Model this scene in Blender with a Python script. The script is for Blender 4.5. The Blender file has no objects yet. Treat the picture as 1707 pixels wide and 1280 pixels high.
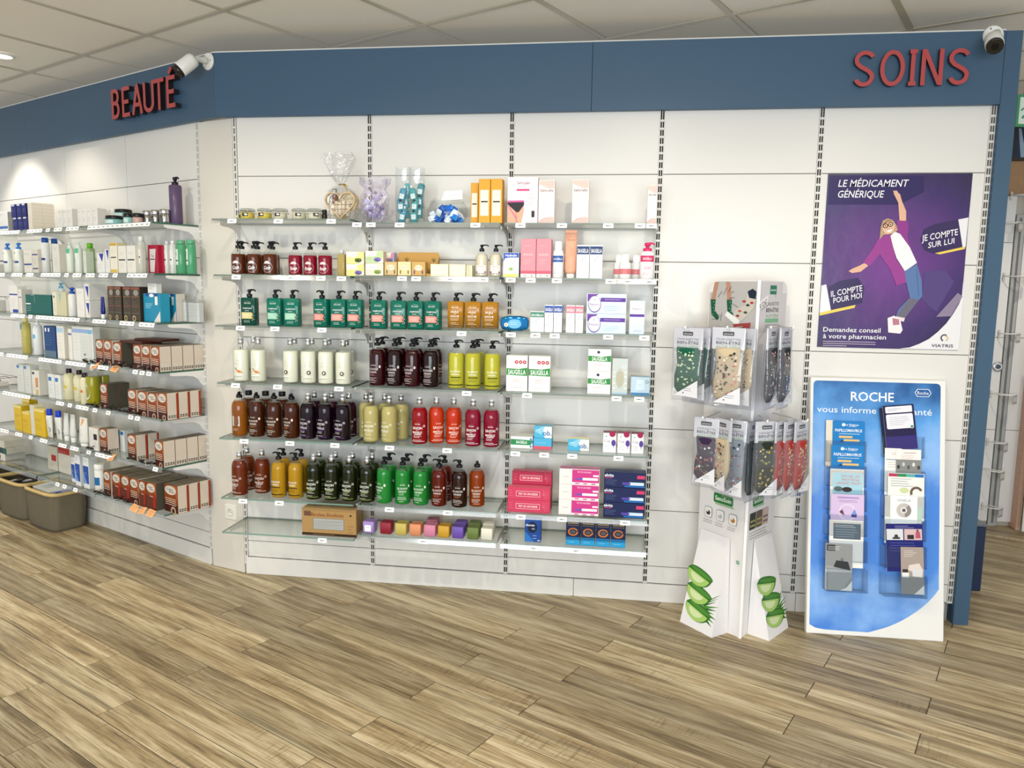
import bpy, math, random
from mathutils import Vector, Matrix
R = random.Random(7)
sc = bpy.context.scene
COL = sc.collection
# ---------------------------------------------------------------- camera
CAM = Vector((1.833, -3.5184, 1.4558)); FPX = 1271.6; PITCH = .12425; ROLL = .015466; YAW = -.137176
FW = Vector((math.sin(YAW)*math.cos(PITCH), math.cos(YAW)*math.cos(PITCH), -math.sin(PITCH)))
RI = Vector((math.cos(YAW), -math.sin(YAW), 0)); UP = RI.cross(FW)
R2 = RI*math.cos(ROLL)+UP*math.sin(ROLL); U2 = UP*math.cos(ROLL)-RI*math.sin(ROLL)
cd = bpy.data.cameras.new('camera'); cd.sensor_width = 36; cd.lens = FPX/1707*36; cd.clip_start = .05
cam = bpy.data.objects.new('camera', cd); COL.objects.link(cam)
m = Matrix((R2, U2, -FW)).transposed().to_4x4(); m.translation = CAM; cam.matrix_world = m
sc.camera = cam
# ---------------------------------------------------------------- world, lights, exposure
w = bpy.data.worlds.new('shop_surroundings'); sc.world = w; w.use_nodes = True
w.node_tree.nodes['Background'].inputs[0].default_value = (.93, .97, 1, 1)
w.node_tree.nodes['Background'].inputs[1].default_value = .72
sc.view_settings.view_transform = 'Standard'; sc.view_settings.look = 'None'
sc.view_settings.gamma = 1; sc.view_settings.use_curve_mapping = False
sc.view_settings.exposure = .12
sc.cycles.transparent_max_bounces = 24
sc.cycles.caustics_reflective = False; sc.cycles.caustics_refractive = False
CEIL = 2.617
def spot(x, y, tx, ty, tz, power, ang=95, col=(1, .91, .78), z=CEIL-.03, size=.045, blend=.55):
    l = bpy.data.lights.new('downlight_beam', 'SPOT'); l.energy = power; l.color = col
    l.spot_size = math.radians(ang); l.spot_blend = blend; l.shadow_soft_size = size
    o = bpy.data.objects.new('downlight_beam', l); COL.objects.link(o); o.location = (x, y, z)
    o.rotation_euler = (Vector((tx, ty, tz))-o.location).to_track_quat('-Z', 'Y').to_euler()
    return o
for sx in (-.45, .75, 1.95, 3.15):
    spot(sx, -1.75, sx, -.55, 0, 46 if sx < 2.5 else 36, 115)
for sx, sy in ((-1.6, -1.0), (-.6, -3.0), (1.2, -3.3), (3.0, -3.3), (-2.6, -.2)):
    spot(sx, sy, sx, sy, 0, 42, 120)
spot(-1.373, .21, -1.40, .16, 0, 22, 100)
spot(-1.958, .529, -1.958, .529, 0, 40, 88, (1, .94, .82), size=.03, blend=.35)
spot(4.3, .4, 4.3, .6, 0, 40, 120)
def area(x, y, z, tx, ty, tz, sx, sy, power, col):
    l = bpy.data.lights.new('shop_window_daylight', 'AREA'); l.shape = 'RECTANGLE'; l.size = sx; l.size_y = sy
    l.energy = power; l.color = col
    o = bpy.data.objects.new('shop_window_daylight', l); COL.objects.link(o); o.location = (x, y, z)
    o.rotation_euler = (Vector((tx, ty, tz))-o.location).to_track_quat('-Z', 'Y').to_euler()
area(1.6, -7.4, 1.35, 1.6, 0, 1.45, 5.0, 2.2, 275, (.86, .94, 1))
# ---------------------------------------------------------------- helpers: projection
def px_of(P):
    d = Vector(P)-CAM; z = d.dot(FW)
    return 853.5+FPX*d.dot(R2)/z, 640-FPX*d.dot(U2)/z, z
def ray(x, y): return FW+R2*((x-853.5)/FPX)-U2*((y-640)/FPX)
def at_z(x, y, z): d = ray(x, y); return CAM+d*((z-CAM.z)/d.z)
def at_y(x, y, Y): d = ray(x, y); return CAM+d*((Y-CAM.y)/d.y)
class Frame:                       # a shelving run: X along the wall to the viewer's right, d out from the wall
    def __init__(s, ox, oy, th): s.o = Vector((ox, oy, 0)); s.th = th; s.ex = Vector((math.cos(th), math.sin(th), 0)); s.en = Vector((math.sin(th), -math.cos(th), 0))
    def P(s, X, d, z): return s.o+s.ex*X+s.en*d+Vector((0, 0, z))
    def X(s, px, d, z):
        a, b = -3., 3.6
        for _ in range(40):
            c = (a+b)/2
            q = s.P(c, d, z)-CAM
            v = q.dot(FW)
            if v < .05 or 853.5+FPX*q.dot(R2)/v < px: a = c
            else: b = c
        return (a+b)/2
MAIN = Frame(0, 0, 0)
LEFT = Frame(-.23013, .07775, -.45848)
# ---------------------------------------------------------------- helpers: colour and materials
def lin(h):
    if isinstance(h, str):
        h = h.lstrip('#'); c = [int(h[i:i+2], 16)/255 for i in (0, 2, 4)]
        return tuple(x/12.92 if x <= .04045 else ((x+.055)/1.055)**2.4 for x in c)
    return tuple(h)
MATS = {}
def nodes(name):
    mt = bpy.data.materials.new(name); mt.use_nodes = True; nt = mt.node_tree; nt.nodes.clear()
    out = nt.nodes.new('ShaderNodeOutputMaterial'); MATS[name] = mt
    return mt, nt, out
def N(nt, t, **k):
    n = nt.nodes.new('ShaderNode'+t)
    for a, b in k.items():
        if a.startswith('i_'):
            key = a[2:]; key = int(key) if key.isdigit() else key.replace('_', ' ')
            n.inputs[key].default_value = b
        else: setattr(n, a, b)
    return n
def pmat(name, rough=.4, metallic=0, trans=0, ior=1.45, coat=0, bump=0, bscale=200, var=0, spec=.5, sub=0):
    mt, nt, out = nodes(name); L = nt.links.new
    b = N(nt, 'BsdfPrincipled'); L(b.outputs[0], out.inputs[0])
    a = N(nt, 'VertexColor', layer_name='Col')
    b.inputs['Roughness'].default_value = rough; b.inputs['Metallic'].default_value = metallic
    b.inputs['Transmission Weight'].default_value = trans; b.inputs['IOR'].default_value = ior
    b.inputs['Coat Weight'].default_value = coat; b.inputs['Coat Roughness'].default_value = .08
    b.inputs['Specular IOR Level'].default_value = spec
    src = a.outputs[0]
    if bump or var:
        tc = N(nt, 'TexCoord'); nz = N(nt, 'TexNoise', i_Scale=bscale, i_Detail=4.0); L(tc.outputs['Object'], nz.inputs['Vector'])
        if bump:
            bp = N(nt, 'Bump', i_Strength=bump, i_Distance=.002); L(nz.outputs[0], bp.inputs['Height']); L(bp.outputs[0], b.inputs['Normal'])
        if var:
            mr = N(nt, 'MapRange', i_3=1-var, i_4=1+var); L(nz.outputs[0], mr.inputs[0])
            mx = N(nt, 'MixRGB', blend_type='MULTIPLY', i_0=1.0); L(src, mx.inputs[1]); L(mr.outputs[0], mx.inputs[2]); src = mx.outputs[0]
    L(src, b.inputs['Base Color'])
    return mt
pmat('carton', .42, bump=.03, bscale=300, spec=.28)
pmat('print', .4, spec=.25)
pmat('paper', .55)
pmat('plastic', .28, spec=.35)
pmat('gloss', .14, spec=.4)
pmat('panel', .33, bump=.015, bscale=60)
pmat('metal', .22, 1)
pmat('steel_paint', .35)
pmat('liquid', .07, trans=.32, ior=1.34, spec=.3)
pmat('liquid_light', .06, trans=.34, ior=1.34, spec=.3)
pmat('milk', .25, coat=.4)
pmat('soap', .5, bump=.1, bscale=90, var=.05)
pmat('fabric', .95, bump=.5, bscale=420, var=.16, spec=.2)
pmat('fascia', .42, bump=.012, bscale=500)
pmat('wood_rim', .5, var=.15, bscale=40)
pmat('ceiling_tile', .95, bump=.12, bscale=260, var=.03, spec=.1)
pmat('foil', .16, metallic=.75)
pmat('knit', .95, bump=.7, bscale=600, var=.1, spec=.1)
pmat('satin_print', .25, spec=.35, bump=.06, bscale=9)
def thin(name, rough, base_refl, ior=1.45, bump=0, bscale=30, milky=0):
    mt, nt, out = nodes(name); L = nt.links.new
    a = N(nt, 'VertexColor', layer_name='Col')
    t = N(nt, 'BsdfTransparent'); L(a.outputs[0], t.inputs[0])
    g = N(nt, 'BsdfGlossy', i_Roughness=rough)
    f = N(nt, 'LayerWeight', i_0=.5); f0 = ((ior-1)/(ior+1))**2
    p5 = N(nt, 'Math', operation='POWER', i_1=5.0); L(f.outputs[1], p5.inputs[0])
    ad = N(nt, 'MapRange', i_3=f0+base_refl, i_4=.92); L(p5.outputs[0], ad.inputs[0])
    if bump:
        tc = N(nt, 'TexCoord'); nz = N(nt, 'TexNoise', i_Scale=bscale, i_Detail=3.0); L(tc.outputs['Object'], nz.inputs['Vector'])
        bp = N(nt, 'Bump', i_Strength=bump, i_Distance=.01); L(nz.outputs[0], bp.inputs['Height'])
        L(bp.outputs[0], g.inputs['Normal']); L(bp.outputs[0], f.inputs['Normal'])
    mx = N(nt, 'MixShader'); L(ad.outputs[0], mx.inputs[0]); L(t.outputs[0], mx.inputs[1]); L(g.outputs[0], mx.inputs[2])
    last = mx
    if milky:
        df = N(nt, 'BsdfDiffuse', i_0=(.9, .9, .92, 1)); m2 = N(nt, 'MixShader', i_0=milky); L(mx.outputs[0], m2.inputs[1]); L(df.outputs[0], m2.inputs[2]); last = m2
    L(last.outputs[0], out.inputs[0])
thin('clear', .03, .0, 1.36)
thin('shelf_glass', .015, .0, 1.45)
thin('film', .10, .10, 1.5, bump=1.0, bscale=60)
thin('sleeve', .08, .03, 1.45, bump=.25, bscale=25, milky=.06)
thin('rail_plastic', .12, .05, 1.5, milky=.05)
pmat('glass_edge', .12, trans=.25, ior=1.5)
def plank_mat():
    mt, nt, out = nodes('plank'); L = nt.links.new
    b = N(nt, 'BsdfPrincipled'); L(b.outputs[0], out.inputs[0])
    tc = N(nt, 'TexCoord'); oi = N(nt, 'ObjectInfo')
    k = N(nt, 'Math', operation='MULTIPLY', i_1=37.0); L(oi.outputs['Random'], k.inputs[0])
    cb = N(nt, 'CombineXYZ'); L(k.outputs[0], cb.inputs[0]); L(k.outputs[0], cb.inputs[1])
    ad = N(nt, 'VectorMath', operation='ADD'); L(tc.outputs['Object'], ad.inputs[0]); L(cb.outputs[0], ad.inputs[1])
    def nz(sx, sy, detail, rough, dist):
        mp = N(nt, 'Mapping'); mp.inputs['Scale'].default_value = (sx, sy, 1); L(ad.outputs[0], mp.inputs[0])
        n = N(nt, 'TexNoise', i_Scale=1.0, i_Detail=detail, i_Roughness=rough, i_Distortion=dist); L(mp.outputs[0], n.inputs['Vector']); return n
    broad = nz(1.5, 24, 5, .65, .35); fine = nz(5, 150, 7, .75, .25); saw = nz(110, 7, 3, .6, .2); patch = nz(1.6, 6, 2, .5, 0)
    r1 = N(nt, 'ValToRGB'); e = r1.color_ramp.elements
    e[0].position = .30; e[0].color = (*lin('77664b'), 1); e[1].position = .62; e[1].color = (*lin('d2c3a0'), 1)
    x = e.new(.45); x.color = (*lin('ab9772'), 1)
    L(broad.outputs[0], r1.inputs[0])
    r2 = N(nt, 'ValToRGB'); e = r2.color_ramp.elements
    e[0].position = .38; e[0].color = (.30, .25, .18, 1); e[1].position = .52; e[1].color = (1, 1, 1, 1); L(fine.outputs[0], r2.inputs[0])
    m1 = N(nt, 'MixRGB', blend_type='MULTIPLY', i_0=.72); L(r1.outputs[0], m1.inputs[1]); L(r2.outputs[0], m1.inputs[2])
    # saw marks only in patches
    r3 = N(nt, 'ValToRGB'); e = r3.color_ramp.elements; e[0].position = .40; e[0].color = (.45, .4, .3, 1); e[1].position = .47; e[1].color = (1, 1, 1, 1); L(saw.outputs[0], r3.inputs[0])
    pr = N(nt, 'MapRange', i_1=.56, i_2=.66); L(patch.outputs[0], pr.inputs[0])
    m2 = N(nt, 'MixRGB', blend_type='MULTIPLY'); sc_ = N(nt, 'Math', operation='MULTIPLY', i_1=.55); L(pr.outputs[0], sc_.inputs[0]); L(sc_.outputs[0], m2.inputs[0]); L(m1.outputs[0], m2.inputs[1]); L(r3.outputs[0], m2.inputs[2])
    # grey streaks
    r4 = N(nt, 'MapRange', i_1=.58, i_2=.74); g2 = nz(1.3, 22, 3, .55, .6); L(g2.outputs[0], r4.inputs[0])
    m3 = N(nt, 'MixRGB', i_2=(*lin('71674f'), 1)); s2 = N(nt, 'Math', operation='MULTIPLY', i_1=.75); L(r4.outputs[0], s2.inputs[0]); L(s2.outputs[0], m3.inputs[0]); L(m2.outputs[0], m3.inputs[1])
    # plank to plank tone
    mr = N(nt, 'MapRange', i_3=.62, i_4=1.02); L(oi.outputs['Random'], mr.inputs[0])
    m4 = N(nt, 'MixRGB', blend_type='MULTIPLY', i_0=1.0); L(m3.outputs[0], m4.inputs[1]); L(mr.outputs[0], m4.inputs[2])
    L(m4.outputs[0], b.inputs['Base Color'])
    b.inputs['Roughness'].default_value = .42; b.inputs['Specular IOR Level'].default_value = .35
    bp = N(nt, 'Bump', i_Strength=.12, i_Distance=.002); L(fine.outputs[0], bp.inputs['Height']); L(bp.outputs[0], b.inputs['Normal'])
plank_mat()
# ---------------------------------------------------------------- mesh builder
class MB:
    def __init__(s): s.v = []; s.f = []; s.c = []; s.m = []; s.s = []
    def face(s, idx, col, mat, smooth=False): s.f.append(idx); s.c.append(col); s.m.append(mat); s.s.append(smooth)
    def add(s, verts, faces, col, mat='plastic', smooth=False):
        o = len(s.v); s.v += [tuple(v) for v in verts]; col = lin(col)
        for f in faces: s.face([i+o for i in f], col, mat, smooth)
    def box(s, x0, x1, y0, y1, z0, z1, col, mat='plastic'):
        s.add([(x, y, z) for z in (z0, z1) for y in (y0, y1) for x in (x0, x1)],
              [(0, 2, 3, 1), (4, 5, 7, 6), (0, 1, 5, 4), (2, 6, 7, 3), (0, 4, 6, 2), (1, 3, 7, 5)], col, mat)
    def rbox(s, w, d, h, b, col, mat='carton', cx=0, cy=0, z=0, side=None, top=None, back=None):
        # box with chamfered edges; base at z, centred in x and y
        hx, hy = w/2, d/2; vs = []; ix = {}
        for sx in (-1, 1):
            for sy in (-1, 1):
                for sz in (0, 1):
                    for ax in range(3):
                        x = sx*(hx-(0 if ax == 0 else b)); y = sy*(hy-(0 if ax == 1 else b)); zz = (h if sz else 0)-(0 if ax == 2 else b)*(1 if sz else -1)
                        ix[sx, sy, sz, ax] = len(vs); vs.append((cx+x, cy+y, z+zz))
        F = []
        q = lambda a: [(-1, -1), (1, -1), (1, 1), (-1, 1)]
        F.append(([ix[-1, -1, 0, 1], ix[1, -1, 0, 1], ix[1, -1, 1, 1], ix[-1, -1, 1, 1]], col))
        F.append(([ix[1, 1, 0, 1], ix[-1, 1, 0, 1], ix[-1, 1, 1, 1], ix[1, 1, 1, 1]], back or col))
        F.append(([ix[1, -1, 0, 0], ix[1, 1, 0, 0], ix[1, 1, 1, 0], ix[1, -1, 1, 0]], side or col))
        F.append(([ix[-1, 1, 0, 0], ix[-1, -1, 0, 0], ix[-1, -1, 1, 0], ix[-1, 1, 1, 0]], side or col))
        F.append(([ix[-1, -1, 1, 2], ix[1, -1, 1, 2], ix[1, 1, 1, 2], ix[-1, 1, 1, 2]], top or side or col))
        F.append(([ix[-1, 1, 0, 2], ix[1, 1, 0, 2], ix[1, -1, 0, 2], ix[-1, -1, 0, 2]], col))
        for a, sgn in ((1, -1), (1, 1)):
            for sz in (0, 1):
                F.append(([ix[-1, sgn, sz, 1], ix[1, sgn, sz, 1], ix[1, sgn, sz, 2], ix[-1, sgn, sz, 2]], col))
        for sx in (-1, 1):
            for sz in (0, 1): F.append(([ix[sx, -1, sz, 0], ix[sx, 1, sz, 0], ix[sx, 1, sz, 2], ix[sx, -1, sz, 2]], side or col))
            for sy in (-1, 1): F.append(([ix[sx, sy, 0, 0], ix[sx, sy, 1, 0], ix[sx, sy, 1, 1], ix[sx, sy, 0, 1]], col))
        for sx in (-1, 1):
            for sy in (-1, 1):
                for sz in (0, 1): F.append(([ix[sx, sy, sz, 0], ix[sx, sy, sz, 1], ix[sx, sy, sz, 2]], col))
        o = len(s.v); s.v += vs; ctr = Vector((cx, cy, z+h/2))
        for f, c in F:
            P = [Vector(vs[i]) for i in f]
            nrm = (P[1]-P[0]).cross(P[2]-P[0])
            if nrm.dot(sum(P, Vector())/len(P)-ctr) < 0: f = f[::-1]
            s.face([i+o for i in f], lin(c), mat)
    def loft(s, sec, n=16, col='ffffff', mat='plastic', cap0=True, cap1=True, smooth=True, axis=None):
        # sec: (z, rx, ry, squareness, cx, cy)
        o = len(s.v); col = lin(col)
        for q in sec:
            z, rx, ry = q[:3]; e = q[3] if len(q) > 3 else 2; cx = q[4] if len(q) > 4 else 0; cy = q[5] if len(q) > 5 else 0
            for i in range(n):
                t = 2*math.pi*(i+.5)/n; c, sn = math.cos(t), math.sin(t)
                x = math.copysign(abs(c)**(2/e), c)*rx; y = math.copysign(abs(sn)**(2/e), sn)*ry
                p = (cx+x, cy+y, z)
                s.v.append(axis @ Vector(p) if axis else p)
        for k in range(len(sec)-1):
            for i in range(n):
                j = (i+1) % n
                s.face([o+k*n+i, o+k*n+j, o+(k+1)*n+j, o+(k+1)*n+i], col, mat, smooth)
        if cap0: s.face([o+i for i in range(n)][::-1], col, mat)
        if cap1: s.face([o+(len(sec)-1)*n+i for i in range(n)], col, mat)
    def cyl(s, x, y, z0, z1, r, col, mat='plastic', n=14): s.loft([(z0, r, r, 2, x, y), (z1, r, r, 2, x, y)], n, col, mat)
    def tube(s, pts, r, col, mat='plastic', n=6):
        pts = [Vector(p) for p in pts]; o = len(s.v); col = lin(col); up = Vector((.13, .21, .97))
        for i, p in enumerate(pts):
            d = (pts[min(i+1, len(pts)-1)]-pts[max(i-1, 0)]).normalized()
            a = d.cross(up)
            if a.length < .05: a = d.cross(Vector((1, 0, 0)))
            a.normalize(); b = d.cross(a); rr = r[i] if isinstance(r, (list, tuple)) else r
            for k in range(n):
                t = 2*math.pi*k/n; s.v.append(tuple(p+a*math.cos(t)*rr+b*math.sin(t)*rr))
        for i in range(len(pts)-1):
            for k in range(n):
                j = (k+1) % n; s.face([o+i*n+k, o+i*n+j, o+(i+1)*n+j, o+(i+1)*n+k], col, mat, True)
        s.face([o+k for k in range(n)][::-1], col, mat); s.face([o+(len(pts)-1)*n+k for k in range(n)], col, mat)
    def prism(s, poly, y0, y1, col, mat='plastic', fn=None):
        # polygon in (x, z) pushed from y0 to y1
        n = len(poly); vs = [(x, y, z) for y in (y0, y1) for x, z in poly]
        if fn: vs = [fn(v) for v in vs]
        s.add(vs, [list(range(n)), list(range(n, 2*n))[::-1]]+[[i, i+n, (i+1) % n+n, (i+1) % n] for i in range(n)], col, mat)
    def mesh(s, name):
        me = bpy.data.meshes.new(name); me.from_pydata(s.v, [], s.f)
        mats = []
        for q in s.m:
            if q not in mats: mats.append(q)
        for q in mats: me.materials.append(MATS[q])
        me.polygons.foreach_set('material_index', [mats.index(q) for q in s.m])
        me.polygons.foreach_set('use_smooth', s.s)
        at = me.color_attributes.new('Col', 'FLOAT_COLOR', 'CORNER'); buf = []
        for f, c in zip(s.f, s.c): buf += [c[0], c[1], c[2], 1.0]*len(f)
        at.data.foreach_set('color', buf); me.update()
        return me
# ---------------------------------------------------------------- flat print
_TXT = {}
def glyphs(t, bold=0, shear=0, res=2):
    k = (t, bold, shear, res)
    if k not in _TXT:
        cu = bpy.data.curves.new('lettering', 'FONT'); cu.body = t; cu.size = 1; cu.resolution_u = res; cu.offset = bold; cu.shear = shear
        ob = bpy.data.objects.new('lettering', cu); me = ob.to_mesh()
        vs = [(v.co.x, v.co.y) for v in me.vertices]; fs = [tuple(p.vertices) for p in me.polygons]
        ob.to_mesh_clear(); bpy.data.objects.remove(ob); bpy.data.curves.remove(cu)
        x0 = min((v[0] for v in vs), default=0); x1 = max((v[0] for v in vs), default=1)
        _TXT[k] = ([(v[0]-x0, v[1]) for v in vs], fs, x1-x0)
    return _TXT[k]
class Art:                          # shapes in a flat sheet, x to the right, y up, metres
    def __init__(s): s.l = []
    def poly(s, pts, c): s.l.append((list(pts), [tuple(range(len(pts)))], c)); return s
    def rect(s, x0, y0, x1, y1, c, n=1):
        v = []; f = []
        for i in range(n+1):
            x = x0+(x1-x0)*i/n; v += [(x, y0), (x, y1)]
        for i in range(n): f.append((2*i, 2*i+2, 2*i+3, 2*i+1))
        s.l.append((v, f, c)); return s
    def ell(s, cx, cy, rx, ry, c, n=20): return s.poly([(cx+rx*math.cos(2*math.pi*i/n), cy+ry*math.sin(2*math.pi*i/n)) for i in range(n)], c)
    def ring(s, cx, cy, r0, r1, c, n=20, a0=0, a1=2*math.pi, ky=1):
        v = []; f = []
        for i in range(n+1):
            t = a0+(a1-a0)*i/n
            for r in (r0, r1): v.append((cx+r*math.cos(t), cy+r*ky*math.sin(t)))
        for i in range(n): f.append((2*i, 2*i+1, 2*i+3, 2*i+2))
        s.l.append((v, f, c)); return s
    def rrect(s, x0, y0, x1, y1, r, c, k=4):
        p = []
        for cx, cy, a in ((x1-r, y1-r, 0), (x0+r, y1-r, 1), (x0+r, y0+r, 2), (x1-r, y0+r, 3)):
            for i in range(k+1):
                t = (a+i/k)*math.pi/2; p.append((cx+r*math.cos(t), cy+r*math.sin(t)))
        return s.poly(p, c)
    def line(s, x0, y0, x1, y1, w, c):
        dx, dy = x1-x0, y1-y0; L = math.hypot(dx, dy) or 1; nx, ny = -dy/L*w/2, dx/L*w/2
        return s.poly([(x0+nx, y0+ny), (x0-nx, y0-ny), (x1-nx, y1-ny), (x1+nx, y1+ny)], c)
    def text(s, t, cx, cy, h, c, w=None, bold=0, shear=0, rot=0, al='c', res=2, kx=1):
        vs, fs, W = glyphs(t, bold, shear, res); k = h/.72; kw = k*kx if w is None else w/W
        x0 = cx-(W*kw/2 if al == 'c' else 0 if al == 'l' else W*kw); cr, sr = math.cos(rot), math.sin(rot); out = []
        for x, y in vs:
            X, Y = x0+x*kw-cx, (y*k-h/2); out.append((cx+X*cr-Y*sr, cy+X*sr+Y*cr))
        s.l.append((out, fs, c)); return s
    def lines(s, x0, x1, y, n, dy, c, hh=.0012, jit=.35):
        for i in range(n):
            s.rect(x0, y-i*dy-hh/2, x1-(x1-x0)*jit*R.random(), y-i*dy+hh/2, c, 2)
        return s
    def put(s, mb, fn, mat='print', step=.0001):
        for i, (vs, fs, c) in enumerate(s.l):
            mb.add([fn(x, y, .0003+i*step) for x, y in vs], fs, c, mat)
def on_front(d): return lambda x, y, k: (x, -d/2-k, y)
def on_right(w): return lambda x, y, k: (w/2+k, x, y)
def on_top(h): return lambda x, y, k: (x, y, h+k)
def on_cyl(r, ry=None):
    def fn(x, y, k):
        t = x/r; return ((r+k)*math.sin(t), -(r+k)*math.cos(t), y)
    return fn
def on_oval(rx, ry):               # print wrapped on a flattened body
    def fn(x, y, k):
        u = max(-1, min(1, x/rx)); return (x*(1+k/rx), -ry*max(0, 1-abs(u)**4)**.25-k, y)
    return fn
# ---------------------------------------------------------------- objects
def link(name, me, parent=None, loc=None, rz=0):
    o = bpy.data.objects.new(name, me); COL.objects.link(o)
    if parent: o.parent = parent
    if loc is not None: o.location = loc
    if rz: o.rotation_euler = (0, 0, rz)
    return o
def tag(o, label, cat, group=None):
    o['label'] = label; o['category'] = cat
    if group: o['group'] = group
    return o
def structure(name, me, parent=None, label=None):
    o = link(name, me, parent)
    if not parent: o['kind'] = 'structure'
    if label: o['label'] = label
    return o
class Kind:                         # shared meshes of one kind of thing: parts = [(name, mesh, [(subname, mesh)])]
    def __init__(s, name, cat, parts, root=None): s.name = name; s.cat = cat; s.parts = parts; s.root = root
    def put(s, loc, rz, label, group=None):
        o = link(s.name, s.root, None, loc, rz); tag(o, label, s.cat, group)
        for nm, me, subs in s.parts:
            p = link(nm, me, o)
            for sn, sm in subs: link(sn, sm, p)
        return o
# ================================================================ THE SETTING
WHITE = 'dedbd5'; BLUE = '3c5870'
# ---- floor: dark grout bed, wood-look planks laid on the skew
GA = -.4706; GU = Vector((math.cos(GA), math.sin(GA), 0)); GV = Vector((-math.sin(GA), math.cos(GA), 0))
b = MB(); b.box(-4.6, 6.2, -4.6, 4.2, -.06, -.0025, '4a4030', 'paper'); floor = structure('floor', b.mesh('floor'))
b = MB(); PL, PW = 1.1452, .1390
b.rbox(PL, PW, .008, .0012, 'ffffff', 'plank', z=-.008); plank_me = b.mesh('plank')
def in_view(P, mx=60, my=60):
    x, y, z = px_of(P); return z > .2 and -mx < x < 1707+mx and -my < y < 1280+my
far = []; near = []
for k in range(-30, 45):
    v = -1.2515+.1421*k+.07105; off = .330 if k % 2 == 0 else .704
    for j in range(-6, 7):
        u = off+1.1485*j+.57425; P = GU*u+GV*v
        if not (-4.4 < P.x < 6 and -4.4 < P.y < 4): continue
        vis = any(in_view(P+GU*a*.57+GV*c*.07) for a in (-1, -.5, 0, .5, 1) for c in (-1, 1))
        back = P.y > .55+max(0, -.5*(P.x+.2)) and P.x < 3.1
        (near if vis and not back else far).append(P)
near.sort(key=lambda P: (P-CAM).length)
far += near[298:]
for P in near[:298]: link('plank', plank_me, floor, P, GA)
b = MB()
for P in far:
    o = len(b.v)
    for sx, sy in ((-1, -1), (1, -1), (1, 1), (-1, 1)): q = P+GU*sx*PL/2+GV*sy*PW/2; b.v.append((q.x, q.y, 0))
    b.face([o, o+1, o+2, o+3], lin('b39c72'), 'plank')
q = link('plank_field', b.mesh('plank_field'), floor); q['kind'] = 'stuff'
# ---- ceiling: 60 cm tiles in an exposed grid
CO = Vector((-.4207, -.015, 0)); TC = 'f0ebe0'
b = MB(); b.box(-4.6, 6.2, -4.6, 4.2, CEIL+.02, CEIL+.06, 'a8a290', 'ceiling_tile'); ceiling = structure('ceiling', b.mesh('ceiling'))
b = MB(); b.rbox(.577, .577, .012, .003, TC, 'ceiling_tile'); tile_me = b.mesh('ceiling_tile')
lo, hi = -8, 11
for r in range(lo, hi):
    for c in range(lo, hi):
        P = CO+GV*(.6*(r+.5))+GU*(.6*(c+.5))
        if -4.5 < P.x < 6.1 and -4.5 < P.y < 4.1: link('ceiling_tile', tile_me, ceiling, P+Vector((0, 0, CEIL+.003)), GA)
for k in range(lo, hi+1):
    for dr in (0, 1):
        e, o = (GU, GV) if dr == 0 else (GV, GU)
        t = [i*.1 for i in range(-90, 110) if -4.5 < (CO+o*.6*k+e*i*.1).x < 6.1 and -4.5 < (CO+o*.6*k+e*i*.1).y < 4.1]
        if len(t) < 8: continue
        L = t[-1]-t[0]; b = MB(); b.box(-L/2, L/2, -.012, .012, 0, .012, 'b3aa94', 'panel')
        link('ceiling_rail', b.mesh('ceiling_rail'), ceiling, CO+o*.6*k+e*(t[0]+L/2)+Vector((0, 0, CEIL-(0 if dr else .0006))), GA+(math.pi/2 if dr else 0))
# ---- shelving back walls
ROWS = [.087, .17, .44, .826, 1.2015, 1.5846, 1.9676, 2.2406]
def upright_me(z0, z1, cols, wd, face='d9d6d0', slots=True):
    b = MB(); b.box(-wd/2, wd/2, .010, .0125, z0, z1, '0b0b0c', 'paper')  # backing coloured black: the shade inside the slot holes is put into the colour
    pitch, sl = .0345, .0255; sw = .0066
    xs = [-.0046, .0046] if cols == 2 else [0]
    edges = [-wd/2]
    for x in xs: edges += [x-sw/2, x+sw/2]
    edges.append(wd/2)
    for i in range(0, len(edges), 2): b.box(edges[i], edges[i+1], -.006, .004, z0, z1, face, 'steel_paint')
    n = int((z1-z0)/pitch)
    for i in range(n):
        zz = z0+i*pitch
        for x in xs: b.box(x-sw/2, x+sw/2, -.0055, .004, zz, zz+pitch-sl, face, 'steel_paint')
    return b.mesh('upright')
def run(F, name, Xs, label, plinth, dark_single=(), seams=()):
    b = MB(); b.box(Xs[0], Xs[-1], .013, .03, 0, 2.25, '8d8b86', 'paper')
    wall = structure(name, b.mesh(name), label=label); wall.location = F.o; wall.rotation_euler = (0, 0, F.th)
    cache = {}
    for i in range(len(Xs)-1):
        m0, m1 = [(.0022 if k in seams else .01075) for k in (i, i+1)]; w_ = round(Xs[i+1]-Xs[i]-m0-m1, 4)
        for j in range(len(ROWS)-1):
            h = ROWS[j+1]-ROWS[j]-.003; key = (w_, j)
            if key not in cache:
                b = MB(); b.rbox(w_, .012, h, .001, WHITE, 'panel'); cache[key] = b.mesh('wall_panel')
            link('wall_panel', cache[key], wall, ((Xs[i]+m0+Xs[i+1]-m1)/2, .006, ROWS[j]+.0015))
    up2 = upright_me(.087, 2.2406, 2, .0215); up1 = upright_me(.05, 2.2406, 1, .0165)
    b = MB(); b.box(-.0022, .0022, .004, .0125, .087, 2.2406, '3a3936', 'paper'); seam_me = b.mesh('upright')
    for i, X in enumerate(Xs):
        if i in seams: link('upright', seam_me, wall, (X, 0, 0)); continue
        link('upright', up1 if i in dark_single else up2, wall, (X+(.001 if i in dark_single else 0), 0, 0))
    for a, c in plinth:
        b = MB(); b.rbox(c-a-.002, .014, .0855, .0015, WHITE, 'panel'); link('plinth_board', b.mesh('plinth_board'), wall, ((a+c)/2, -.003, 0))
    return wall
MX = [0, .665, 1.33, 1.995, 2.665, 3.342]
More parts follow.
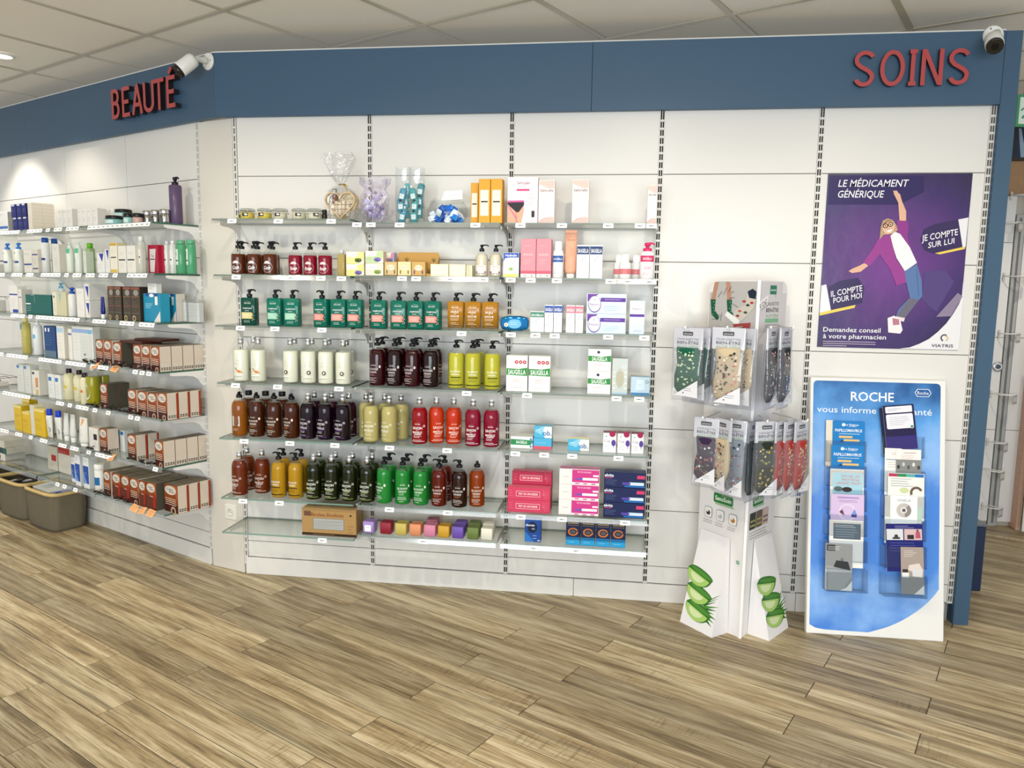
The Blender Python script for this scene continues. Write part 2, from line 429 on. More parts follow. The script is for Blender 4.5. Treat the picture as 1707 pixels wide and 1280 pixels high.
wall_back = run(MAIN, 'wall_back', MX, 'white shelving wall of smooth panels between slotted uprights', [(.0, 1.66), (1.66, 2.68), (2.68, 3.322)], (0,))
LX = [-2.62, -1.965, -1.31, -.655, 0]
wall_left = run(LEFT, 'wall_left', LX, 'angled white panelled shelving wall at the left', [(-2.62, -1.3), (-1.3, -.655), (-.655, -.001)], (), (0, 1, 2, 3))
b = MB(); b.rbox(.222, .014, 2.235, .001, 'd6d1c6', 'panel'); cf = structure('wall_corner', b.mesh('wall_corner'), label='plain white filler panel joining the two shelving walls')
a = Vector((-.23013, .07775, 0)); cf.location = (a+Vector((0, 0, 0)))/2; cf.rotation_euler = (0, 0, math.atan2(-.07775, .23013))
# ---- blue fascia above, blue end post
def fascia(F, name, X0, X1, seams, d, label):
    root = structure(name, None, label=label); root.location = F.o; root.rotation_euler = (0, 0, F.th)
    e = [X0]+seams+[X1]
    for i in range(len(e)-1):
        b = MB(); b.rbox(e[i+1]-e[i]-.0012, .026, .289, .001, BLUE, 'fascia'); link('fascia_panel', b.mesh('fascia_panel'), root, ((e[i]+e[i+1])/2, -d+.013, 2.2365))
    b = MB(); b.rbox(X1-X0, .012, .006, .001, 'd8d8d2', 'steel_paint'); link('top_strip', b.mesh('top_strip'), root, ((X0+X1)/2, -d+.008, 2.5260))
    b = MB(); b.box(X0, X1, 0, .01, 2.24, 2.52, '55534c', 'paper'); link('backing', b.mesh('backing'), root)
    return root
fm = fascia(MAIN, 'trim_1', -.0795, 3.352, [at_y(987, 130, -.03).x], .03, 'long matt blue fascia board above the white shelving wall')
fl = fascia(LEFT, 'trim_2', -3.2, .182, [LEFT.X(41, .03, 2.4)], .03, 'matt blue fascia board above the angled left wall')
b = MB(); b.rbox(.064, .30, 2.524, .0015, BLUE, 'fascia', cx=.032, cy=.15); post = structure('trim_3', b.mesh('trim_3'), label='matt blue end post of the shelving wall'); post.location = (3.3525, -.03, 0)
# ---- what shows past the post: far wall of the next aisle
FY = 1.60
b = MB(); b.box(2.9, 6.0, FY+.012, FY+.06, 0, 2.617, 'b9b3a6', 'panel'); wr = structure('wall_right', b.mesh('wall_right'), label='far white wall of the next aisle behind the blue post')
pxx = at_y(1651, 876, FY).x
for x0, x1 in ((3.0, pxx-.03), (pxx+.03, pxx+.20)):
    for z0, z1 in ((.03, .62), (.623, 1.2), (1.203, 1.78), (1.783, 2.06)):
        b = MB(); b.rbox(x1-x0, .02, z1-z0, .001, 'e0dedb', 'panel'); link('wall_panel', b.mesh('wall_panel'), wr, ((x0+x1)/2, FY, z0))
b = MB(); b.rbox(.05, .02, 1.95, .002, 'a9a9a6', 'steel_paint'); b.box(-.006, .006, -.0115, -.009, .02, 1.93, '6a6a68', 'paper'); link('upright', b.mesh('upright'), wr, (pxx, FY-.006, .0))
b = MB(); b.rbox(1.5, .02, .50, .001, 'a07b57', 'wood_rim'); link('wood_band', b.mesh('wood_band'), wr, (pxx+.3, FY, 2.065))
b = MB(); b.rbox(.09, .02, .12, .001, '9c8560', 'wood_rim'); link('skirting_block', b.mesh('skirting_block'), wr, (pxx+.25, FY-.002, 0))
b = MB(); b.rbox(.08, .10, 2.06, .002, 'd0a890', 'wood_rim'); pil = structure('trim_4', b.mesh('trim_4'), label='pinkish wooden pillar beside the far white wall'); q = at_z(1697, 880, 0); pil.location = (q.x, q.y, 0)
me = upright_me(.03, 1.2, 2, .05); q = at_z(1706, 893, 0); o = structure('trim_5', me, label='white slotted steel upright at the right picture edge'); o.location = (q.x+.01, q.y, 0)
# ---- glass shelves
FRONT = .25
BR = [(0, 0), (.19, 0), (.19, -.012), (.175, -.017), (.11, -.02), (.065, -.027), (.04, -.042), (.025, -.066), (.012, -.078), (0, -.08)]
b = MB(); b.prism([(p[0], p[1]) for p in BR], -.002, .002, 'e4e2de', 'steel_paint', fn=lambda v: (v[1], -v[0], v[2]-.009))
for dd in (.15, .165): b.cyl(0, 0, 0, .001, .0001, 'e4e2de')
bracket_me = b.mesh('bracket')
def tag_me(w=.042, h=.0205):
    b = MB(); b.box(-w/2, w/2, -.0006, .0006, -h, 0, 'fbfbf8', 'paper')
    A = Art(); A.rect(-w*.25, -h*.6, w*.1, -h*.42, '555555'); A.rect(w*.14, -h*.6, w*.24, -h*.42, '555555')
    A.put(b, lambda x, y, k: (x, -.0006-k, y)); return b.mesh('price_tag')
TAG = tag_me()
def shelf(F, X0, X1, z, label, tags, rail=True, group=None):
    L = X1-X0; b = MB(); T = .008
    b.box(-L/2, L/2, -FRONT, -.012, -T, 0, 'f8fbf9', 'shelf_glass')
    for i in (2, 3, 4, 5): b.m[i] = 'glass_edge'; b.c[i] = lin('3f6a5a' if i != 2 else '7d9c90')
    root = link('glass_shelf', None, None, F.P((X0+X1)/2, 0, z), F.th); tag(root, label, 'shelf', group)
    link('glass_panel', b.mesh('glass_panel'), root)
    for x in (-L/2+.004, L/2-.004): link('bracket', bracket_me, root, (x, 0, 0))
    if rail:
        b = MB(); vs = []
        prof = [(-FRONT-.001, -.001), (-FRONT-.0025, -.001), (-FRONT-.0085, -.021), (-FRONT-.007, -.0215)]
        b.add([(x, y, zz) for x in (-L/2, L/2) for y, zz in prof], [(0, 1, 5, 4), (1, 2, 6, 5), (2, 3, 7, 6), (3, 0, 4, 7), (0, 3, 2, 1), (4, 5, 6, 7)], 'f2f2f0', 'rail_plastic')
        link('price_rail', b.mesh('price_rail'), root)
    for X in tags:
        x = X-(X0+X1)/2
        o = link('price_tag', TAG, root, (x, -FRONT-(.0042 if rail else .0015), -.002)); o.rotation_euler = (-.31, 0, 0) if rail else (-.12, 0, 0)
    return root
ORD = ['first', 'second', 'third', 'fourth', 'fifth', 'sixth', 'seventh', 'eighth', 'ninth', 'tenth', 'eleventh', 'twelfth', 'thirteenth', 'fourteenth']
LV = ['top', 'second', 'third', 'fourth', 'fifth', 'sixth', 'lowest']
ZL = [1.748, 1.500, 1.271, 1.008, .748, .463, .297]
ZM = [1.734, 1.504, 1.270, 1.008, .748, .463, .323]
ZA = [1.743, 1.503, 1.268, 1.031, .798, .560, .325]
TAGS = [[(388, 465, 553), (596, 619, 667, 793), (868, 937, 1014, 1067, 1086)],
        [(395, 486, 536, 570), (671, 694.5, 751.5, 806.6), (851.6, 885, 928.5, 1018, 1047, 1083)],
        [(402, 459.4, 537.5), (770,), (852, 893, 925, 1014, 1074)],
        [(394, 464, 566), (778.5,), (879, 1028, 1065.6)],
        [(407.4, 483.6, 558.6), (650, 746), (859.4, 907.4, 954, 1031)],
        [(405.5, 466), (650, 747), (868.7, 937, 1042)],
        [(537.5,), (706,), (890, 960.6)]]
BAY = ['left', 'middle', 'right']
for j in range(7):
    for i in range(3):
        z = ZL[j] if i == 0 else ZM[j]
        shelf(MAIN, MX[i]+.01, MX[i+1]-.01, z, f'{LV[j]} glass shelf in the {BAY[i]} bay of the long white wall',
              [MAIN.X(p, FRONT, z-.01) for p in TAGS[j][i]], not (i == 0 and j > 3), 'glass shelves of the long wall')
for j in range(7):
    for i in range(3):
        X1, X0 = -.655*i-.008, -.655*(i+1)+.008; tg = []
        lim = {3: -.46, 4: -.45, 5: -.45}.get(j, -.03)
        if j < 6:
            x = X1-.03
            while x > X0+.02:
                if x < lim and R.random() < .72: tg.append(x)
                x -= .0435
        else: tg = [x for x in (-.86, -.98, -1.06) if X0 < x < X1]
        if j == 3 and i == 0: tg += [-.08, -.14, -.2]
        if j == 4 and i == 0: tg += [-.2, -.26]
        if j == 5 and i == 0: tg += [-.06]
        shelf(LEFT, X0, X1, ZA[j], f'{LV[j]} glass shelf of the angled left wall, {ORD[i]} bay from the corner', tg, True, 'glass shelves of the angled wall')
# ---- sign letters, cut from board and held off the fascia
def stroke(b, pts, wd, y0, y1, col, closed=False):
    n = len(pts); Lf, Rt = [], []
    for i in range(n):
        a = Vector(pts[(i-1) % n] if closed or i > 0 else pts[i]); c = Vector(pts[(i+1) % n] if closed or i < n-1 else pts[i]); p = Vector(pts[i])
        d1 = (p-a).normalized() if (p-a).length > 1e-6 else (c-p).normalized(); d2 = (c-p).normalized() if (c-p).length > 1e-6 else d1
        n1 = Vector((-d1.y, d1.x)); n2 = Vector((-d2.y, d2.x)); mm = (n1+n2)
        mm = mm/max(.5, mm.length_squared/2)*1.0
        Lf.append(p+mm*wd/2); Rt.append(p-mm*wd/2)
    rng = range(n if closed else n-1)
    for i in rng:
        j = (i+1) % n
        b.prism([Lf[i], Rt[i], Rt[j], Lf[j]], y0, y1, '231a1c', 'steel_paint')
        pa = [Lf[i], Rt[i], Rt[j], Lf[j]]; b.add([(q.x, y0-.0006, q.y) for q in pa], [(0, 1, 2, 3)], col, 'steel_paint')
def arc(cx, cy, rx, ry, a0, a1, n=14): return [(cx+rx*math.cos(math.radians(a0+(a1-a0)*i/n)), cy+ry*math.sin(math.radians(a0+(a1-a0)*i/n))) for i in range(n+1)]
def letter(ch):                      # strokes in a cell 0..w x 0..1
    t = .11
    if ch == 'S': return .60, [arc(.31, .735, .23, .21, 25, 180, 10)+[(.10, .66), (.18, .57), (.42, .43), (.51, .33)]+arc(.30, .27, .215, .215, -0, -160, 12)], []
    if ch == 'O': return .62, [], [arc(.31, .5, .25, .445, 0, 345, 23)]
    if ch == 'I': return .34, [[(.17, .055), (.17, .945)], [(.06, .055), (.28, .055)], [(.06, .945), (.28, .945)]], []
    if ch == 'N': return .62, [[(.08, 0), (.08, 1)], [(.10, .97), (.52, .03)], [(.54, 0), (.54, 1)]], []
    if ch == 'B': return .52, [[(.07, 0), (.07, 1)], [(.07, .945), (.26, .945)]+arc(.26, .735, .16, .21, 90, -90, 8)+[(.07, .525)], [(.26, .525)]+arc(.26, .29, .19, .235, 90, -90, 8)+[(.07, .055)]], []
    if ch == 'E': return .46, [[(.07, 0), (.07, 1)], [(.07, .945), (.42, .945)], [(.07, .5), (.37, .5)], [(.07, .055), (.43, .055)]], []
    if ch == 'A': return .58, [[(.05, 0), (.29, 1)], [(.29, 1), (.53, 0)], [(.14, .32), (.44, .32)]], []
    if ch == 'U': return .60, [[(.07, 1), (.07, .28)]+arc(.30, .28, .23, .225, 180, 360, 12)+[(.53, 1)]], []
    if ch == 'T': return .52, [[(.26, 0), (.26, 1)], [(.03, .945), (.49, .945)]], []
    if ch == 'É': w_, s, c = letter('E'); return w_, s+[[(.17, 1.08), (.30, 1.26)]], c
def sign(F, d, word, spans, z0, z1, label):
    root = link('wall_sign', None, None, F.P(0, d, 0), F.th); tag(root, label, 'sign')
    for ch, (p0, p1) in zip(word, spans):
        X0, X1 = F.X(p0, d, (z0+z1)/2), F.X(p1, d, (z0+z1)/2)
        w_, op, cl = letter(ch); H = z1-z0; b = MB(); kx = (X1-X0)/w_
        wd = (.115 if len(word) < 6 else .135)*H
        for n_, (s, c) in enumerate([(q, False) for q in op]+[(q, True) for q in cl]):
            stroke(b, [(X0+x*kx, z0+y*H) for x, y in s], wd, -(.027 if len(word) < 6 else .036)-.0009*n_, -.012-.0005*n_, 'b04848', c)
        link('letter', b.mesh('letter'), root)
    return root
e = lambda px, py: at_y(px, py, -.045).z
sign(MAIN, .03, 'SOINS', [(1419, 1456), (1463, 1505), (1508, 1527), (1530, 1569), (1575, 1613)], e(1520, 144), e(1520, 84), 'raised red SOINS letters on the blue fascia')
def zl(px, py, d=.045):
    r = ray(px, py); k = (d-(CAM-LEFT.o).dot(LEFT.en))/r.dot(LEFT.en); return (CAM+r*k).z
sign(LEFT, .03, 'BEAUTÉ', [(197, 211), (214, 229), (231, 249), (250, 268), (267, 286), (288, 305)], zl(250, 189), zl(250, 138), 'raised red BEAUTÉ letters on the blue fascia of the angled wall')
# ================================================================ PRODUCTS: kinds
def hdist(F, X, d, z): return (F.P(X, d, z)-CAM).dot(FW)/FPX      # metres per photo pixel there
def pump(b, z, r, col, side=1, s=1.0, neck_h=.014, mat='plastic', spout=.030, yaw=0):
    b.loft([(z, r*.96, r*.96), (z+.001, r, r), (z+neck_h-.002, r, r), (z+neck_h, r*.8, r*.8)], 16, col, mat)
    b.cyl(0, 0, z+neck_h, z+neck_h+.009*s, r*.42, col, mat, 10)
    zt = z+neck_h+.008*s
    b.loft([(zt, r*.62, r*.62), (zt+.005*s, r*.72, r*.72), (zt+.010*s, r*.7, r*.7), (zt+.013*s, r*.42, r*.42)], 12, col, mat)
    c, q = math.cos(yaw), math.sin(yaw)
    b.tube([(side*x*c, side*x*q, zt+zz) for x, zz in ((0, .0085*s), (spout*.45, .0105*s), (spout*.8, .0095*s), (spout, .004*s))], [.0042*s, .0042*s, .0036*s, .003*s], col, mat, 8)
def round_bottle(liq, art, top, capcol='15161a', R_=.037, H=.145, level=None, mat='liquid', side=1, cat='soap bottle', name='soap_bottle', neck=.0122, clear='f4f6f4', wall=.0016, tint='fbfcfb'):
    # litre soap bottle: straight glass body, domed shoulder, short neck
    k = R_/.037; zs = H
    prof = [(0, R_*.88), (.003, R_*.985), (.009, R_), (zs-.008*k, R_), (zs+.003*k, R_*.975), (zs+.013*k, R_*.89), (zs+.021*k, R_*.76), (zs+.028*k, R_*.58), (zs+.034*k, R_*.42), (zs+.037*k, neck*1.06), (zs+.042*k, neck), (zs+.049*k, neck*.97)]
    b = MB(); b.loft([(z, r, r) for z, r in prof], 22, tint, 'clear', cap0=False, cap1=False); shell = b.mesh('bottle')
    lv = level if level is not None else zs+.026*k
    li = [(z+(.004 if z < .004 else 0), max(.004, r-wall)) for z, r in prof if z < lv-.001]
    # radius at the level
    for a, c in zip(prof, prof[1:]):
        if a[0] <= lv <= c[0]: rl = a[1]+(c[1]-a[1])*(lv-a[0])/(c[0]-a[0])
    li.append((lv, rl-wall)); b = MB(); b.loft([(z, r, r) for z, r in li], 22, liq, mat); lq = b.mesh('liquid')
    parts = [('bottle', shell, []), ('liquid', lq, [])]
    if art:
        A = Art(); art(A, R_, H); b = MB(); A.put(b, on_cyl(R_+.0002)); parts.append(('label', b.mesh('label'), []))
    zc = zs+.038*k; b = MB()
    if top == 'pump': pump(b, zc, .0142*k, capcol, side, k)
    elif top == 'nozzle':                      # locked-down dispenser facing the viewer
        b.loft([(zc, .0135, .0135), (zc+.001, .0142, .0142), (zc+.013, .0142, .0142), (zc+.0145, .011, .011)], 16, capcol)
        b.loft([(zc+.0145, .0075, .0075), (zc+.026, .0065, .0065), (zc+.028, .005, .005)], 10, capcol); b.tube([(0, 0, zc+.021), (0, -.014, zc+.0205)], .0042, capcol)
    elif top == 'disc':
        b.loft([(zc, .0155, .0155), (zc+.002, .0165, .0165), (zc+.020, .0165, .0165), (zc+.0225, .0145, .0145)], 18, capcol)
    elif top == 'silver':
        b.loft([(zc, .0128, .0128), (zc+.0008, .0133, .0133), (zc+.0215, .0133, .0133), (zc+.0225, .0122, .0122)], 18, 'd6d6d8', 'metal')
        b.loft([(zc+.0225, .0085, .0085), (zc+.030, .0085, .0085), (zc+.031, .0075, .0075)], 12, 'f1f1f0', 'plastic')
    parts.append(('pump' if top in ('pump', 'nozzle') else 'cap', b.mesh('pump' if top in ('pump', 'nozzle') else 'cap'), []))
    return Kind(name, cat, parts)
def slab_bottle(body, art, W, D, H, e=7, capcol='15161a', mat='liquid', side=1, cat='bottle', name='pump_bottle', foot=None, liquid=True, top='pump', pr=.0125, shoulder=.006, ps=1.0):
    b = MB(); hw, hd = W/2, D/2
    sec = [(0, hw*.93, hd*.9, e), (.003, hw, hd, e), (H-shoulder, hw, hd, e), (H-.001, hw*.93, hd*.88, e), (H, hw*.86, hd*.78, e)]
    if foot:
        b.loft([(0, hw*.93, hd*.9, e), (.003, hw, hd, e), (foot, hw, hd, e)], 24, 'f4f6f2', 'clear', cap0=False, cap1=False)
        z0 = foot*.6
        b2 = MB(); b2.loft([(z0, hw*.96, hd*.94, e), (H-shoulder, hw, hd, e), (H-.001, hw*.93, hd*.88, e), (H, hw*.86, hd*.78, e)], 24, body, mat)
        parts = [('bottle', b2.mesh('bottle'), []), ('base', b.mesh('base'), [])]
    else:
        b.loft(sec, 24, body, mat); parts = [('bottle', b.mesh('bottle'), [])]
    if art:
        A = Art(); art(A, W, H); b = MB(); A.put(b, on_front(D)); parts.append(('label', b.mesh('label'), []))
    b = MB()
    if top == 'pump': b.cyl(0, 0, H, H+.005, pr*.8, body, mat if 'liquid' not in mat else 'plastic'); pump(b, H+.003, pr, capcol, side, ps); parts.append(('pump', b.mesh('pump'), []))
    elif top == 'cap': b.loft([(H-.001, pr*.98, pr*.98), (H+pr*1.7, pr*.95, pr*.95), (H+pr*1.8, pr*.85, pr*.85)], 16, capcol); parts.append(('cap', b.mesh('cap'), []))
    return Kind(name, cat, parts)
def round_pack(body, art, Rr, H, cat, name, cap=None, capcol='ffffff', capr=None, caph=.02, mat='plastic', taper=.0, shoulder=None, top='cap', side=1, capmat='plastic', ps=1.0):
    # opaque cylindrical pack with a cap or pump
    b = MB(); sh = shoulder if shoulder is not None else .006
    b.loft([(0, Rr*.95, Rr*.95), (.002, Rr, Rr), (H-sh, Rr*(1-taper), Rr*(1-taper)), (H-sh*.3, Rr*(1-taper)*.86, Rr*(1-taper)*.86), (H, Rr*(1-taper)*.6, Rr*(1-taper)*.6)], 20, body, mat)
    parts = [('body', b.mesh('body'), [])]
    if art:
        A = Art(); art(A, Rr, H); b = MB(); A.put(b, on_cyl(Rr+.0002)); parts.append(('label', b.mesh('label'), []))
    b = MB(); cr = capr or Rr*.6
    if top == 'cap':
        b.loft([(H-.001, cr*.97, cr*.97), (H, cr, cr), (H+caph-.002, cr*.96, cr*.96), (H+caph, cr*.85, cr*.85)], 18, capcol, capmat); parts.append(('cap', b.mesh('cap'), []))
    elif top == 'pump': pump(b, H-.001, cr, capcol, side, ps); parts.append(('pump', b.mesh('pump'), []))
    return Kind(name, cat, parts)
def tube_pack(body, art, W, H, D, cat, name, capcol='ffffff', up=True, mat='plastic', caph=.02):
    # squeezed tube: flat crimp at one end, cap at the other
    b = MB(); hw = W/2
    if up: sec = [(caph, hw*.72, D/2*.85), (caph+.006, hw*.9, D/2), (caph+.02, hw, D/2), (H*.7, hw, D*.33), (H-.008, hw*1.02, .003, 3), (H, hw*1.02, .0015, 3)]
    else: sec = [(0, hw, .0015, 3), (.008, hw, .003, 3), (H*.3, hw, D*.33), (H-caph-.01, hw*.95, D/2), (H-caph, hw*.8, D/2*.9)]
    b.loft(sec, 20, body, mat); parts = [('body', b.mesh('body'), [])]
    b = MB(); z = 0 if up else H-caph
    b.loft([(z, hw*.68, D/2*.8), (z+.001, hw*.7, D/2*.84), (z+caph-.001, hw*.7, D/2*.84), (z+caph, hw*.64, D/2*.76)], 18, capcol); parts.append(('cap', b.mesh('cap'), []))
    if art:
        A = Art(); art(A, W, H); b = MB(); z0 = caph
        def dep(y):
            for a, c in zip(sec, sec[1:]):
                if a[0] <= y <= c[0]: t = (y-a[0])/(c[0]-a[0]+1e-9); return a[2]+(c[2]-a[2])*t
            return sec[-1][2]
        A.put(b, lambda x, y, k: (x, -dep(y)*max(.2, (1-min(1, abs(x)/hw)**2)**.5)-k-.0006, y)); parts.append(('label', b.mesh('label'), []))
    return Kind(name, cat, parts)
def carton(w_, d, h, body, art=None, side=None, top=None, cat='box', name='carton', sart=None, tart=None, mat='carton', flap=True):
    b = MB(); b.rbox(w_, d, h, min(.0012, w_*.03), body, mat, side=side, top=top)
    root = b.mesh(name); parts = []
    A = Art()
    if art: art(A, w_, h)
    b = MB(); A.put(b, on_front(d))
    if sart: B = Art(); sart(B, d, h); B.put(b, on_right(w_))
    B = Art()
    if flap: B.rect(-w_*.46, -d*.42, w_*.46, -d*.42+.0007, '8a8780')
    if tart: tart(B, w_, d)
    B.put(b, on_top(h))
    if b.f: parts.append(('printed_face', b.mesh('printed_face'), []))
    return Kind(name, cat, parts, root)
# ---------------------------------------------------------------- placing rows
def lay(kind, F, z, d, pxs, desc, where, group=None, rots=None, jit=.0, row=''):
    n = len(pxs)
    for i, p in enumerate(pxs):
        X = F.X(p, d, z+.03); rz = F.th+((rots[i] if isinstance(rots, (list, tuple)) else rots) if rots is not None else R.uniform(-jit, jit))
        lab = (f'{ORD[i]} {desc} from left' if n > 1 else desc)+(f', {row} row' if row else '')+f', {where}'
        kind.put(F.P(X, d, z), rz, lab, (group or desc+'s') if n > 1 else group)
def box_row(F, z, df, spans, hpx, dep, desc, where, mk, deep=1, group=None, zup=0, row='', levels=1, h=None):
    # cartons whose front faces span the given photo columns; mk(w, dep, h) -> Kind
    kd = {}
    n = len(spans)
    for i, (a, c) in enumerate(spans):
        x0, x1 = F.X(a, df, z+.03), F.X(c, df, z+.03); w_ = round(x1-x0-.0008, 3)
        hh = h or hpx*hdist(F, (x0+x1)/2, df, z)
        if i == 0: h0 = hh
        if w_ not in kd: kd[w_] = mk(w_, dep, h0)
        for lv in range(levels):
            for k in range(deep):
                lab = (f'{ORD[i]} {desc} from left' if n > 1 else desc)
                if levels > 1: lab += f', {["bottom", "second", "third", "fourth"][lv] if lv < levels-1 else "top"} of its pile'
                if deep > 1: lab += f', {["front", "second back", "third back", "fourth back"][k]}'
                if row: lab += f', {row} row'
                kd[w_].put(F.P((x0+x1)/2, df-dep/2-k*(dep+.001), z+zup+lv*(h0+.0006)), F.th, lab+f', {where}', (group or desc+'s') if n*deep*levels > 1 else group)
    return h0
SH = lambda j, i: (ZL if i == 0 else ZM)[j]
def W_(j, i): return f'{LV[j]} shelf, {BAY[i]} bay'
def AW(j): return f'{LV[j]} angled shelf'
# ---------------------------------------------------------------- label drawings
def a_savon(c='ffffff', stripe=None, emb=True):
    def f(A, r, H):
        A.text('BEAUTERRA', 0, H*.66, .0045, c, w=.024); A.ring(.0, H*.655, .0135, .0139, c, 12, .6, 2.54, .5)
        A.text('SAVON', -.002, H*.54, .0118, c, w=.046, bold=.008); A.text('DE', -.002, H*.475, .004, c)
        A.text('MARSEILLE', -.002, H*.405, .0095, c, w=.044, bold=.006)
        A.rect(-.017, H*.335, .015, H*.352, stripe or c, 4); A.lines(-.02, .018, H*.29, 2, .006, c)
        A.lines(-.024, .022, H*.16, 1, .004, c); A.rect(-.032, H*.115, .032, H*.125, stripe or c, 8)
        A.ring(.030, H*.60, .0048, .0056, c); A.ell(.030, H*.60, .0022, .0022, c, 8)
    return f
def a_gel(c='ffffff', col2=None):
    def f(A, r, H):
        A.text('BEAUTERRA', 0, H*.66, .0045, c, w=.024); A.ring(.0, H*.655, .0135, .0139, c, 12, .6, 2.54, .5)
        A.text('GEL DOUCHE', -.002, H*.55, .0092, c, w=.049, bold=.006); A.text('SURGRAS', -.002, H*.455, .0085, c, w=.036, bold=.006)
        A.lines(-.018, .016, H*.385, 2, .0055, col2 or c); A.lines(-.024, .02, H*.27, 3, .006, c); A.lines(-.016, .014, H*.13, 1, .004, c)
        A.ell(.030, H*.625, .0046, .0062, c, 10); A.ell(.030, H*.625, .002, .002, col2 or '444444', 8)
    return f
def a_back(c='d9d2c8'):
    def f(A, r, H): A.rrect(-.02, H*.36, .016, H*.68, .002, c); A.lines(-.018, .014, H*.64, 9, .005, '8a8078'); A.lines(-.02, .016, H*.27, 2, .006, c)
    return f
def a_black_lines(txt1, txt2, c='4d4a20'):
    def f(A, r, H):
        A.text(txt1, -.002, H*.55, .0085, 'fffef0', w=.046, bold=.004); A.text(txt2, -.002, H*.46, .008, 'fffef0', w=.036, bold=.004)
        A.rect(-.022, H*.355, .024, H*.38, '1c1c14', 4); A.lines(-.02, .02, H*.29, 2, .006, c); A.rect(-.036, H*.12, .036, H*.148, '1c1c14', 8)
    return f
def a_teal(band, dark=False):
    def f(A, w_, h):
        A.ring(0, h*.80, .017, .0178, 'e7efe9', 12, .5, 2.64, .5); A.text('BEAUTERRA', 0, h*.80, .0058, 'e7efe9', w=.031)
        A.text('SHAMPOOING', -.001, h*.615, .0066, 'f2f5f2', w=.044, bold=.006); A.text('DOUX', -.003, h*.53, .0048, 'f2f5f2')
        A.rect(-w_*.40, h*.235, w_*.33, h*.47, band); A.lines(-w_*.3, w_*.2, h*.40, 2, .006, 'fbf4ec'); A.lines(-w_*.28, w_*.18, h*.30, 1, .006, 'fbf4ec')
        for x, y in ((.30, .46), (.36, .38), (.31, .31), (.38, .25), (.28, .22)): A.ell(w_*x, h*y, .0032, .0045, '173a30', 8); A.ell(w_*(x+.03), h*(y-.03), .002, .003, 'd7b79a', 6)
        A.lines(-w_*.26, w_*.2, h*.16, 2, .006, 'e7efe9', .001); A.ring(w_*.36, h*.68, .0042, .0050, 'e7efe9')
    return f
def a_huile(A, w_, h):
    A.ring(0, h*.80, .017, .0178, 'fff4dc', 12, .5, 2.64, .5); A.text('BEAUTERRA', 0, h*.80, .0055, 'fff4dc', w=.031)
    A.text('HUILE', -.002, h*.64, .0098, 'fffdf6', w=.034, bold=.006); A.text('DE', -.002, h*.57, .0042, 'fffdf6'); A.text('DOUCHE', -.002, h*.49, .0092, 'fffdf6', w=.038, bold=.006)
    A.lines(-.022, .02, h*.40, 2, .006, 'fff4dc'); A.lines(-.02, .018, h*.26, 2, .006, 'fff4dc', .001); A.rect(-w_*.42, h*.15, w_*.42, h*.16, '2a1c08'); A.ring(w_*.30, h*.69, .0045, .0052, 'fff4dc')
def a_milk(kind):
    def f(A, r, H):
        A.text('BEAUTERRA', 0, H*.72, .004, 'c9c3ae', w=.024); A.lines(-.02, .018, H*.63, 2, .006, 'd2cdbb')
        if kind == 'carrot':
            for q, s in ((0, 0), (.006, -.006)): A.poly([(-.010+q, H*.42+s), (.016+q, H*.37+s), (.018+q, H*.355+s), (-.004+q, H*.36+s)], 'd9742f')
            for t in (0, .4, .8): A.line(-.008, H*.41, -.014+.008*t, H*.48, .0014, '4b6a38')
        else:
            A.ring(.004, H*.38, .0045, .0095, '3b322c', 14); A.ell(.004, H*.38, .0048, .0048, 'f8f6ee', 12); A.ell(.009, H*.365, .004, .004, '7c4a42', 10)
        A.rect(-.026, H*.225, .022, H*.238, 'ffffff', 6); A.rect(-.02, H*.185, .016, H*.192, '7c6f86', 4); A.ell(-.03, H*.24, .002, .002, '333333', 8)
    return f
def a_circle(txt, c, ring='f6f0ee'):
    def f(A, r, H):
        A.ring(0, H*.42, .0235, .0243, ring, 26); A.text(txt, 0, H*.40, .013, 'ffffff', w=.032, bold=.006, shear=.25); A.lines(-.016, .016, H*.30, 1, .004, 'ffffff')
        A.poly([(-.013, H*.60), (.013, H*.60), (.010, H*.70), (0, H*.74), (-.010, H*.70)], 'f6f0ee'); A.lines(-.010, .010, H*.66, 1, .004, c, .001)
    return f
# ================================================================ LONG WALL: what stands on the shelves
DF, DB = .185, .098
# ---- top shelf, left bay: clip jars, gift basket, lilac gift glass
def jar(fill, Rr=.0315, H=.05):
    b = MB(); b.loft([(0, Rr*.92, Rr*.92), (.003, Rr, Rr), (H*.72, Rr, Rr), (H*.80, Rr*.93, Rr*.93)], 20, 'fafbfa', 'clear', cap1=False); body = b.mesh('jar')
    b = MB(); b.loft([(.003, Rr*.9, Rr*.9), (.005, Rr*.95, Rr*.95), (H*.62, Rr*.95, Rr*.95)], 18, fill, 'soap'); fl = b.mesh('content')
    b = MB(); b.loft([(H*.80, Rr*1.02, Rr*1.02), (H*.84, Rr*1.08, Rr*1.08), (H*.92, Rr*1.08, Rr*1.08), (H*.97, Rr*.95, Rr*.95), (H, Rr*.7, Rr*.7)], 20, 'e9ecea', 'clear'); lid = b.mesh('lid')
    b = MB(); z = H*.79
    b.tube([(Rr*1.05*math.cos(t*.5236), Rr*1.05*math.sin(t*.5236), z) for t in range(13)], .0009, 'b5b5b2', 'metal', 5)
    b.tube([(Rr*1.03, 0, z), (Rr*1.28, 0, z-.008), (Rr*1.3, 0, z-.016), (Rr*1.06, 0, z-.010)], .0011, 'b5b5b2', 'metal', 5); clip = b.mesh('wire_clip')
    A = Art(); A.rrect(-.014, H*.28, .012, H*.58, .002, '2b2622'); A.rect(-.004, H*.38, .009, H*.50, 'efe9da'); b = MB(); A.put(b, on_cyl(Rr+.0002))
    return Kind('clip_jar', 'jar', [('jar', body, []), ('content', fl, []), ('lid', lid, [('wire_clip', clip)]), ('label', b.mesh('label'), [])])
jy, jw = jar('c9b54a'), jar('cfcbb0')
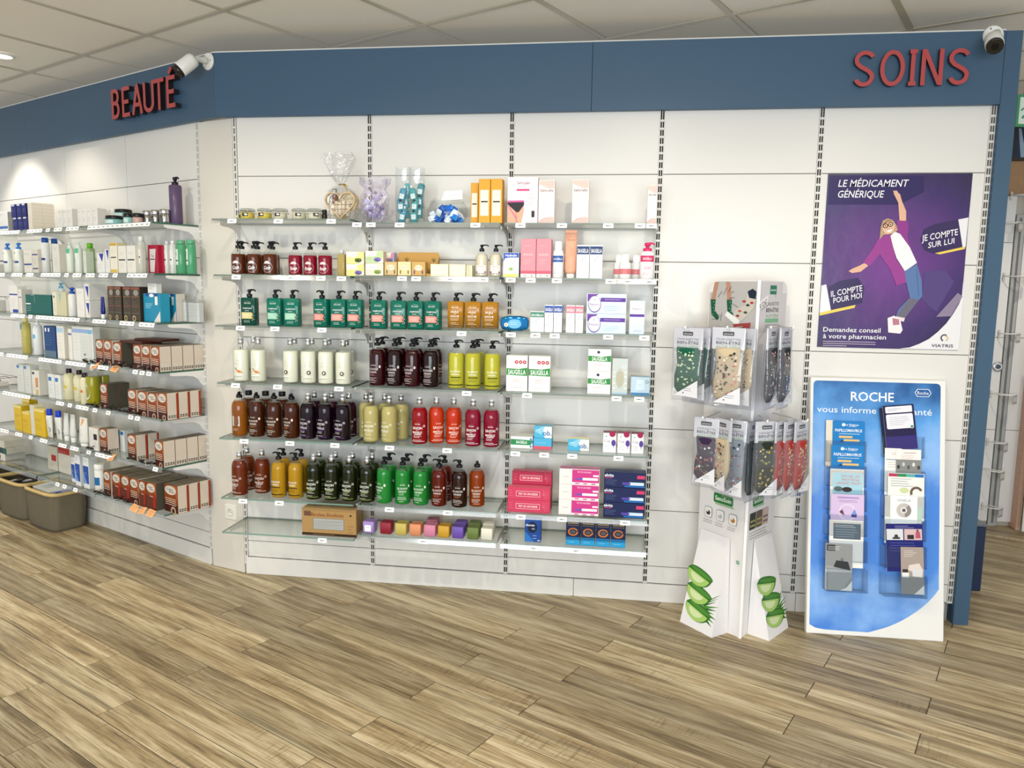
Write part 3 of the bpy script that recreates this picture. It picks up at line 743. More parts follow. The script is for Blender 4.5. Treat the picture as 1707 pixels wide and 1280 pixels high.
lay(jy, MAIN, ZL[0], .185, [412.8, 441.4], 'glass clip jar of yellow balm', W_(0, 0), rots=[.1, -.1])
lay(jw, MAIN, ZL[0], .185, [467.2, 498.8, 524.6], 'glass clip jar of cream balm', W_(0, 0), rots=[0, .25, .6])
lay(jy, MAIN, ZL[0], .10, [408], 'glass clip jar of yellow balm behind the front jars', W_(0, 0))
lay(round_pack('241d1c', None, .012, .030, 'jar', 'small_bottle', capcol='141213', capr=.0105, caph=.017), MAIN, ZL[0], .17, [541], 'small dark bottle beside the wicker gift basket', W_(0, 0))
# cellophane gift bag shell
def cello(b, prof, n=22, wob=.12, seed=1, lean=(0, 0), col='fdfdfd', mat='film'):
    rr = random.Random(seed); o = len(b.v)
    for k, (z, r, ry) in enumerate(prof):
        for i in range(n):
            t = 2*math.pi*i/n; q = 1+wob*(rr.random()-.5)*2
            b.v.append((math.cos(t)*r*q+lean[0]*z, math.sin(t)*ry*q+lean[1]*z, z+(rr.random()-.5)*.008*(k > 1)))
    for k in range(len(prof)-1):
        for i in range(n):
            j = (i+1) % n; b.face([o+k*n+i, o+k*n+j, o+(k+1)*n+j, o+(k+1)*n+i], lin(col), mat, False)
def gift_basket():
    h = .145; ys = -.045
    parts = []
    # heart shaped wicker dish standing upright
    def heart(s, n=28):
        out = []
        for i in range(n):
            t = 2*math.pi*i/n; out.append((s*.0600*math.sin(t)**3*1.15, h*.50+s*(.0042*(13*math.cos(t)-5*math.cos(2*t)-2*math.cos(3*t)-math.cos(4*t)))))
        return out
    b = MB(); b.prism([(x, z) for x, z in heart(.97)], .018, .024, 'd9c7a0', 'soap'); bk = b.mesh('back_panel')
    b = MB(); H_ = heart(1.0)
    for y in (-.030, -.022, .020): b.tube([(x, y, z) for x, z in H_]+[(H_[0][0], y, H_[0][1])], .0042, 'cdb489', 'wood_rim', 6)
    rim = b.mesh('wicker_rim')
    b = MB()
    for i, (x, w_, hh) in enumerate(((-.040, .016, .050), (-.023, .016, .062), (-.006, .017, .055), (.012, .017, .060), (.030, .016, .052))):
        b.loft([(.022, w_/2, .009, 4, x, -.01), (.022+hh, w_/2, .009, 4, x, -.01), (.024+hh, w_/2*.8, .007, 4, x, -.01)], 14, 'dcc8a4' if i % 2 else 'e6d8bc', 'soap')
    towels = b.mesh('rolled_towels')
    b = MB()
    for z, sx in ((.048, .054), (.068, .058)): b.tube([(-sx, -.026, z+.004), (-sx*.4, -.033, z), (sx*.4, -.033, z), (sx, -.026, z+.004)], .0012, '4b3c28', 'fabric', 5)
    cord = b.mesh('cord')
    b = MB(); b.loft([(.075, .013, .013, 2, -.034, 0), (.118, .013, .013, 2, -.034, 0), (.122, .009, .009, 2, -.034, 0)], 14, '7a3f24', 'gloss'); b.cyl(-.034, 0, .122, .140, .010, 'c9c9cb', 'metal'); fl = b.mesh('perfume_flask')
    b = MB(); cello(b, [(.002, .055, .032), (.03, .064, .044), (.09, .068, .046), (.13, .055, .036), (.155, .018, .014), (.165, .014, .012), (.19, .034, .022), (.235, .062, .028), (.27, .075, .03), (.30, .06, .02)], 24, .26, 3, (-.05, 0)); wrap = b.mesh('cellophane_wrap')
    b = MB(); b.tube([(.016*math.cos(t*.6), .013*math.sin(t*.6), .160) for t in range(12)], .0022, 'c9a437', 'foil', 5); b.tube([(.012, -.012, .160), (.024, -.03, .150), (.036, -.036, .128)], .002, 'c9a437', 'foil', 5); b.tube([(.012, -.012, .160), (.020, -.028, .158), (.040, -.034, .146)], .002, 'c9a437', 'foil', 5); rib = b.mesh('gold_ribbon')
    return Kind('gift_basket', 'gift basket', [('back_panel', bk, []), ('wicker_rim', rim, []), ('rolled_towels', towels, []), ('cord', cord, []), ('perfume_flask', fl, []), ('cellophane_wrap', wrap, []), ('gold_ribbon', rib, [])])
lay(gift_basket(), MAIN, ZL[0], .15, [571], 'cream heart-shaped gift basket in tall clear cellophane', W_(0, 0))
def gift_glass():
    b = MB(); b.loft([(0, .030, .030), (.003, .030, .030), (.006, .006, .006), (.018, .006, .006), (.024, .026, .026), (.05, .042, .042), (.085, .045, .045)], 20, 'f4f3f8', 'clear', cap1=False); g = b.mesh('footed_glass')
    b = MB(); rr = random.Random(5)
    for i in range(34):
        x, y, z = rr.uniform(-.034, .034), rr.uniform(-.03, .03), rr.uniform(.036, .135); s = rr.uniform(.008, .016)
        b.loft([(z-s*.8, s*.4, s*.4, 2, x, y), (z, s, s*.8, 2, x, y), (z+s*.8, s*.35, s*.3, 2, x, y)], 7, ['b9aed6', 'cdc5e4', 'a79bc9', 'e2def0'][i % 4], 'paper', smooth=False)
    fl = b.mesh('lilac_petals')
    b = MB(); cello(b, [(.002, .035, .035), (.03, .045, .045), (.08, .058, .052), (.12, .056, .05), (.15, .042, .036), (.175, .058, .04), (.20, .066, .036)], 22, .28, 11, (.03, 0), 'f8f6fd'); wr_ = b.mesh('cellophane_wrap')
    return Kind('gift_glass', 'gift', [('footed_glass', g, []), ('lilac_petals', fl, []), ('cellophane_wrap', wr_, [])])
lay(gift_glass(), MAIN, ZM[0], .165, [624], 'lilac flower gift in footed glass under cellophane', W_(0, 0))
# ---- top shelf, middle bay
def tall_box_of_tubes():
    W0, H0 = .123, .245; b = MB()
    for sx in (-1, 1):
        b.loft([(0, .029, .034, 8, sx*.0305, 0), (H0, .029, .034, 8, sx*.0305, 0)], 16, 'f7fafa', 'sleeve', cap1=False)
    sh = b.mesh('clear_box'); parts = [('clear_box', sh, [])]; rr = random.Random(9)
    for i in range(12):
        x = (-1 if i % 2 else 1)*.0305+(.011 if (i//2) % 2 else -.011)*rr.uniform(.6, 1); z = .004+(i//4)*.045+(i//2 % 2)*.022; b = MB(); a = rr.uniform(-.28, .28)
        M_ = Matrix.Translation((x, (.012 if (i//2) % 2 else -.010), z)) @ Matrix.Rotation(a, 4, 'Y')
        b.loft([(0, .0155, .011, 4), (.056, .0155, .011, 4), (.062, .007, .007)], 12, ['1fa0a8', '2f93b4', '1b8d99', '57b6c0'][i % 4], 'gloss', axis=M_); b.loft([(.062, .007, .007), (.074, .007, .007)], 10, 'f2f4f4', 'plastic', axis=M_)
        A = Art(); A.rect(-.010, .015, .010, .036, 'e8f4f5'); A.lines(-.008, .006, .030, 2, .006, '5f9aa8'); A.put(b, lambda u, v, k: tuple(M_ @ Vector((u, -.0113-k, v))))
        parts.append(('travel_bottle', b.mesh('travel_bottle'), []))
    return Kind('clear_canister', 'canister', parts)
lay(tall_box_of_tubes(), MAIN, ZM[0], .16, [684], 'tall clear box filled with small teal bottles', W_(0, 1))
def candy_bowl():
    b = MB(); b.loft([(0, .055, .045), (.003, .062, .050), (.03, .088, .066), (.06, .092, .07), (.085, .082, .062), (.098, .070, .054)], 26, 'f6f8f8', 'clear', cap1=False)
    b.loft([(.096, .074, .057), (.099, .076, .059), (.103, .074, .057)], 26, 'eef2f2', 'clear', cap0=False, cap1=False); bowl = b.mesh('bowl'); parts = [('bowl', bowl, [])]; rr = random.Random(4)
    k = 0
    for i in range(34):
        t = rr.uniform(0, 6.28); q = rr.random()**.5; x, y = -.010+q*.066*math.cos(t), q*.046*math.sin(t); z = .012+rr.random()*.070*(1-.5*q)
        b = MB(); M_ = Matrix.Translation((x, y, z)) @ Matrix.Rotation(rr.uniform(-1.2, 1.2), 4, 'Y') @ Matrix.Rotation(rr.uniform(-.8, .8), 4, 'X')
        b.loft([(-.019, .011, .0012, 4), (-.015, .013, .003, 4), (0, .013, .006, 4), (.015, .013, .003, 4), (.019, .011, .0012, 4)], 10, ['1b6fd0', '2a86e0', '1458b4', 'e9f1fb'][i % 4 if i % 7 else 3], 'gloss', axis=M_); parts.append(('sachet', b.mesh('sachet'), []))
    b = MB(); b.prism([(-.030, .104), (.068, .112), (.066, .150), (-.012, .146)], -.0006, .0006, 'f2f1ee', 'paper'); A = Art(); A.line(.012, .128, .022, .131, .0012, '777777'); A.line(.026, .128, .034, .132, .0012, '777777'); A.put(b, lambda x, y, q: (x, -.0008-q, y)); parts.append(('card', b.mesh('card'), []))
    return Kind('sachet_bowl', 'bowl', parts)
lay(candy_bowl(), MAIN, ZM[0], .135, [746], 'round clear bowl of blue sachets with white card', W_(0, 1))
def a_yellow(A, w_, h): A.rect(-w_*.36, h*.17, w_*.36, h*.75, 'f3ead2'); A.rect(-w_*.30, h*.47, w_*.30, h*.505, '2e2a22'); A.ell(0, h*.64, .004, .005, 'e3d4a4', 10); A.lines(-w_*.2, w_*.2, h*.42, 3, .008, 'b8ad8c', .0009)
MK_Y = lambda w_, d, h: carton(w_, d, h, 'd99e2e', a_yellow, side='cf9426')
box_row(MAIN, ZM[0], .222, [(797.5, 817), (817.5, 837)], 72, .06, 'yellow carton', W_(0, 1), MK_Y)
box_row(MAIN, ZM[0], .175, [(784.5, 797)], 67, .06, 'yellow carton set back at the left', W_(0, 1), MK_Y)
def a_pants(A, w_, h):
    A.text('Saforelle', w_*.02, h*.88, .0115, '6b2b4c', w=.054, shear=.15); A.line(w_*.02, h*.845, w_*.22, h*.855, .0016, 'd13c7b'); A.rect(-w_*.20, h*.70, w_*.22, h*.745, 'd4477f'); A.lines(-w_*.15, w_*.18, h*.79, 1, .005, 'e59ab6')
    A.lines(w_*.12, w_*.44, h*.63, 6, .0085, 'd48aa6', .001)
    sk, sk2 = 'd9a68c', 'c48f74'
    A.poly([(-w_*.49, h*.005), (-w_*.49, h*.45), (w_*.04, h*.45), (w_*.05, h*.26), (-w_*.04, h*.005)], sk); A.poly([(-w_*.22, h*.005), (-w_*.24, h*.26), (-w_*.20, h*.26), (-w_*.15, h*.005)], sk2)
    A.poly([(-w_*.49, h*.45), (-w_*.49, h*.41), (-w_*.2, h*.24), (-w_*.12, h*.24), (w_*.055, h*.40), (w_*.05, h*.46)], '28222a'); A.poly([(-w_*.49, h*.45), (w_*.05, h*.46), (w_*.045, h*.50), (-w_*.49, h*.49)], 'd05a94')
    A.line(-w_*.46, h*.37, -w_*.2, h*.10, .004, 'd05a94'); A.rect(w_*.30, h*.13, w_*.40, h*.27, '2a2a2a'); A.lines(w_*.25, w_*.45, h*.05, 1, .005, 'cc7777')
box_row(MAIN, ZM[0], .225, [(845.5, 896)], 75, .065, 'white carton printed with black briefs', W_(0, 2), lambda w_, d, h: carton(w_, d, h, 'f1e6e6', a_pants, side='ecd7da'))
def a_saf(A, w_, h):
    A.rect(-w_*.47, h*.80, w_*.47, h*.985, 'dfc3ba'); A.poly([(-w_*.47, h*.80), (-w_*.47, h*.90), (w_*.1, h*.80)], 'f5efe9'); A.text('Saforelle', 0, h*.76, h*.06, '6e3246', w=w_*.82, bold=.01)
    A.lines(-w_*.42, w_*.3, h*.65, 2, h*.05, 'b9a49c', .001); A.ring(-w_*.22, h*.42, w_*.08, w_*.09, 'd8cac2'); A.lines(-w_*.1, w_*.42, h*.24, 2, h*.04, 'b9a49c', .0009)
    A.poly([(-w_*.47, h*.01), (-w_*.47, h*.04), (-w_*.2, h*.12), (w_*.2, h*.155), (w_*.47, h*.15), (w_*.47, h*.01)], 'dcbab2'); A.line(-w_*.47, h*.045, w_*.1, h*.15, .001, 'a3606c')
MK_S = lambda w_, d, h: carton(w_, d, h, 'f3eee8', a_saf, side='efe5de')
box_row(MAIN, ZM[0], .215, [(897, 924)], 71, .05, 'cream and pink slim carton beside the briefs carton', W_(0, 2), MK_S)
box_row(MAIN, ZM[0], .215, [(953, 981)], 72, .05, 'cream and pink slim carton standing alone', W_(0, 2), MK_S)
box_row(MAIN, ZM[0], .215, [(1078.5, 1094)], 63, .045, 'small cream and pink carton at the shelf end', W_(0, 2), MK_S)
# ---- second shelf, left bay
am = round_bottle('6a2f12', a_circle('Cola', 'a43a26'), 'pump', R_=.0332, H=.086, level=.094)
lay(am, MAIN, ZL[1], .185, [398, 424.3, 451], 'brown liquid soap pump bottle', W_(1, 0), rots=[.05, 0, -.05], row='front')
lay(am, MAIN, ZL[1], .105, [404, 430, 455], 'brown liquid soap pump bottle', W_(1, 0), rots=[.4, .4, .5], row='back')
rd = round_bottle('9c1030', a_circle('Rouge', 'd6402c', 'f6d7d2'), 'pump', R_=.0318, H=.084, level=.090)
lay(rd, MAIN, ZL[1], .188, [493, 517.6], 'red liquid soap pump bottle', W_(1, 0), rots=[.1, .05])
rd2 = Kind('soap_bottle', 'soap bottle', [p for p in round_bottle('9c1030', a_circle('Rouge', 'd6402c', 'f6d7d2'), 'pump', R_=.0318, H=.084, level=.090, side=-1).parts])
lay(rd2, MAIN, ZL[1], .188, [542.5], 'red liquid soap pump bottle with its spout turned left', W_(1, 0))
def a_gold(A, w_, h): A.lines(-w_*.3, w_*.25, h*.6, 3, .008, '8b7c48', .0009)
lay(slab_bottle('c4ae6c', a_gold, .036, .03, .098, e=5, capcol='c9c9cc', top='cap', pr=.0105, name='perfume_flask', cat='bottle'), MAIN, ZL[1], .18, [570], 'slim gold bottle with silver cap', W_(1, 0))
def a_soapbox(fig, bg, hi):
    def f(A, w_, h):
        A.rect(-w_*.48, h*.02, w_*.48, h*.98, 'ece6d6'); A.poly([(-w_*.48, h*.02), (w_*.2, h*.02), (w_*.48, h*.45), (w_*.48, h*.98), (w_*.3, h*.98), (-w_*.48, h*.5)], bg)
        A.ell(-w_*.12, h*.72, w_*.26, h*.17, 'f6f3ec', 16); A.text('Savon', -w_*.12, h*.72, h*.16, '7a4a86', w=w_*.34, shear=.2); A.lines(-w_*.40, -w_*.05, h*.42, 3, h*.09, 'a08db0', .0008)
        A.ell(w_*.18, h*.30, w_*.2, h*.17, fig, 14); A.ell(w_*.28, h*.36, w_*.09, h*.11, hi, 10); A.ell(w_*.08, h*.38, w_*.08, h*.09, hi, 10)
    return f
w_s = MAIN.X(607, .222, 1.52)-MAIN.X(577, .222, 1.52)-.001
def soapbox(fig, bg, hi): return carton(w_s, .05, .0535, 'e6dcc4', a_soapbox(fig, bg, hi), cat='soap box', name='soap_carton')
for k, (p, up, f, bg, hi, dsc) in enumerate(((592, 0, '5a4a8e', 'e4dc86', '7a6cae', 'soap carton with purple figs, lower of its pair'), (592, 1, '3f4a22', 'dfe08a', '5d6a30', 'soap carton with dark olives, upper of its pair'),
        (624, 0, '6f8a3a', 'eee3c6', '88a04e', 'soap carton with green olives, lower of its pair'), (624, 1, '5b4b98', 'b9cf9a', '8474b8', 'soap carton with violet berries, upper of its pair'))):
    X = MAIN.X(p, .222, 1.52); soapbox(f, bg, hi).put((X, -.197, (ZL if p < 600 else ZM)[1]+up*.0541), 0, dsc+', '+W_(1, 0 if p < 600 else 1), 'small soap cartons in pairs')
X = MAIN.X(650, .12, 1.52); carton(.042, .05, .052, 'c6b6d4', a_soapbox('4f6aa8', 'c98fa4', '5f86b8'), cat='soap box', name='soap_carton').put((X, -.10, ZM[1]+.054), 0, 'single violet soap carton raised behind the pairs, '+W_(1, 1))
carton(.042, .05, .0535, 'd8cfb8', a_soapbox('4f6aa8', 'c98fa4', '5f86b8'), cat='soap box', name='soap_carton').put((X, -.10, ZM[1]), 0, 'beige soap carton under the violet one, '+W_(1, 1))
def kraft_tray():
    b = MB(); w_ = .19; b.prism([(-w_/2, .002), (w_/2, .002), (w_/2, .100), (w_/2-.008, .107), (-w_/2+.008, .107), (-w_/2, .100)], .028, .030, 'b98d45', 'carton')
    A = Art()
    for x, y in ((-.055, .072), (.07, .070)):
        for a in (-.9, -.45, 0, .45, .9): A.line(x, y-.006, x+.014*math.sin(a), y+.014*math.cos(a), .0018, '4f5a2e')
    A.put(b, lambda x, y, k: (x, .0278-k, y)); back = b.mesh('display_back')
    b = MB(); b.box(-w_/2, w_/2, -.045, .03, 0, .002, 'a97f3e', 'carton'); b.box(-w_/2, w_/2, -.047, -.045, 0, .012, 'b98d45', 'carton')
    for s in (-1, 1): b.prism([(-.045, 0), (.03, 0), (.03, .09), (-.045, .012)], -.001, .001, 'a97f3e', 'carton', fn=lambda v, s=s: (s*w_/2+v[1], v[0], v[2]))
    return Kind('kraft_display', 'display tray', [('display_back', back, []), ('tray', b.mesh('tray'), [])])
kraft_tray().put((MAIN.X(696, .155, 1.52), -.165, ZM[1]), 0, 'golden kraft display tray for small soaps, '+W_(1, 1))
def a_kraftsoap(c1, c2, txt):
    def f(A, w_, h):
        A.rect(-w_*.42, h*.08, w_*.42, h*.92, c1); A.ell(0, h*.56, w_*.28, h*.22, 'f3e6c4', 16); A.text(txt, 0, h*.6, h*.13, c2, w=w_*.44); A.lines(-w_*.25, w_*.25, h*.45, 2, h*.09, c2, .0008)
        for s in (-1, 1): A.ell(s*w_*.30, h*.25, w_*.06, h*.16, c2, 8)
    return f
for (a, c), c1, c2, t, dsc in (((640.5, 662), 'cdb487', '6b6a3c', 'SOAP', 'kraft soap carton with aloe leaves'), ((663, 685), 'e2cf97', '8b6a32', 'SAVON', 'pale yellow soap carton with flowers'), ((686, 709), 'c9a25a', '6a4a8a', 'LAVON', 'golden soap carton with purple lettering')):
    x0, x1 = MAIN.X(a, .222, 1.52), MAIN.X(c, .222, 1.52)
    carton(x1-x0-.001, .045, .060, 'c7a468' if c1 != 'e2cf97' else 'e6d8ac', a_kraftsoap(c1, c2, {'SOAP': 'Savon', 'SAVON': 'Savon', 'LAVON': 'SAVON'}[t]), cat='soap box', name='soap_carton').put(((x0+x1)/2, -.1995, ZM[1]+.0022), 0, dsc+', '+W_(1, 1), 'soaps in the kraft display')
MK_C = lambda w_, d, h: carton(w_, d, h, 'e9e3bf', lambda A, w2, h2: (A.rect(-w2*.44, h2*.1, w2*.44, h2*.9, 'efeacd'), A.lines(-w2*.2, w2*.2, h2*.6, 2, h2*.16, 'd6cc9f', .0008)), cat='soap box', name='soap_carton')
box_row(MAIN, ZM[1], .222, [(717.5, 747.5), (748.5, 776)], 20.5, .045, 'flat cream soap carton', W_(1, 1), MK_C)
for i in range(3):
    x = MAIN.X(779.5+i*3.3, .205, 1.52); carton(.0075, .07, .050, 'e6e0bd', None, cat='soap box', name='soap_carton', flap=False).put((x, -.18, ZM[1]), 0, f'{ORD[i]} thin cream carton on edge after the flat cartons, {W_(1, 1)}', 'thin cream cartons on edge')
def a_lotion(A, r, H): A.rect(-.026, H*.20, .026, H*.62, 'efe1dd', 8); A.text('BEAUTERRA', 0, H*.55, .004, '7a5a62', w=.024); A.lines(-.016, .014, H*.46, 2, .006, 'b07a86'); A.ell(-.02, H*.26, .005, .004, '7a3f52', 8); A.ell(.02, H*.26, .004, .004, '7a3f52', 8); A.rect(-.026, H*.185, .026, H*.20, '6b4650', 8)
lot = round_bottle('ddd5bd', a_lotion, 'pump', R_=.0280, H=.082, mat='milk', level=.100)
lay(lot, MAIN, ZM[1], .188, [803, 826.5], 'cream lotion pump bottle', W_(1, 1))
# ---- second shelf, right bay
def a_hyd(A, w_, h): A.rect(-w_*.48, h*.80, w_*.48, h*.985, '2a54b4'); A.poly([(-w_*.48, h*.80), (-w_*.48, h*.62), (-w_*.38, h*.76), (-w_*.1, h*.80)], '2a54b4'); A.rrect(-w_*.40, h*.45, w_*.46, h*.78, .006, 'f5f5f0'); A.text('Hydralin', 0, h*.89, h*.10, 'ffffff', w=w_*.72, bold=.01); A.lines(-w_*.3, w_*.3, h*.58, 1, .01, '7fa05c'); A.ell(0, h*.34, w_*.16, h*.07, 'a9c878', 12); A.ell(0, h*.34, w_*.06, h*.03, '6f9a44', 8); A.rect(-w_*.48, h*.02, w_*.48, h*.14, 'e8df7a')
box_row(MAIN, ZM[1], .215, [(838.5, 865)], 41, .05, 'blue and white wash carton', W_(1, 2), lambda w_, d, h: carton(w_, d, h, 'f0f0ea', a_hyd, side='2a4fa6'))
def a_pink(A, w_, h): A.rect(-w_*.49, h*.10, w_*.49, h*.18, 'cc5f72'); A.rect(-w_*.49, h*.005, w_*.49, h*.10, 'e9dcda'); A.text('Gydrelle', -w_*.02, h*.60, h*.055, 'f7dcdc', w=w_*.64, shear=.2); A.lines(-w_*.3, w_*.25, h*.46, 3, h*.05, 'f3cccc', .001); A.lines(-w_*.3, w_*.2, h*.82, 1, h*.05, 'f3cccc', .001); A.ell(-w_*.2, h*.055, .003, .003, '9b9b9b', 8); A.ell(w_*.25, h*.055, .003, .003, '6a7a5a', 8)
box_row(MAIN, ZM[1], .218, [(867.5, 893), (893.5, 918.5)], 64, .055, 'tall pink carton', W_(1, 2), lambda w_, d, h: carton(w_, d, h, 'dc8f9a', a_pink, side='c97d8a'))
def a_saug(band, c2='7f8aa0'):
    def f(A, r, H): A.rect(-.026, H*.56, .026, H*.78, band, 8); A.text('SAUGELLA', 0, H*.67, .0095, 'ffffff', w=.043, bold=.008); A.line(-.014, H*.30, .012, H*.50, .003, c2); A.line(-.004, H*.30, .014, H*.44, .0016, c2); A.lines(-.02, .012, H*.22, 2, .006, '9a9a9a', .0009)
    return f
sg = round_pack('eceeee', a_saug('2f5ea8', '8fb0d0'), .0245, .122, 'bottle', 'wash_bottle', capr=.0165, caph=.034, shoulder=.022)
lay(sg, MAIN, ZM[1], .19, [930], 'white wash bottle with blue band', W_(1, 2))
lay(tube_pack('e7a98d', lambda A, w_, h: (A.text('Saforelle', 0, h*.80, .008, '8a5540', w=.036, shear=.3), A.lines(-.004, .016, h*.62, 5, .008, 'c07e62', .0009), A.lines(-.012, .01, h*.25, 2, .008, 'c98c72', .0009)), .050, .205, .042, 'tube', 'cream_tube', 'f2ece6'), MAIN, ZM[1], .185, [951], 'tall peach cream tube', W_(1, 2))
def a_sbox(band, txtc='ffffff'):
    def f(A, w_, h): A.rect(-w_*.48, h*.72, w_*.48, h*.96, band); A.text('SAUGELLA', 0, h*.83, h*.115, txtc, w=w_*.84, bold=.012); A.line(-w_*.2, h*.50, w_*.2, h*.68, .0022, '9aa6c0'); A.lines(-w_*.36, w_*.3, h*.46, 2, h*.05, '8d92a4', .0009); A.lines(-w_*.36, w_*.2, h*.30, 2, h*.05, '8d92a4', .0009)
    return f
box_row(MAIN, ZM[1], .215, [(960.5, 982), (982.5, 1004)], 55, .05, 'white carton with navy band', W_(1, 2), lambda w_, d, h: carton(w_, d, h, 'eceef0', a_sbox('263f70'), side='e6e8ea'))
pk = round_pack('ecebe9', lambda A, r, H: (A.rect(-.03, H*.28, .03, H*.58, 'd9787c', 10), A.lines(-.014, .012, H*.48, 2, .007, 'f6e4e2')), .0255, .074, 'bottle', 'small_bottle', capr=.017, caph=.030, shoulder=.014)
lay(pk, MAIN, ZM[1], .195, [1041.5], 'small white bottle with pink band in front', W_(1, 2))
lay(pk, MAIN, ZM[1], .13, [1032, 1060.5], 'small white bottle with pink band set back', W_(1, 2))
sp = round_pack('f2eeee', lambda A, r, H: (A.rect(-.034, H*.62, .034, H*.84, 'cf3f6c', 10), A.text('SAUGELLA', 0, H*.73, .0095, 'ffffff', w=.040, bold=.008), A.text('Gel', .002, H*.42, .014, 'c65a86', shear=.3), A.lines(-.02, .016, H*.22, 2, .007, 'c08aa0')), .031, .118, 'bottle', 'pump_bottle', capcol='d8326a', capr=.019, shoulder=.02, top='pump', ps=1.1)
lay(sp, MAIN, ZM[1], .19, [1078], 'white pump bottle with raspberry collar', W_(1, 2))
# ---- third shelf
def teal(body, band, side=1): return slab_bottle(body, a_teal(band), .0725, .045, .126, capcol='17181a', mat='gloss', side=side, name='shampoo_bottle', cat='shampoo bottle', pr=.0128, ps=1.0)
lay(teal('0c4438', 'cfc58a'), MAIN, ZL[2], .19, [417], 'dark green shampoo pump bottle with cream band', W_(2, 0))
lay(teal('0f6a58', '93c9ae'), MAIN, ZL[2], .19, [460], 'left teal shampoo pump bottle with mint band', W_(2, 0), 'teal shampoo bottles', rots=-.12)
lay(teal('0f6a58', '93c9ae'), MAIN, ZL[2], .19, [488.6], 'right teal shampoo pump bottle with mint band', W_(2, 0), 'teal shampoo bottles')
t_l, t_r = teal('0c6352', 'd98c80', -1), teal('0c6352', 'd98c80')
lay(t_l, MAIN, ZL[2], .19, [537.5], 'teal pump bottle with pink band, spout left', W_(2, 0), 'teal shampoo bottles', rots=-.25)
lay(t_r, MAIN, ZL[2], .19, [565.5, 593], 'teal pump bottle with pink band', W_(2, 0), 'teal shampoo bottles', rots=[.03, -.06])
lay(t_r, MAIN, ZM[2], .19, [632.5, 665.5, 694, 722.5], 'teal pump bottle with pink band', W_(2, 1), 'teal shampoo bottles', rots=[0, .04, -.03, -.10])
hl = slab_bottle('c68a2a', a_huile, .0735, .045, .126, mat='liquid_light', name='shower_oil_bottle', cat='shower oil bottle', pr=.0128, foot=.018)
lay(hl, MAIN, ZM[2], .19, [760.5, 789, 817.5], 'amber shower oil pump bottle', W_(2, 1), rots=[0, .03, 0])
def wipes():
    b = MB(); b.loft([(-.062, .012, .002, 3), (-.055, .026, .006, 4), (-.03, .033, .02, 4), (.03, .033, .02, 4), (.055, .026, .006, 4), (.062, .012, .002, 3)], 18, '2b86c8', 'foil', axis=Matrix.Translation((0, 0, .0355)) @ Matrix.Rotation(math.pi/2, 4, 'Y')); pk_ = b.mesh('pouch')
    A = Art(); A.ell(.0, .034, .030, .020, '6fb6e2', 18); A.ell(-.036, .030, .009, .009, 'e7edf2', 12); A.ell(-.036, .030, .005, .005, 'd8a14a', 10); A.lines(-.02, .022, .040, 2, .008, 'e7f2fa', .0012); b = MB(); A.put(b, lambda x, y, k: (x, -.0206-k, y))
    return Kind('wipes_pack', 'wipes', [('pouch', pk_, []), ('label', b.mesh('label'), [])])
lay(wipes(), MAIN, ZM[2], .205, [858], 'shiny blue wipes pack lying on its edge', W_(2, 2), rots=.06)
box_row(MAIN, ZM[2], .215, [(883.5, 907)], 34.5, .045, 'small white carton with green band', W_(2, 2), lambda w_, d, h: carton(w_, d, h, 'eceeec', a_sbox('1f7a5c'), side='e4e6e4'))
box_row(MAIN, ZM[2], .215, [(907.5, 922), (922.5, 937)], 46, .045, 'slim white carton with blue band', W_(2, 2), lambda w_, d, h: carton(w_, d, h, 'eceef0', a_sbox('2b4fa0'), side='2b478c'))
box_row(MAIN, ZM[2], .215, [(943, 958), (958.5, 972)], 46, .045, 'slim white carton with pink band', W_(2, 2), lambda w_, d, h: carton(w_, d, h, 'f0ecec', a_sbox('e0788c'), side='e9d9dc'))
def a_repl(A, w_, h): A.rect(-w_*.48, h*.02, w_*.48, h*.98, 'cfe0f0'); A.poly([(-w_*.48, h*.98), (-w_*.2, h*.98), (-w_*.48, h*.6)], '6a3a9c'); A.rect(-w_*.15, h*.60, w_*.48, h*.80, '5f3597'); A.ell(-w_*.30, h*.47, w_*.165, h*.42, '5f3597', 24); A.ell(-w_*.30, h*.49, w_*.150, h*.385, 'f4f5f8', 24); A.text('Replens', -w_*.30, h*.47, h*.13, '6c4a8c', w=w_*.25, bold=.01); A.ell(-w_*.30, h*.70, .004, .006, 'b8b8c8', 8); A.lines(-w_*.05, w_*.40, h*.71, 1, .006, 'e8e0f2', .0011); A.lines(-w_*.06, w_*.35, h*.38, 3, h*.1, '7fa6d0', .0011)
box_row(MAIN, ZM[2], .222, [(977, 1043)], 33, .06, 'wide light blue and purple carton', W_(2, 2), lambda w_, d, h: carton(w_, d, h, 'd7e4f2', a_repl, side='c5d6ea'), levels=2)
def a_repl2(A, w_, h): A.rect(-w_*.48, h*.02, w_*.48, h*.98, 'cfe0f0'); A.rect(-w_*.48, h*.52, w_*.48, h*.60, '5f3597'); A.ell(0, h*.77, w_*.38, h*.17, 'f4f5f8', 22); A.text('Replens', 0, h*.76, h*.06, '6c4a8c', w=w_*.6, bold=.01); A.rect(-w_*.48, h*.30, w_*.48, h*.5, 'f1f4f8'); A.lines(-w_*.36, w_*.3, h*.45, 2, h*.05, '9ab0cc', .001); A.lines(-w_*.2, w_*.4, h*.1, 1, .005, '5f3597')
box_row(MAIN, ZM[2], .215, [(1048.5, 1074)], 56, .05, 'tall light blue carton with purple band', W_(2, 2), lambda w_, d, h: carton(w_, d, h, 'd7e4f2', a_repl2, side='c5d6ea'))
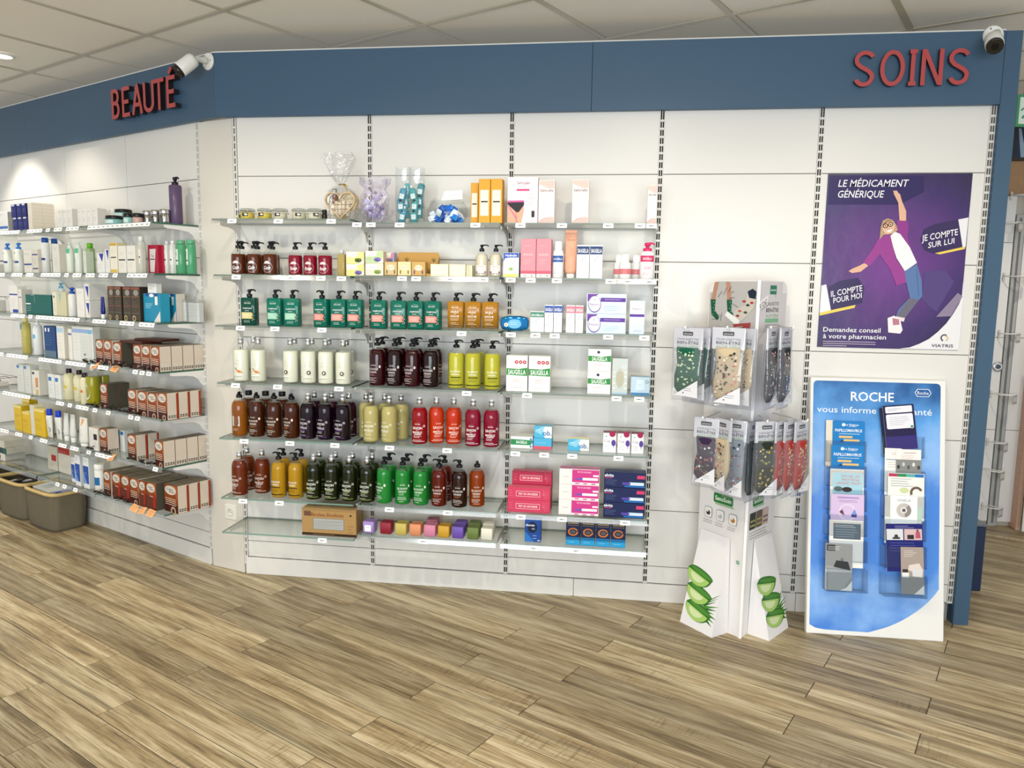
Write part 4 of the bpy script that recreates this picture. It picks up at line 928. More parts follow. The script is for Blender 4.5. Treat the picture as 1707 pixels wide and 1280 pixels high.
# ---- fourth shelf
mkc = round_bottle('e6e6d4', a_milk('carrot'), 'silver', R_=.0362, H=.138, mat='milk', level=.149)
mkn = round_bottle('e6e6d4', a_milk('nut'), 'silver', R_=.0362, H=.138, mat='milk', level=.149)
lay(mkc, MAIN, ZL[3], .185, [402.7, 431.5], 'milky soap bottle with carrot label', W_(3, 0))
lay(mkc, MAIN, ZL[3], .105, [424], 'milky soap bottle behind the carrot bottles', W_(3, 0))
lay(mkn, MAIN, ZL[3], .185, [485, 514.5, 543.5, 572.5], 'milky soap bottle with coconut label', W_(3, 0), rots=[-.35, .3, 0, .05], row='front')
lay(mkn, MAIN, ZL[3], .105, [492, 521, 549, 578], 'milky soap bottle with coconut label', W_(3, 0), rots=[.3, .4, .3, .9], row='back')
dr = round_bottle('3a050c', a_gel('e8d8d8', 'c98a92'), 'pump', R_=.0372, level=.168); drk = round_bottle('240608', a_gel('e8dcdc'), 'pump', R_=.0372, level=.168)
for p, k, r_ in ((629.5, dr, -.25), (658.5, drk, -.15), (687.5, dr, -.3), (718, drk, -.15)):
    lay(k, MAIN, ZM[3], .185, [p], f'{"dark red" if k is dr else "blackish red"} shower gel bottle, {dict(zip((629.5, 658.5, 687.5, 718), ORD))[p]} from left, front row', W_(3, 1), 'dark red shower gel bottles', rots=r_)
lay(dr, MAIN, ZM[3], .102, [637.5, 665.5, 693.5, 724], 'dark red shower gel bottle', W_(3, 1), 'dark red shower gel bottles', rots=[.5, .4, .5, .9], row='back')
yl = round_bottle('ded83e', a_black_lines('GEL DOUCHE', 'SURGRAS'), 'pump', mat='liquid_light', R_=.0372, level=.160)
lay(yl, MAIN, ZM[3], .185, [760.5, 788, 820.5], 'bright yellow shower gel bottle', W_(3, 1), rots=[.1, .2, .15], row='front')
lay(yl, MAIN, ZM[3], .105, [795], 'bright yellow shower gel bottle behind the yellow trio', W_(3, 1), 'bright yellow shower gel bottles')
def a_pad(A, w_, h):
    A.poly([(-w_*.49, h*.46), (w_*.49, h*.44), (w_*.49, h*.67), (w_*.1, h*.63), (-w_*.49, h*.64)], '2e8a3c'); A.text('SAUGELLA', 0, h*.545, h*.13, 'ffffff', w=w_*.82, bold=.012)
    for i in range(3): A.ell(-w_*.02+i*w_*.19, h*.82, w_*.085, w_*.085, 'b52a3a', 14); A.ell(-w_*.02+i*w_*.19, h*.82, w_*.035, w_*.03, 'f0d8d8', 8)
    A.lines(-w_*.2, w_*.18, h*.34, 3, h*.04, 'c98a8a', .001); A.lines(-w_*.3, w_*.3, h*.12, 1, .004, 'bbbbbb')
box_row(MAIN, ZM[3], .222, [(843.5, 879), (880.5, 917)], 60, .07, 'large white pad carton with green band', W_(3, 2), lambda w_, d, h: carton(w_, d, h, 'ecebe6', a_pad, side='dfe2da'))
def a_pad2(A, w_, h): A.poly([(-w_*.49, h*.46), (w_*.49, h*.44), (w_*.49, h*.72), (w_*.1, h*.66), (-w_*.49, h*.70)], '2e8a3c'); A.text('SAUGELLA', 0, h*.565, h*.17, 'ffffff', w=w_*.66, bold=.012); A.ell(-w_*.05, h*.86, w_*.065, w_*.065, '2b2b52', 12); A.ring(w_*.14, h*.86, w_*.05, w_*.06, 'c9c9c9'); A.ring(w_*.30, h*.86, w_*.05, w_*.06, 'c9c9c9'); A.lines(-w_*.26, w_*.25, h*.34, 2, h*.07, 'c08a8a', .001); A.lines(-w_*.3, w_*.3, h*.12, 1, .004, 'bbbbbb')
box_row(MAIN, ZM[3], .220, [(979, 1017.5)], 37.5, .07, 'white pad carton with green band', W_(3, 2), lambda w_, d, h: carton(w_, d, h, 'edece8', a_pad2, side='dfe2da'), levels=2)
def a_grey(A, w_, h): A.rect(-w_*.48, h*.01, w_*.48, h*.99, 'c4ccc8'); A.ell(0, h*.45, w_*.26, h*.26, 'b5b39c', 18); A.ring(w_*.26, h*.78, w_*.09, w_*.12, 'eef0f0'); A.rect(-w_*.48, h*.01, w_*.48, h*.06, '9fc0d2'); A.lines(-w_*.2, w_*.2, h*.66, 1, .005, 'eef0f0'); [A.ell(sx*w_*.36, h*y, w_*.08, h*.035, 'd7dedb', 10) for sx in (-1, 1) for y in (.18, .32, .5, .62)]
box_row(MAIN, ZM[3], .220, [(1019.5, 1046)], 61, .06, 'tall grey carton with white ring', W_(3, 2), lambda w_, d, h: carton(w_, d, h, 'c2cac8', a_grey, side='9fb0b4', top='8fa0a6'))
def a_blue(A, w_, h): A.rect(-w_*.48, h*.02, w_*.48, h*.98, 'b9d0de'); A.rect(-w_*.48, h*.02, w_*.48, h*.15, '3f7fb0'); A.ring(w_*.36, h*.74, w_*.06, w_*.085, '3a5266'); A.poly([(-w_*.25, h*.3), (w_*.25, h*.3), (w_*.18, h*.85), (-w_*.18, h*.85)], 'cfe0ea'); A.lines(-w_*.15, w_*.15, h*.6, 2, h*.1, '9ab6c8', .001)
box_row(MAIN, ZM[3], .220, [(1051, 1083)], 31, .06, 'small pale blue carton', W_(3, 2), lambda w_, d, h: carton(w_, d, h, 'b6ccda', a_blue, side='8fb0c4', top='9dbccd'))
# ---- fifth shelf
a1 = round_bottle('4e2006', a_gel('efe6da', 'd08a5a'), 'nozzle', R_=.0368, level=.168); a2 = round_bottle('a05a12', a_back(), 'nozzle', mat='liquid_light', R_=.0368, level=.168); a3 = round_bottle('542008', a_gel('efe6da'), 'disc', R_=.0368, level=.168)
lay(a2, MAIN, ZL[4], .188, [400.5], 'amber shower gel bottle showing its back label', W_(4, 0), 'amber shower gel bottles')
lay(a1, MAIN, ZL[4], .188, [429, 458, 487], 'amber shower gel bottle', W_(4, 0), rots=[-.1, -.05, -.4], row='front')
lay(a3, MAIN, ZL[4], .102, [416, 444, 471.5], 'amber shower gel bottle with disc cap', W_(4, 0), row='back')
pu = round_bottle('1c0718', a_savon('e9e2ea', '6a3a8c'), 'silver', R_=.0372, level=.168); pv = round_bottle('3a0a1e', a_savon('d9c8d2'), 'silver', R_=.0372, level=.168)
lay(pu, MAIN, ZL[4], .188, [514.5, 543, 572], 'dark purple soap bottle', W_(4, 0), rots=[-.35, -.35, -.35], row='front')
lay(pv, MAIN, ZL[4], .102, [525, 553.5, 582], 'dark purple soap bottle', W_(4, 0), row='back', rots=.3)
py_ = round_bottle('dccd84', a_savon('fffef2', 'e0d49a'), 'silver', mat='liquid_light', R_=.0368, level=.168)
lay(py_, MAIN, ZM[4], .188, [619, 649], 'pale yellow soap bottle', W_(4, 1), rots=[0, -.4], row='front')
lay(py_, MAIN, ZM[4], .102, [611, 642, 669], 'pale yellow soap bottle', W_(4, 1), rots=[.4, .3, -.5], row='back')
lay(round_bottle('a80c18', a_savon(), 'silver', R_=.0372, level=.168), MAIN, ZM[4], .188, [699.5], 'red soap bottle beside the orange bottles', W_(4, 1))
lay(round_bottle('e63c10', a_savon('ffe9dc'), 'silver', mat='liquid_light', R_=.0372, level=.168), MAIN, ZM[4], .155, [727.5, 756.5], 'orange soap bottle', W_(4, 1), rots=[.5, .25])
lay(round_bottle('9c0c34', a_savon(), 'silver', R_=.0372, level=.168), MAIN, ZM[4], .188, [788.5, 819], 'magenta soap bottle', W_(4, 1), rots=[-.05, .05])
def a_flat(A, w_, h): A.poly([(-w_*.49, h*.30), (w_*.4, h*.30), (w_*.49, h*.5), (w_*.49, h*.72), (-w_*.49, h*.78)], '2a8a50'); A.text('SAUGELLA', 0, h*.54, h*.24, 'ffffff', w=w_*.50, bold=.012); [A.ell(w_*.42, h*y, w_*.045, h*.1, '3f7fb0', 10) for y in (.2, .55, .82)]
box_row(MAIN, ZM[4], .195, [(851, 888)], 20, .08, 'flat white carton with green stripe', W_(4, 2), lambda w_, d, h: carton(w_, d, h, 'eceeea', a_flat, side='dcdfda', top='d4d8d3'))
def a_ob(bg, foot=None):
    def f(A, w_, h): A.rect(-w_*.49, h*.02, w_*.1, h*.98, bg); A.poly([(w_*.1, h*.02), (w_*.49, h*.02), (w_*.49, h*.98), (-w_*.05, h*.98)], 'f2efe6'); A.poly([(-w_*.49, h*.55), (-w_*.05, h*.98), (w_*.1, h*.98), (-w_*.1, h*.3)], '8fcbe4'); A.text('ob.', w_*.24, h*.45, h*.42, '1a6ca8', bold=.02); A.lines(-w_*.42, -w_*.1, h*.7, 1, .006, 'eaf4fa', .0014)
    return f
def a_ob2(A, w_, h): A.rect(-w_*.49, h*.30, w_*.49, h*.98, '4fb0d8'); A.rect(-w_*.49, h*.02, w_*.49, h*.30, 'd8586c'); A.lines(-w_*.4, w_*.3, h*.6, 1, .006, 'a8dcf0')
box_row(MAIN, ZM[4], .200, [(889, 919.5)], 19, .075, 'light blue carton with red foot', W_(4, 2), lambda w_, d, h: carton(w_, d, h, '5ab4d8', a_ob2, side='4a9cc0'))
box_row(MAIN, ZM[4], .200, [(890, 920)], 20, .07, 'blue and white tampon carton on the red-footed one', W_(4, 2), lambda w_, d, h: carton(w_, d, h, '5ab4d8', a_ob('4fb0d8'), side='b8ccd4', top='6fa8c4'), zup=19*hdist(MAIN, 1.45, .2, .8)+.001)
box_row(MAIN, ZM[4], .195, [(946.5, 982.5)], 20, .05, 'blue and white tampon carton lying alone', W_(4, 2), lambda w_, d, h: carton(w_, d, h, '6cc0e0', a_ob('4fb0d8'), side='e6e0b0', top='e8e2b4'))
def a_cup(A, w_, h): A.ell(w_*.20, h*.94, w_*.24, h*.15, 'a01f4c', 16); A.rect(-w_*.49, h*.985, w_*.49, h*1.0, '7a2044'); A.ell(-w_*.26, h*.82, .003, .003, '5fa08c', 8); A.text('Cup', -w_*.18, h*.60, h*.13, '8d8d96', w=w_*.46); A.ell(w_*.30, h*.50, w_*.17, h*.16, '5a3f94', 16); A.rect(w_*.28, h*.22, w_*.32, h*.36, '8d7cb8'); A.lines(-w_*.40, w_*.1, h*.40, 4, h*.07, 'b0b0b8', .0009)
box_row(MAIN, ZM[4], .205, [(1005, 1027), (1029, 1050.5), (1052, 1073)], 34, .05, 'white carton with purple cup picture', W_(4, 2), lambda w_, d, h: carton(w_, d, h, 'ececee', a_cup, side='6d2342', top='6d2342'))
# ---- sixth shelf
br = round_bottle('7a2f10', a_savon('f1e6dc'), 'silver', R_=.0372, level=.168)
lay(br, MAIN, ZL[5], .188, [400.5], 'brown soap bottle at the shelf end', W_(5, 0), 'brown soap bottles', rots=-.3)
lay(br, MAIN, ZL[5], .10, [413], 'brown soap bottle behind the first', W_(5, 0), 'brown soap bottles', rots=.5)
lay(br, MAIN, ZL[5], .135, [438], 'brown soap bottle next to the golden pumps', W_(5, 0), 'brown soap bottles')
gd = round_bottle('d6a21e', a_black_lines('GEL DOUCHE', 'SURGRAS'), 'pump', mat='liquid_light', R_=.0355, level=.168, side=-1)
lay(gd, MAIN, ZL[5], .188, [465.5, 493.5], 'golden shower gel pump bottle', W_(5, 0), row='front', rots=-.1)
lay(gd, MAIN, ZL[5], .105, [473.5, 503], 'golden shower gel pump bottle', W_(5, 0), row='back')
dg = round_bottle('1c2408', a_savon('eef0e4', 'a9c46a'), 'silver', R_=.0372, level=.168)
dgb = round_bottle('2c3a0c', a_savon('c9d0b0'), 'silver', R_=.0372, level=.168)
lay(dg, MAIN, ZL[5], .188, [523.5, 553.5, 583], 'dark olive soap bottle', W_(5, 0), row='front', rots=[0, 0, -.1])
lay(dg, MAIN, ZM[5], .188, [612.5], 'dark olive soap bottle at the left shelf end', W_(5, 1), 'dark olive soap bottles', rots=-.1)
lay(dgb, MAIN, ZL[5], .105, [533, 560, 588.5], 'dark olive soap bottle', W_(5, 0), row='back', rots=.4)
lay(dgb, MAIN, ZM[5], .105, [621], 'dark olive soap bottle behind the end one', W_(5, 1), 'dark olive soap bottles', rots=.4)
gr = round_bottle('259c3c', a_gel('f0faf0', 'cfe8cf'), 'pump', mat='liquid_light', R_=.0368, level=.160)
lay(gr, MAIN, ZM[5], .188, [641, 671.5, 701.5], 'bright green shower gel bottle', W_(5, 1), row='front', rots=[-.5, .25, -.05])
lay(gr, MAIN, ZM[5], .105, [649, 678.5, 708], 'bright green shower gel bottle', W_(5, 1), row='back')
rb = round_bottle('6a160a', a_gel('f3e6dc', 'c87a4a'), 'pump', R_=.0368, level=.168, side=-1)
lay(rb, MAIN, ZM[5], .188, [732], 'red brown shower gel bottle in front', W_(5, 1), 'red brown shower gel bottles')
lay(rb, MAIN, ZM[5], .105, [741], 'red brown shower gel bottle behind its twin', W_(5, 1), 'red brown shower gel bottles', rots=.4)
lay(round_bottle('30120c', a_gel('f3ece6', 'c87a4a'), 'pump', R_=.0372, level=.168, side=-1), MAIN, ZM[5], .188, [765.5], 'blackish brown shower gel bottle', W_(5, 1))
lay(round_bottle('a0400c', a_gel('f7eee2'), 'nozzle', R_=.0368, level=.168), MAIN, ZM[5], .16, [795], 'orange brown shower gel bottle at the right', W_(5, 1), rots=.15)
def a_test(A, w_, h): A.rrect(-w_*.30, h*.28, w_*.26, h*.72, .002, 'f4d0d6'); A.rrect(-w_*.292, h*.31, w_*.252, h*.69, .002, 'c73a58'); A.text('TEST DE GROSSESSE', -w_*.02, h*.5, h*.17, 'f7e6e8', w=w_*.46, bold=.01); [A.line(w_*.33, h*.5, w_*(.33+.14*math.cos(t)), h*(.5+.42*math.sin(t)), .0008, 'e88a9c') for t in (-1, -.5, 0, .5, 1, 1.5)]; A.lines(-w_*.46, -w_*.36, h*.75, 3, h*.22, 'ea9aaa', .0009)
box_row(MAIN, ZM[5], .222, [(845.5, 917)], 21, .05, 'raspberry pregnancy test carton', W_(5, 2), lambda w_, d, h: carton(w_, d, h, 'cc3f5e', a_test, side='b5324f', top='d8687c'), levels=2, group='raspberry test cartons')
box_row(MAIN, ZM[5], .165, [(853, 919)], 21, .05, 'dark raspberry test carton, pile behind', W_(5, 2), lambda w_, d, h: carton(w_, d, h, 'b52c4c', a_test, side='a02440', top='c04a62'), levels=3, group='raspberry test cartons')
def a_ptest(A, w_, h): A.rect(-w_*.18, h*.06, w_*.49, h*.97, 'cc3a86'); A.text('TEST DE GROSSESSE', w_*.12, h*.82, h*.10, 'f9e4ee', w=w_*.34); A.rrect(w_*.08, h*.30, w_*.46, h*.46, .002, 'f7f2f4'); A.poly([(-w_*.15, h*.34), (w_*.08, h*.30), (w_*.08, h*.48)], '6a5ab4'); A.rect(-w_*.18, h*.05, w_*.49, h*.15, 'f3eaee'); A.rect(w_*.34, h*.55, w_*.48, h*.66, 'f7e6ee'); A.lines(-w_*.4, -w_*.24, h*.5, 1, .004, 'b0a8a8', .0016); [A.rect(w_*q, h*.05, w_*(q+.1), h*.11, 'cc3a86') for q in (-.1, .1, .3)]
box_row(MAIN, ZM[5], .222, [(931, 998)], 26, .06, 'white and pink test carton', W_(5, 2), lambda w_, d, h: carton(w_, d, h, 'ece6e2', a_ptest, side='e2dcd8', top='dd86b0'), levels=3, group='white and pink test cartons')
def a_navy(A, w_, h): A.text('elvita', -w_*.38, h*.80, h*.20, 'e9ebf2', bold=.02); A.rect(-w_*.48, h*.60, -w_*.30, h*.64, 'd0407a'); A.lines(-w_*.46, -w_*.15, h*.48, 4, h*.09, '6f7ca8', .0009); A.rect(w_*.30, h*.62, w_*.49, h*.84, 'd0406c'); A.rrect(w_*.10, h*.18, w_*.47, h*.38, .003, 'cfe0f0'); A.rect(-w_*.06, h*.20, w_*.14, h*.36, '5a48a8'); A.rect(w_*.0, h*.05, w_*.49, h*.16, '1f6ab0')
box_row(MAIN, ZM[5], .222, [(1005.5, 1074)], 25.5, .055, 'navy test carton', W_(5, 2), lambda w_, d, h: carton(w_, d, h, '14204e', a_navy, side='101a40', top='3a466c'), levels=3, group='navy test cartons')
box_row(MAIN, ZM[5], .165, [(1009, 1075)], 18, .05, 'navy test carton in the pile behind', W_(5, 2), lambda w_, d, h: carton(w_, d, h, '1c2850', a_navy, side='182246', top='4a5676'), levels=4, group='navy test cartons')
# ---- lowest shelf
def a_band(A, w_, h): A.rect(-w_*.5, h*.0, w_*.5, h*.10, '3a2818'); A.text('Bandeau Bouillotte', -.008, h*.79, h*.13, '7a3f20', w=w_*.60, shear=.15, bold=.008); A.rrect(-w_*.46, h*.72, -w_*.33, h*.90, .003, '6a4a3a'); A.rrect(w_*-.30, h*.22, w_*.28, h*.66, .005, '8c8474'); A.rrect(-w_*.28, h*.25, w_*.265, h*.63, .004, 'a9aaa6'); [A.line(-w_*.26, h*(.30+.06*i), w_*.25, h*(.32+.06*i+.02*(i % 2)), .0022, '8f918e') for i in range(5)]; A.ell(w_*.40, h*.80, .005, .005, '333322', 10); A.lines(w_*.34, w_*.46, h*.40, 3, h*.11, '6a4a30'); A.lines(-w_*.3, w_*.3, h*.05, 1, .004, 'b08c5c')
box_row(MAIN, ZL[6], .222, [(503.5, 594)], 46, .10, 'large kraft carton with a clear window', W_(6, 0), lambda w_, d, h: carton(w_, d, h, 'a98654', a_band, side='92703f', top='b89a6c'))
def cube_soap(c, lbl=False):
    b = MB(); s = .054; b.loft([(0, s/2*.92, s/2*.92, 9), (.003, s/2, s/2, 10), (s-.003, s/2, s/2, 10), (s, s/2*.92, s/2*.92, 9)], 28, c, 'soap', smooth=True); body = b.mesh('soap_cube')
    A = Art(); b = MB()
    if lbl: A.rrect(-.017, .008, .014, .038, .002, 'efeef2'); A.lines(-.010, .008, .026, 1, .004, '8a8aa0')
    else:
        q = tuple(min(1, x*1.18+.01) for x in lin(c)); A.ring(0, s*.48, .0235, .0242, q, 4, math.pi/4, math.pi*2.25)
    A.put(b, on_front(s), 'soap'); return Kind('soap_cube', 'soap', [('stamp', b.mesh('stamp'), [])], body)
for p, c, nm, lb in ((617, '9d84c4', 'lilac', 1), (645.5, '8c1a2e', 'dark red', 0), (670.5, 'c3ae58', 'straw yellow', 0), (694.5, 'd98d62', 'peach', 0), (718.5, 'cf7f9c', 'pink', 0), (741.5, 'c8982a', 'golden', 0), (765, '6a4ca8', 'violet', 0), (790, '66783a', 'olive green', 0), (813, 'e0dccb', 'ivory', 0)):
    lay(cube_soap(c, lb), MAIN, ZM[6], .195, [p], f'{nm} soap cube', W_(6, 1), 'soap cubes on the lowest shelf', rots=-.04)
lay(cube_soap('b5667e'), MAIN, ZM[6], .11, [722], 'dusky pink soap cube at the back', W_(6, 1), 'soap cubes on the lowest shelf')
lay(cube_soap('6a4ca8'), MAIN, ZM[6], .125, [769], 'violet soap cube behind the front row', W_(6, 1), 'soap cubes on the lowest shelf')
lay(cube_soap('5f7034'), MAIN, ZM[6], .125, [792.5], 'olive soap cube behind the front row', W_(6, 1), 'soap cubes on the lowest shelf')
lay(cube_soap('d8d4c4'), MAIN, ZM[6], .125, [815.5], 'ivory soap cube behind the front row', W_(6, 1), 'soap cubes on the lowest shelf')
def a_dur(A, w_, h): A.ell(-w_*.03, h*.62, w_*.30, h*.24, '14223f', 20); A.text('durex', -w_*.16, h*.72, h*.10, 'f2f4f8', w=w_*.56, bold=.02); A.text('vita', w_*.02, h*.57, h*.07, 'cfd8ea', bold=.01); A.poly([(-w_*.49, h*.01), (w_*.1, h*.01), (-w_*.49, h*.45)], '2f74c0'); A.lines(0, w_*.34, h*.27, 1, .006, 'dfe8f4', .0012); A.lines(0, w_*.34, h*.15, 1, .006, 'dfe8f4', .0012); A.rect(w_*.3, h*.05, w_*.45, h*.09, 'cfd8ea')
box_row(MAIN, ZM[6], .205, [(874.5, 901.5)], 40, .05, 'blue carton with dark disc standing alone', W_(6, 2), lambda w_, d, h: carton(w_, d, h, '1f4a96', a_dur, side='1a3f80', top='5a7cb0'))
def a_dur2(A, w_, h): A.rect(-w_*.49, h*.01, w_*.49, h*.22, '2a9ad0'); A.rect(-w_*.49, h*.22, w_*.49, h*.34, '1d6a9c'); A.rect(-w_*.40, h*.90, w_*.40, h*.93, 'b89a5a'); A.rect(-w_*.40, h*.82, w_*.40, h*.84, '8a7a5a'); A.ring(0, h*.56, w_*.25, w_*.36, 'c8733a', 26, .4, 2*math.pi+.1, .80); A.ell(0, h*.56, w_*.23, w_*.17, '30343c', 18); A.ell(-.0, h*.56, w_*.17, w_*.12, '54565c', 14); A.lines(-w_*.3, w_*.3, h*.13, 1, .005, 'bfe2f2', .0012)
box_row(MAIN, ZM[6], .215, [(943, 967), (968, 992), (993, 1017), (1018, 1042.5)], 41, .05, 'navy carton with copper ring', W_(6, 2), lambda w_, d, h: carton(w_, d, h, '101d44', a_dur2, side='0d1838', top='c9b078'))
# ================================================================ ANGLED LEFT WALL: what stands on the shelves
def ab(j, spans, hpx, dep, desc, mk, df=.225, **k): return box_row(LEFT, ZA[j], df, spans, hpx, dep, desc, AW(j), mk, **k)
def la(kind, j, pxs, desc, d=.19, **k): lay(kind, LEFT, ZA[j], d, pxs, desc, AW(j), **k)
def pw(j, px, d=.2): return hdist(LEFT, LEFT.X(px, d, ZA[j]+.05), d, ZA[j]+.05)
def a_white(band='2b3f94', yb=.62, hb=.05, ink='a9a7a2', n=4):
    def f(A, w_, h):
        if band: A.rect(-w_*.48, h*yb, w_*.48, h*(yb+hb), band)
        A.lines(-w_*.36, w_*.32, h*.88, 2, h*.05, ink, .0011); A.lines(-w_*.36, w_*.3, h*.5, n, h*.075, ink, .0009)
    return f
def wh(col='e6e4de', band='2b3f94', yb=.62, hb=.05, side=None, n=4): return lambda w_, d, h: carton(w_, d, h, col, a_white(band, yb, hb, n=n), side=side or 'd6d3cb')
def can(col, band, yb=.6, hb=.06, ink='9a9a9a'):
    def f(A, r, H):
        if band: A.rect(-r*1.1, H*yb, r*1.1, H*(yb+hb), band, 8)
        A.lines(-r*.6, r*.5, H*.5, 4, H*.08, ink, .001)
    return f
# ---- top shelf
ab(0, [(-6, 13.5)], 32, .06, 'white carton with blue marks at the picture edge', wh('e4e4e2', '2f6ab4', .15, .12, '8f8f8c'))
def a_navy2(A, w_, h): A.rect(-w_*.4, h*.86, w_*.2, h*.97, 'd9dce6'); A.lines(-w_*.3, w_*.3, h*.6, 3, h*.1, '7f86b8', .0009)
MKN = lambda w_, d, h: carton(w_, d, h, '141a66', a_navy2, side='0f1450')
h1 = ab(0, [(22, 29.5), (30, 38), (38.5, 46.5)], 22, .05, 'small navy carton, lower layer', MKN, group='small navy cartons')
ab(0, [(20, 28), (29, 37), (37.5, 45)], 21, .05, 'small navy carton, upper layer', MKN, zup=h1+.001, group='small navy cartons')
ab(0, [(47.5, 54)], 45, .06, 'tall cream carton beside the navy cartons', lambda w_, d, h: carton(w_, d, h, 'ded5c6', a_white(None), side='d9cfbe', sart=lambda A, w2, h2: A.lines(-w2*.44, w2*.44, h2*.85, 6, h2*.13, 'f0ead9', .002, jit=.0)), deep=2)
ab(0, [(96.5, 104.5), (105.2, 112.6), (113.2, 120.4)], 30, .05, 'slim white carton in the left trio', wh('e7e4dd', None), group='slim white cartons')
ab(0, [(129.7, 136.8), (137.2, 145), (145.6, 153.8), (154.5, 162.5)], 28, .05, 'slim white carton in the right four', wh('e7e4dd', None), group='slim white cartons')
def cjar(body, lid, r, H, art=None): return round_pack(body, art, r, H*.66, 'jar', 'cosmetic_jar', capcol=lid, capr=r*1.03, caph=H*.34, shoulder=.004)
s = pw(0, 200)
a_jt = lambda A, r, H: (A.rect(-r*.9, H*.25, r*.9, H*.75, 'cfe0dc', 8), A.lines(-r*.5, r*.4, H*.6, 2, H*.2, '6a8a88', .0012))
tj = cjar('7fb4b0', '1c1d1e', 14*s, 15.5*s, a_jt)
la(tj, 0, [191], 'teal jar with black lid in front', d=.20)
la(cjar('7fb4b0', '1c1d1e', 15*s, 15.5*s, a_jt), 0, [208], 'teal jar with black lid at the back', d=.09)
LEFTJ = cjar('7fb4b0', '1c1d1e', 14*s, 15*s, a_jt); LEFTJ.put(LEFT.P(LEFT.X(207, .09, ZA[0]), .09, ZA[0]+16*s), LEFT.th, 'teal jar with black lid stacked on the back teal jar, '+AW(0))
la(cjar('8fc0bc', '1c1d1e', 7.5*s, 18*s, a_jt), 0, [214], 'small teal jar with black lid', d=.20)
la(cjar('c3a096', '1c1d1e', 8.5*s, 17*s, lambda A, r, H: A.lines(-r*.5, r*.5, H*.5, 2, H*.2, '8a6a60')), 0, [230], 'pinkish brown jar with black lid', d=.19)
la(round_pack('dfe9e8', can('', '7fb4b0', .3, .3), 7*s, 22*s, 'bottle', 'serum_bottle', capcol='f2f2f0', capr=4*s, caph=11*s), 0, [180.5, 190], 'pale teal bottle with white dropper', d=.10)
def a_zeb(A, r, H):
    for i in range(9): A.line(-r*.7+i*r*.17, H*.15, -r*.62+i*r*.17+.003*(i % 3-1), H*.85, .0012+.0008*(i % 2), '2b2b2b')
sj = round_pack('c9c9c6', a_zeb, 7.6*s, 15*s, 'jar', 'silver_jar', capcol='d4d4d4', capr=7.8*s, caph=7*s, capmat='metal', mat='metal', shoulder=.004)
la(sj, 0, [246, 259.5, 274.5], 'silver jar with zebra pattern', d=.155)
s2 = pw(0, 294, .1)
la(round_pack('5d4a68', lambda A, r, H: A.lines(-r*.5, r*.4, H*.8, 1, .01, '8a789a'), 10.2*s2, 64*s2, 'bottle', 'pump_bottle', capcol='221a24', capr=5.4*s2, shoulder=.006, top='pump', ps=1.15), 0, [294], 'tall purple pump bottle at the shelf end', d=.10)
# ---- second shelf
s = pw(1, 20)
bp = round_pack('e3e4dc', lambda A, r, H: (A.rect(-r, H*.42, r, H*.50, '24408c', 8), A.ell(0, H*.84, r*.25, r*.25, '7aa05a', 8)), 6.4*s, 39*s, 'bottle', 'pump_bottle', capcol='3a86d6', capr=4*s, top='pump', shoulder=.008, ps=1.1)
la(bp, 1, [14.5, 33], 'white pump bottle with sky blue pump')
ab(1, [(40.5, 53.5)], 36, .05, 'white tube carton with blue band', wh('dfdbd0', '24368c', .36, .07))
ab(1, [(54.5, 64)], 39, .05, 'slim beige carton with two navy bands', lambda w_, d, h: carton(w_, d, h, 'd8d2c6', lambda A, w2, h2: (A.rect(-w2*.48, h2*.75, w2*.48, h2*.80, '2a2f7c'), A.rect(-w2*.48, h2*.16, w2*.48, h2*.21, '2a2f7c'), A.lines(-w2*.3, w2*.3, h2*.6, 3, h2*.1, 'a8a294')), side='c9c2b4'))
la(round_pack('d8d9d6', lambda A, r, H: (A.rect(-r, H*.42, r, H*.49, '24408c', 8), A.lines(-r*.6, r*.4, H*.78, 2, .01, '8a8f98')), 6*s, 48*s, 'bottle', 'lotion_bottle', capcol='1f4a96', capr=5*s, caph=7.5*s), 1, [77.5], 'white lotion bottle with navy blue cap')
ab(1, [(88, 99.5)], 47, .05, 'white carton with blue cap showing above', wh('dedbd2', None, side='cfcabd'))
la(round_pack('d8d9d6', None, 5*s, 48*s, 'bottle', 'lotion_bottle', capcol='1f4a96', capr=4.6*s, caph=7.5*s), 1, [93], 'white bottle with blue cap behind a carton', d=.12)
s = pw(1, 120)
la(round_pack('dfe6da', lambda A, r, H: (A.rect(-r, H*.78, r, H*.96, '5fb890', 8), A.lines(-r*.5, r*.4, H*.5, 4, .012, '9ab09a')), 5.8*s, 42*s, 'bottle', 'pump_bottle', capcol='dfe9e2', capr=3.2*s, top='pump', shoulder=.012, ps=.8), 1, [118, 132.5], 'white bottle with mint green shoulder')
ab(1, [(139, 144)], 36, .04, 'thin pale green carton', wh('d5dccb', None, side='c4cdb8'))
la(Kind('micellar_bottle', 'bottle', slab_bottle('a9c48a', lambda A, w_, h: A.lines(-w_*.3, w_*.3, h*.6, 4, .014, '6f8f4f'), 13.5*s, .035, 40*s, e=5, capcol='5fb11e', mat='liquid_light', top='cap', pr=4.6*s).parts), 1, [151.5], 'clear green bottle with bright green cap')
def a_tri(A, w_, h): A.poly([(-w_*.2, h*.97), (w_*.42, h*.97), (w_*.2, h*.55)], '22389a'); A.lines(-w_*.4, w_*.3, h*.45, 4, h*.08, 'a0a4b0', .0009)
ab(1, [(162, 174.5)], 33, .05, 'white carton with blue triangle', lambda w_, d, h: carton(w_, d, h, 'e4e3df', a_tri, side='c4c2bd'))
ab(1, [(175.5, 183)], 39, .05, 'taller white carton with blue triangle', lambda w_, d, h: carton(w_, d, h, 'e4e3df', a_tri, side='c4c2bd'))
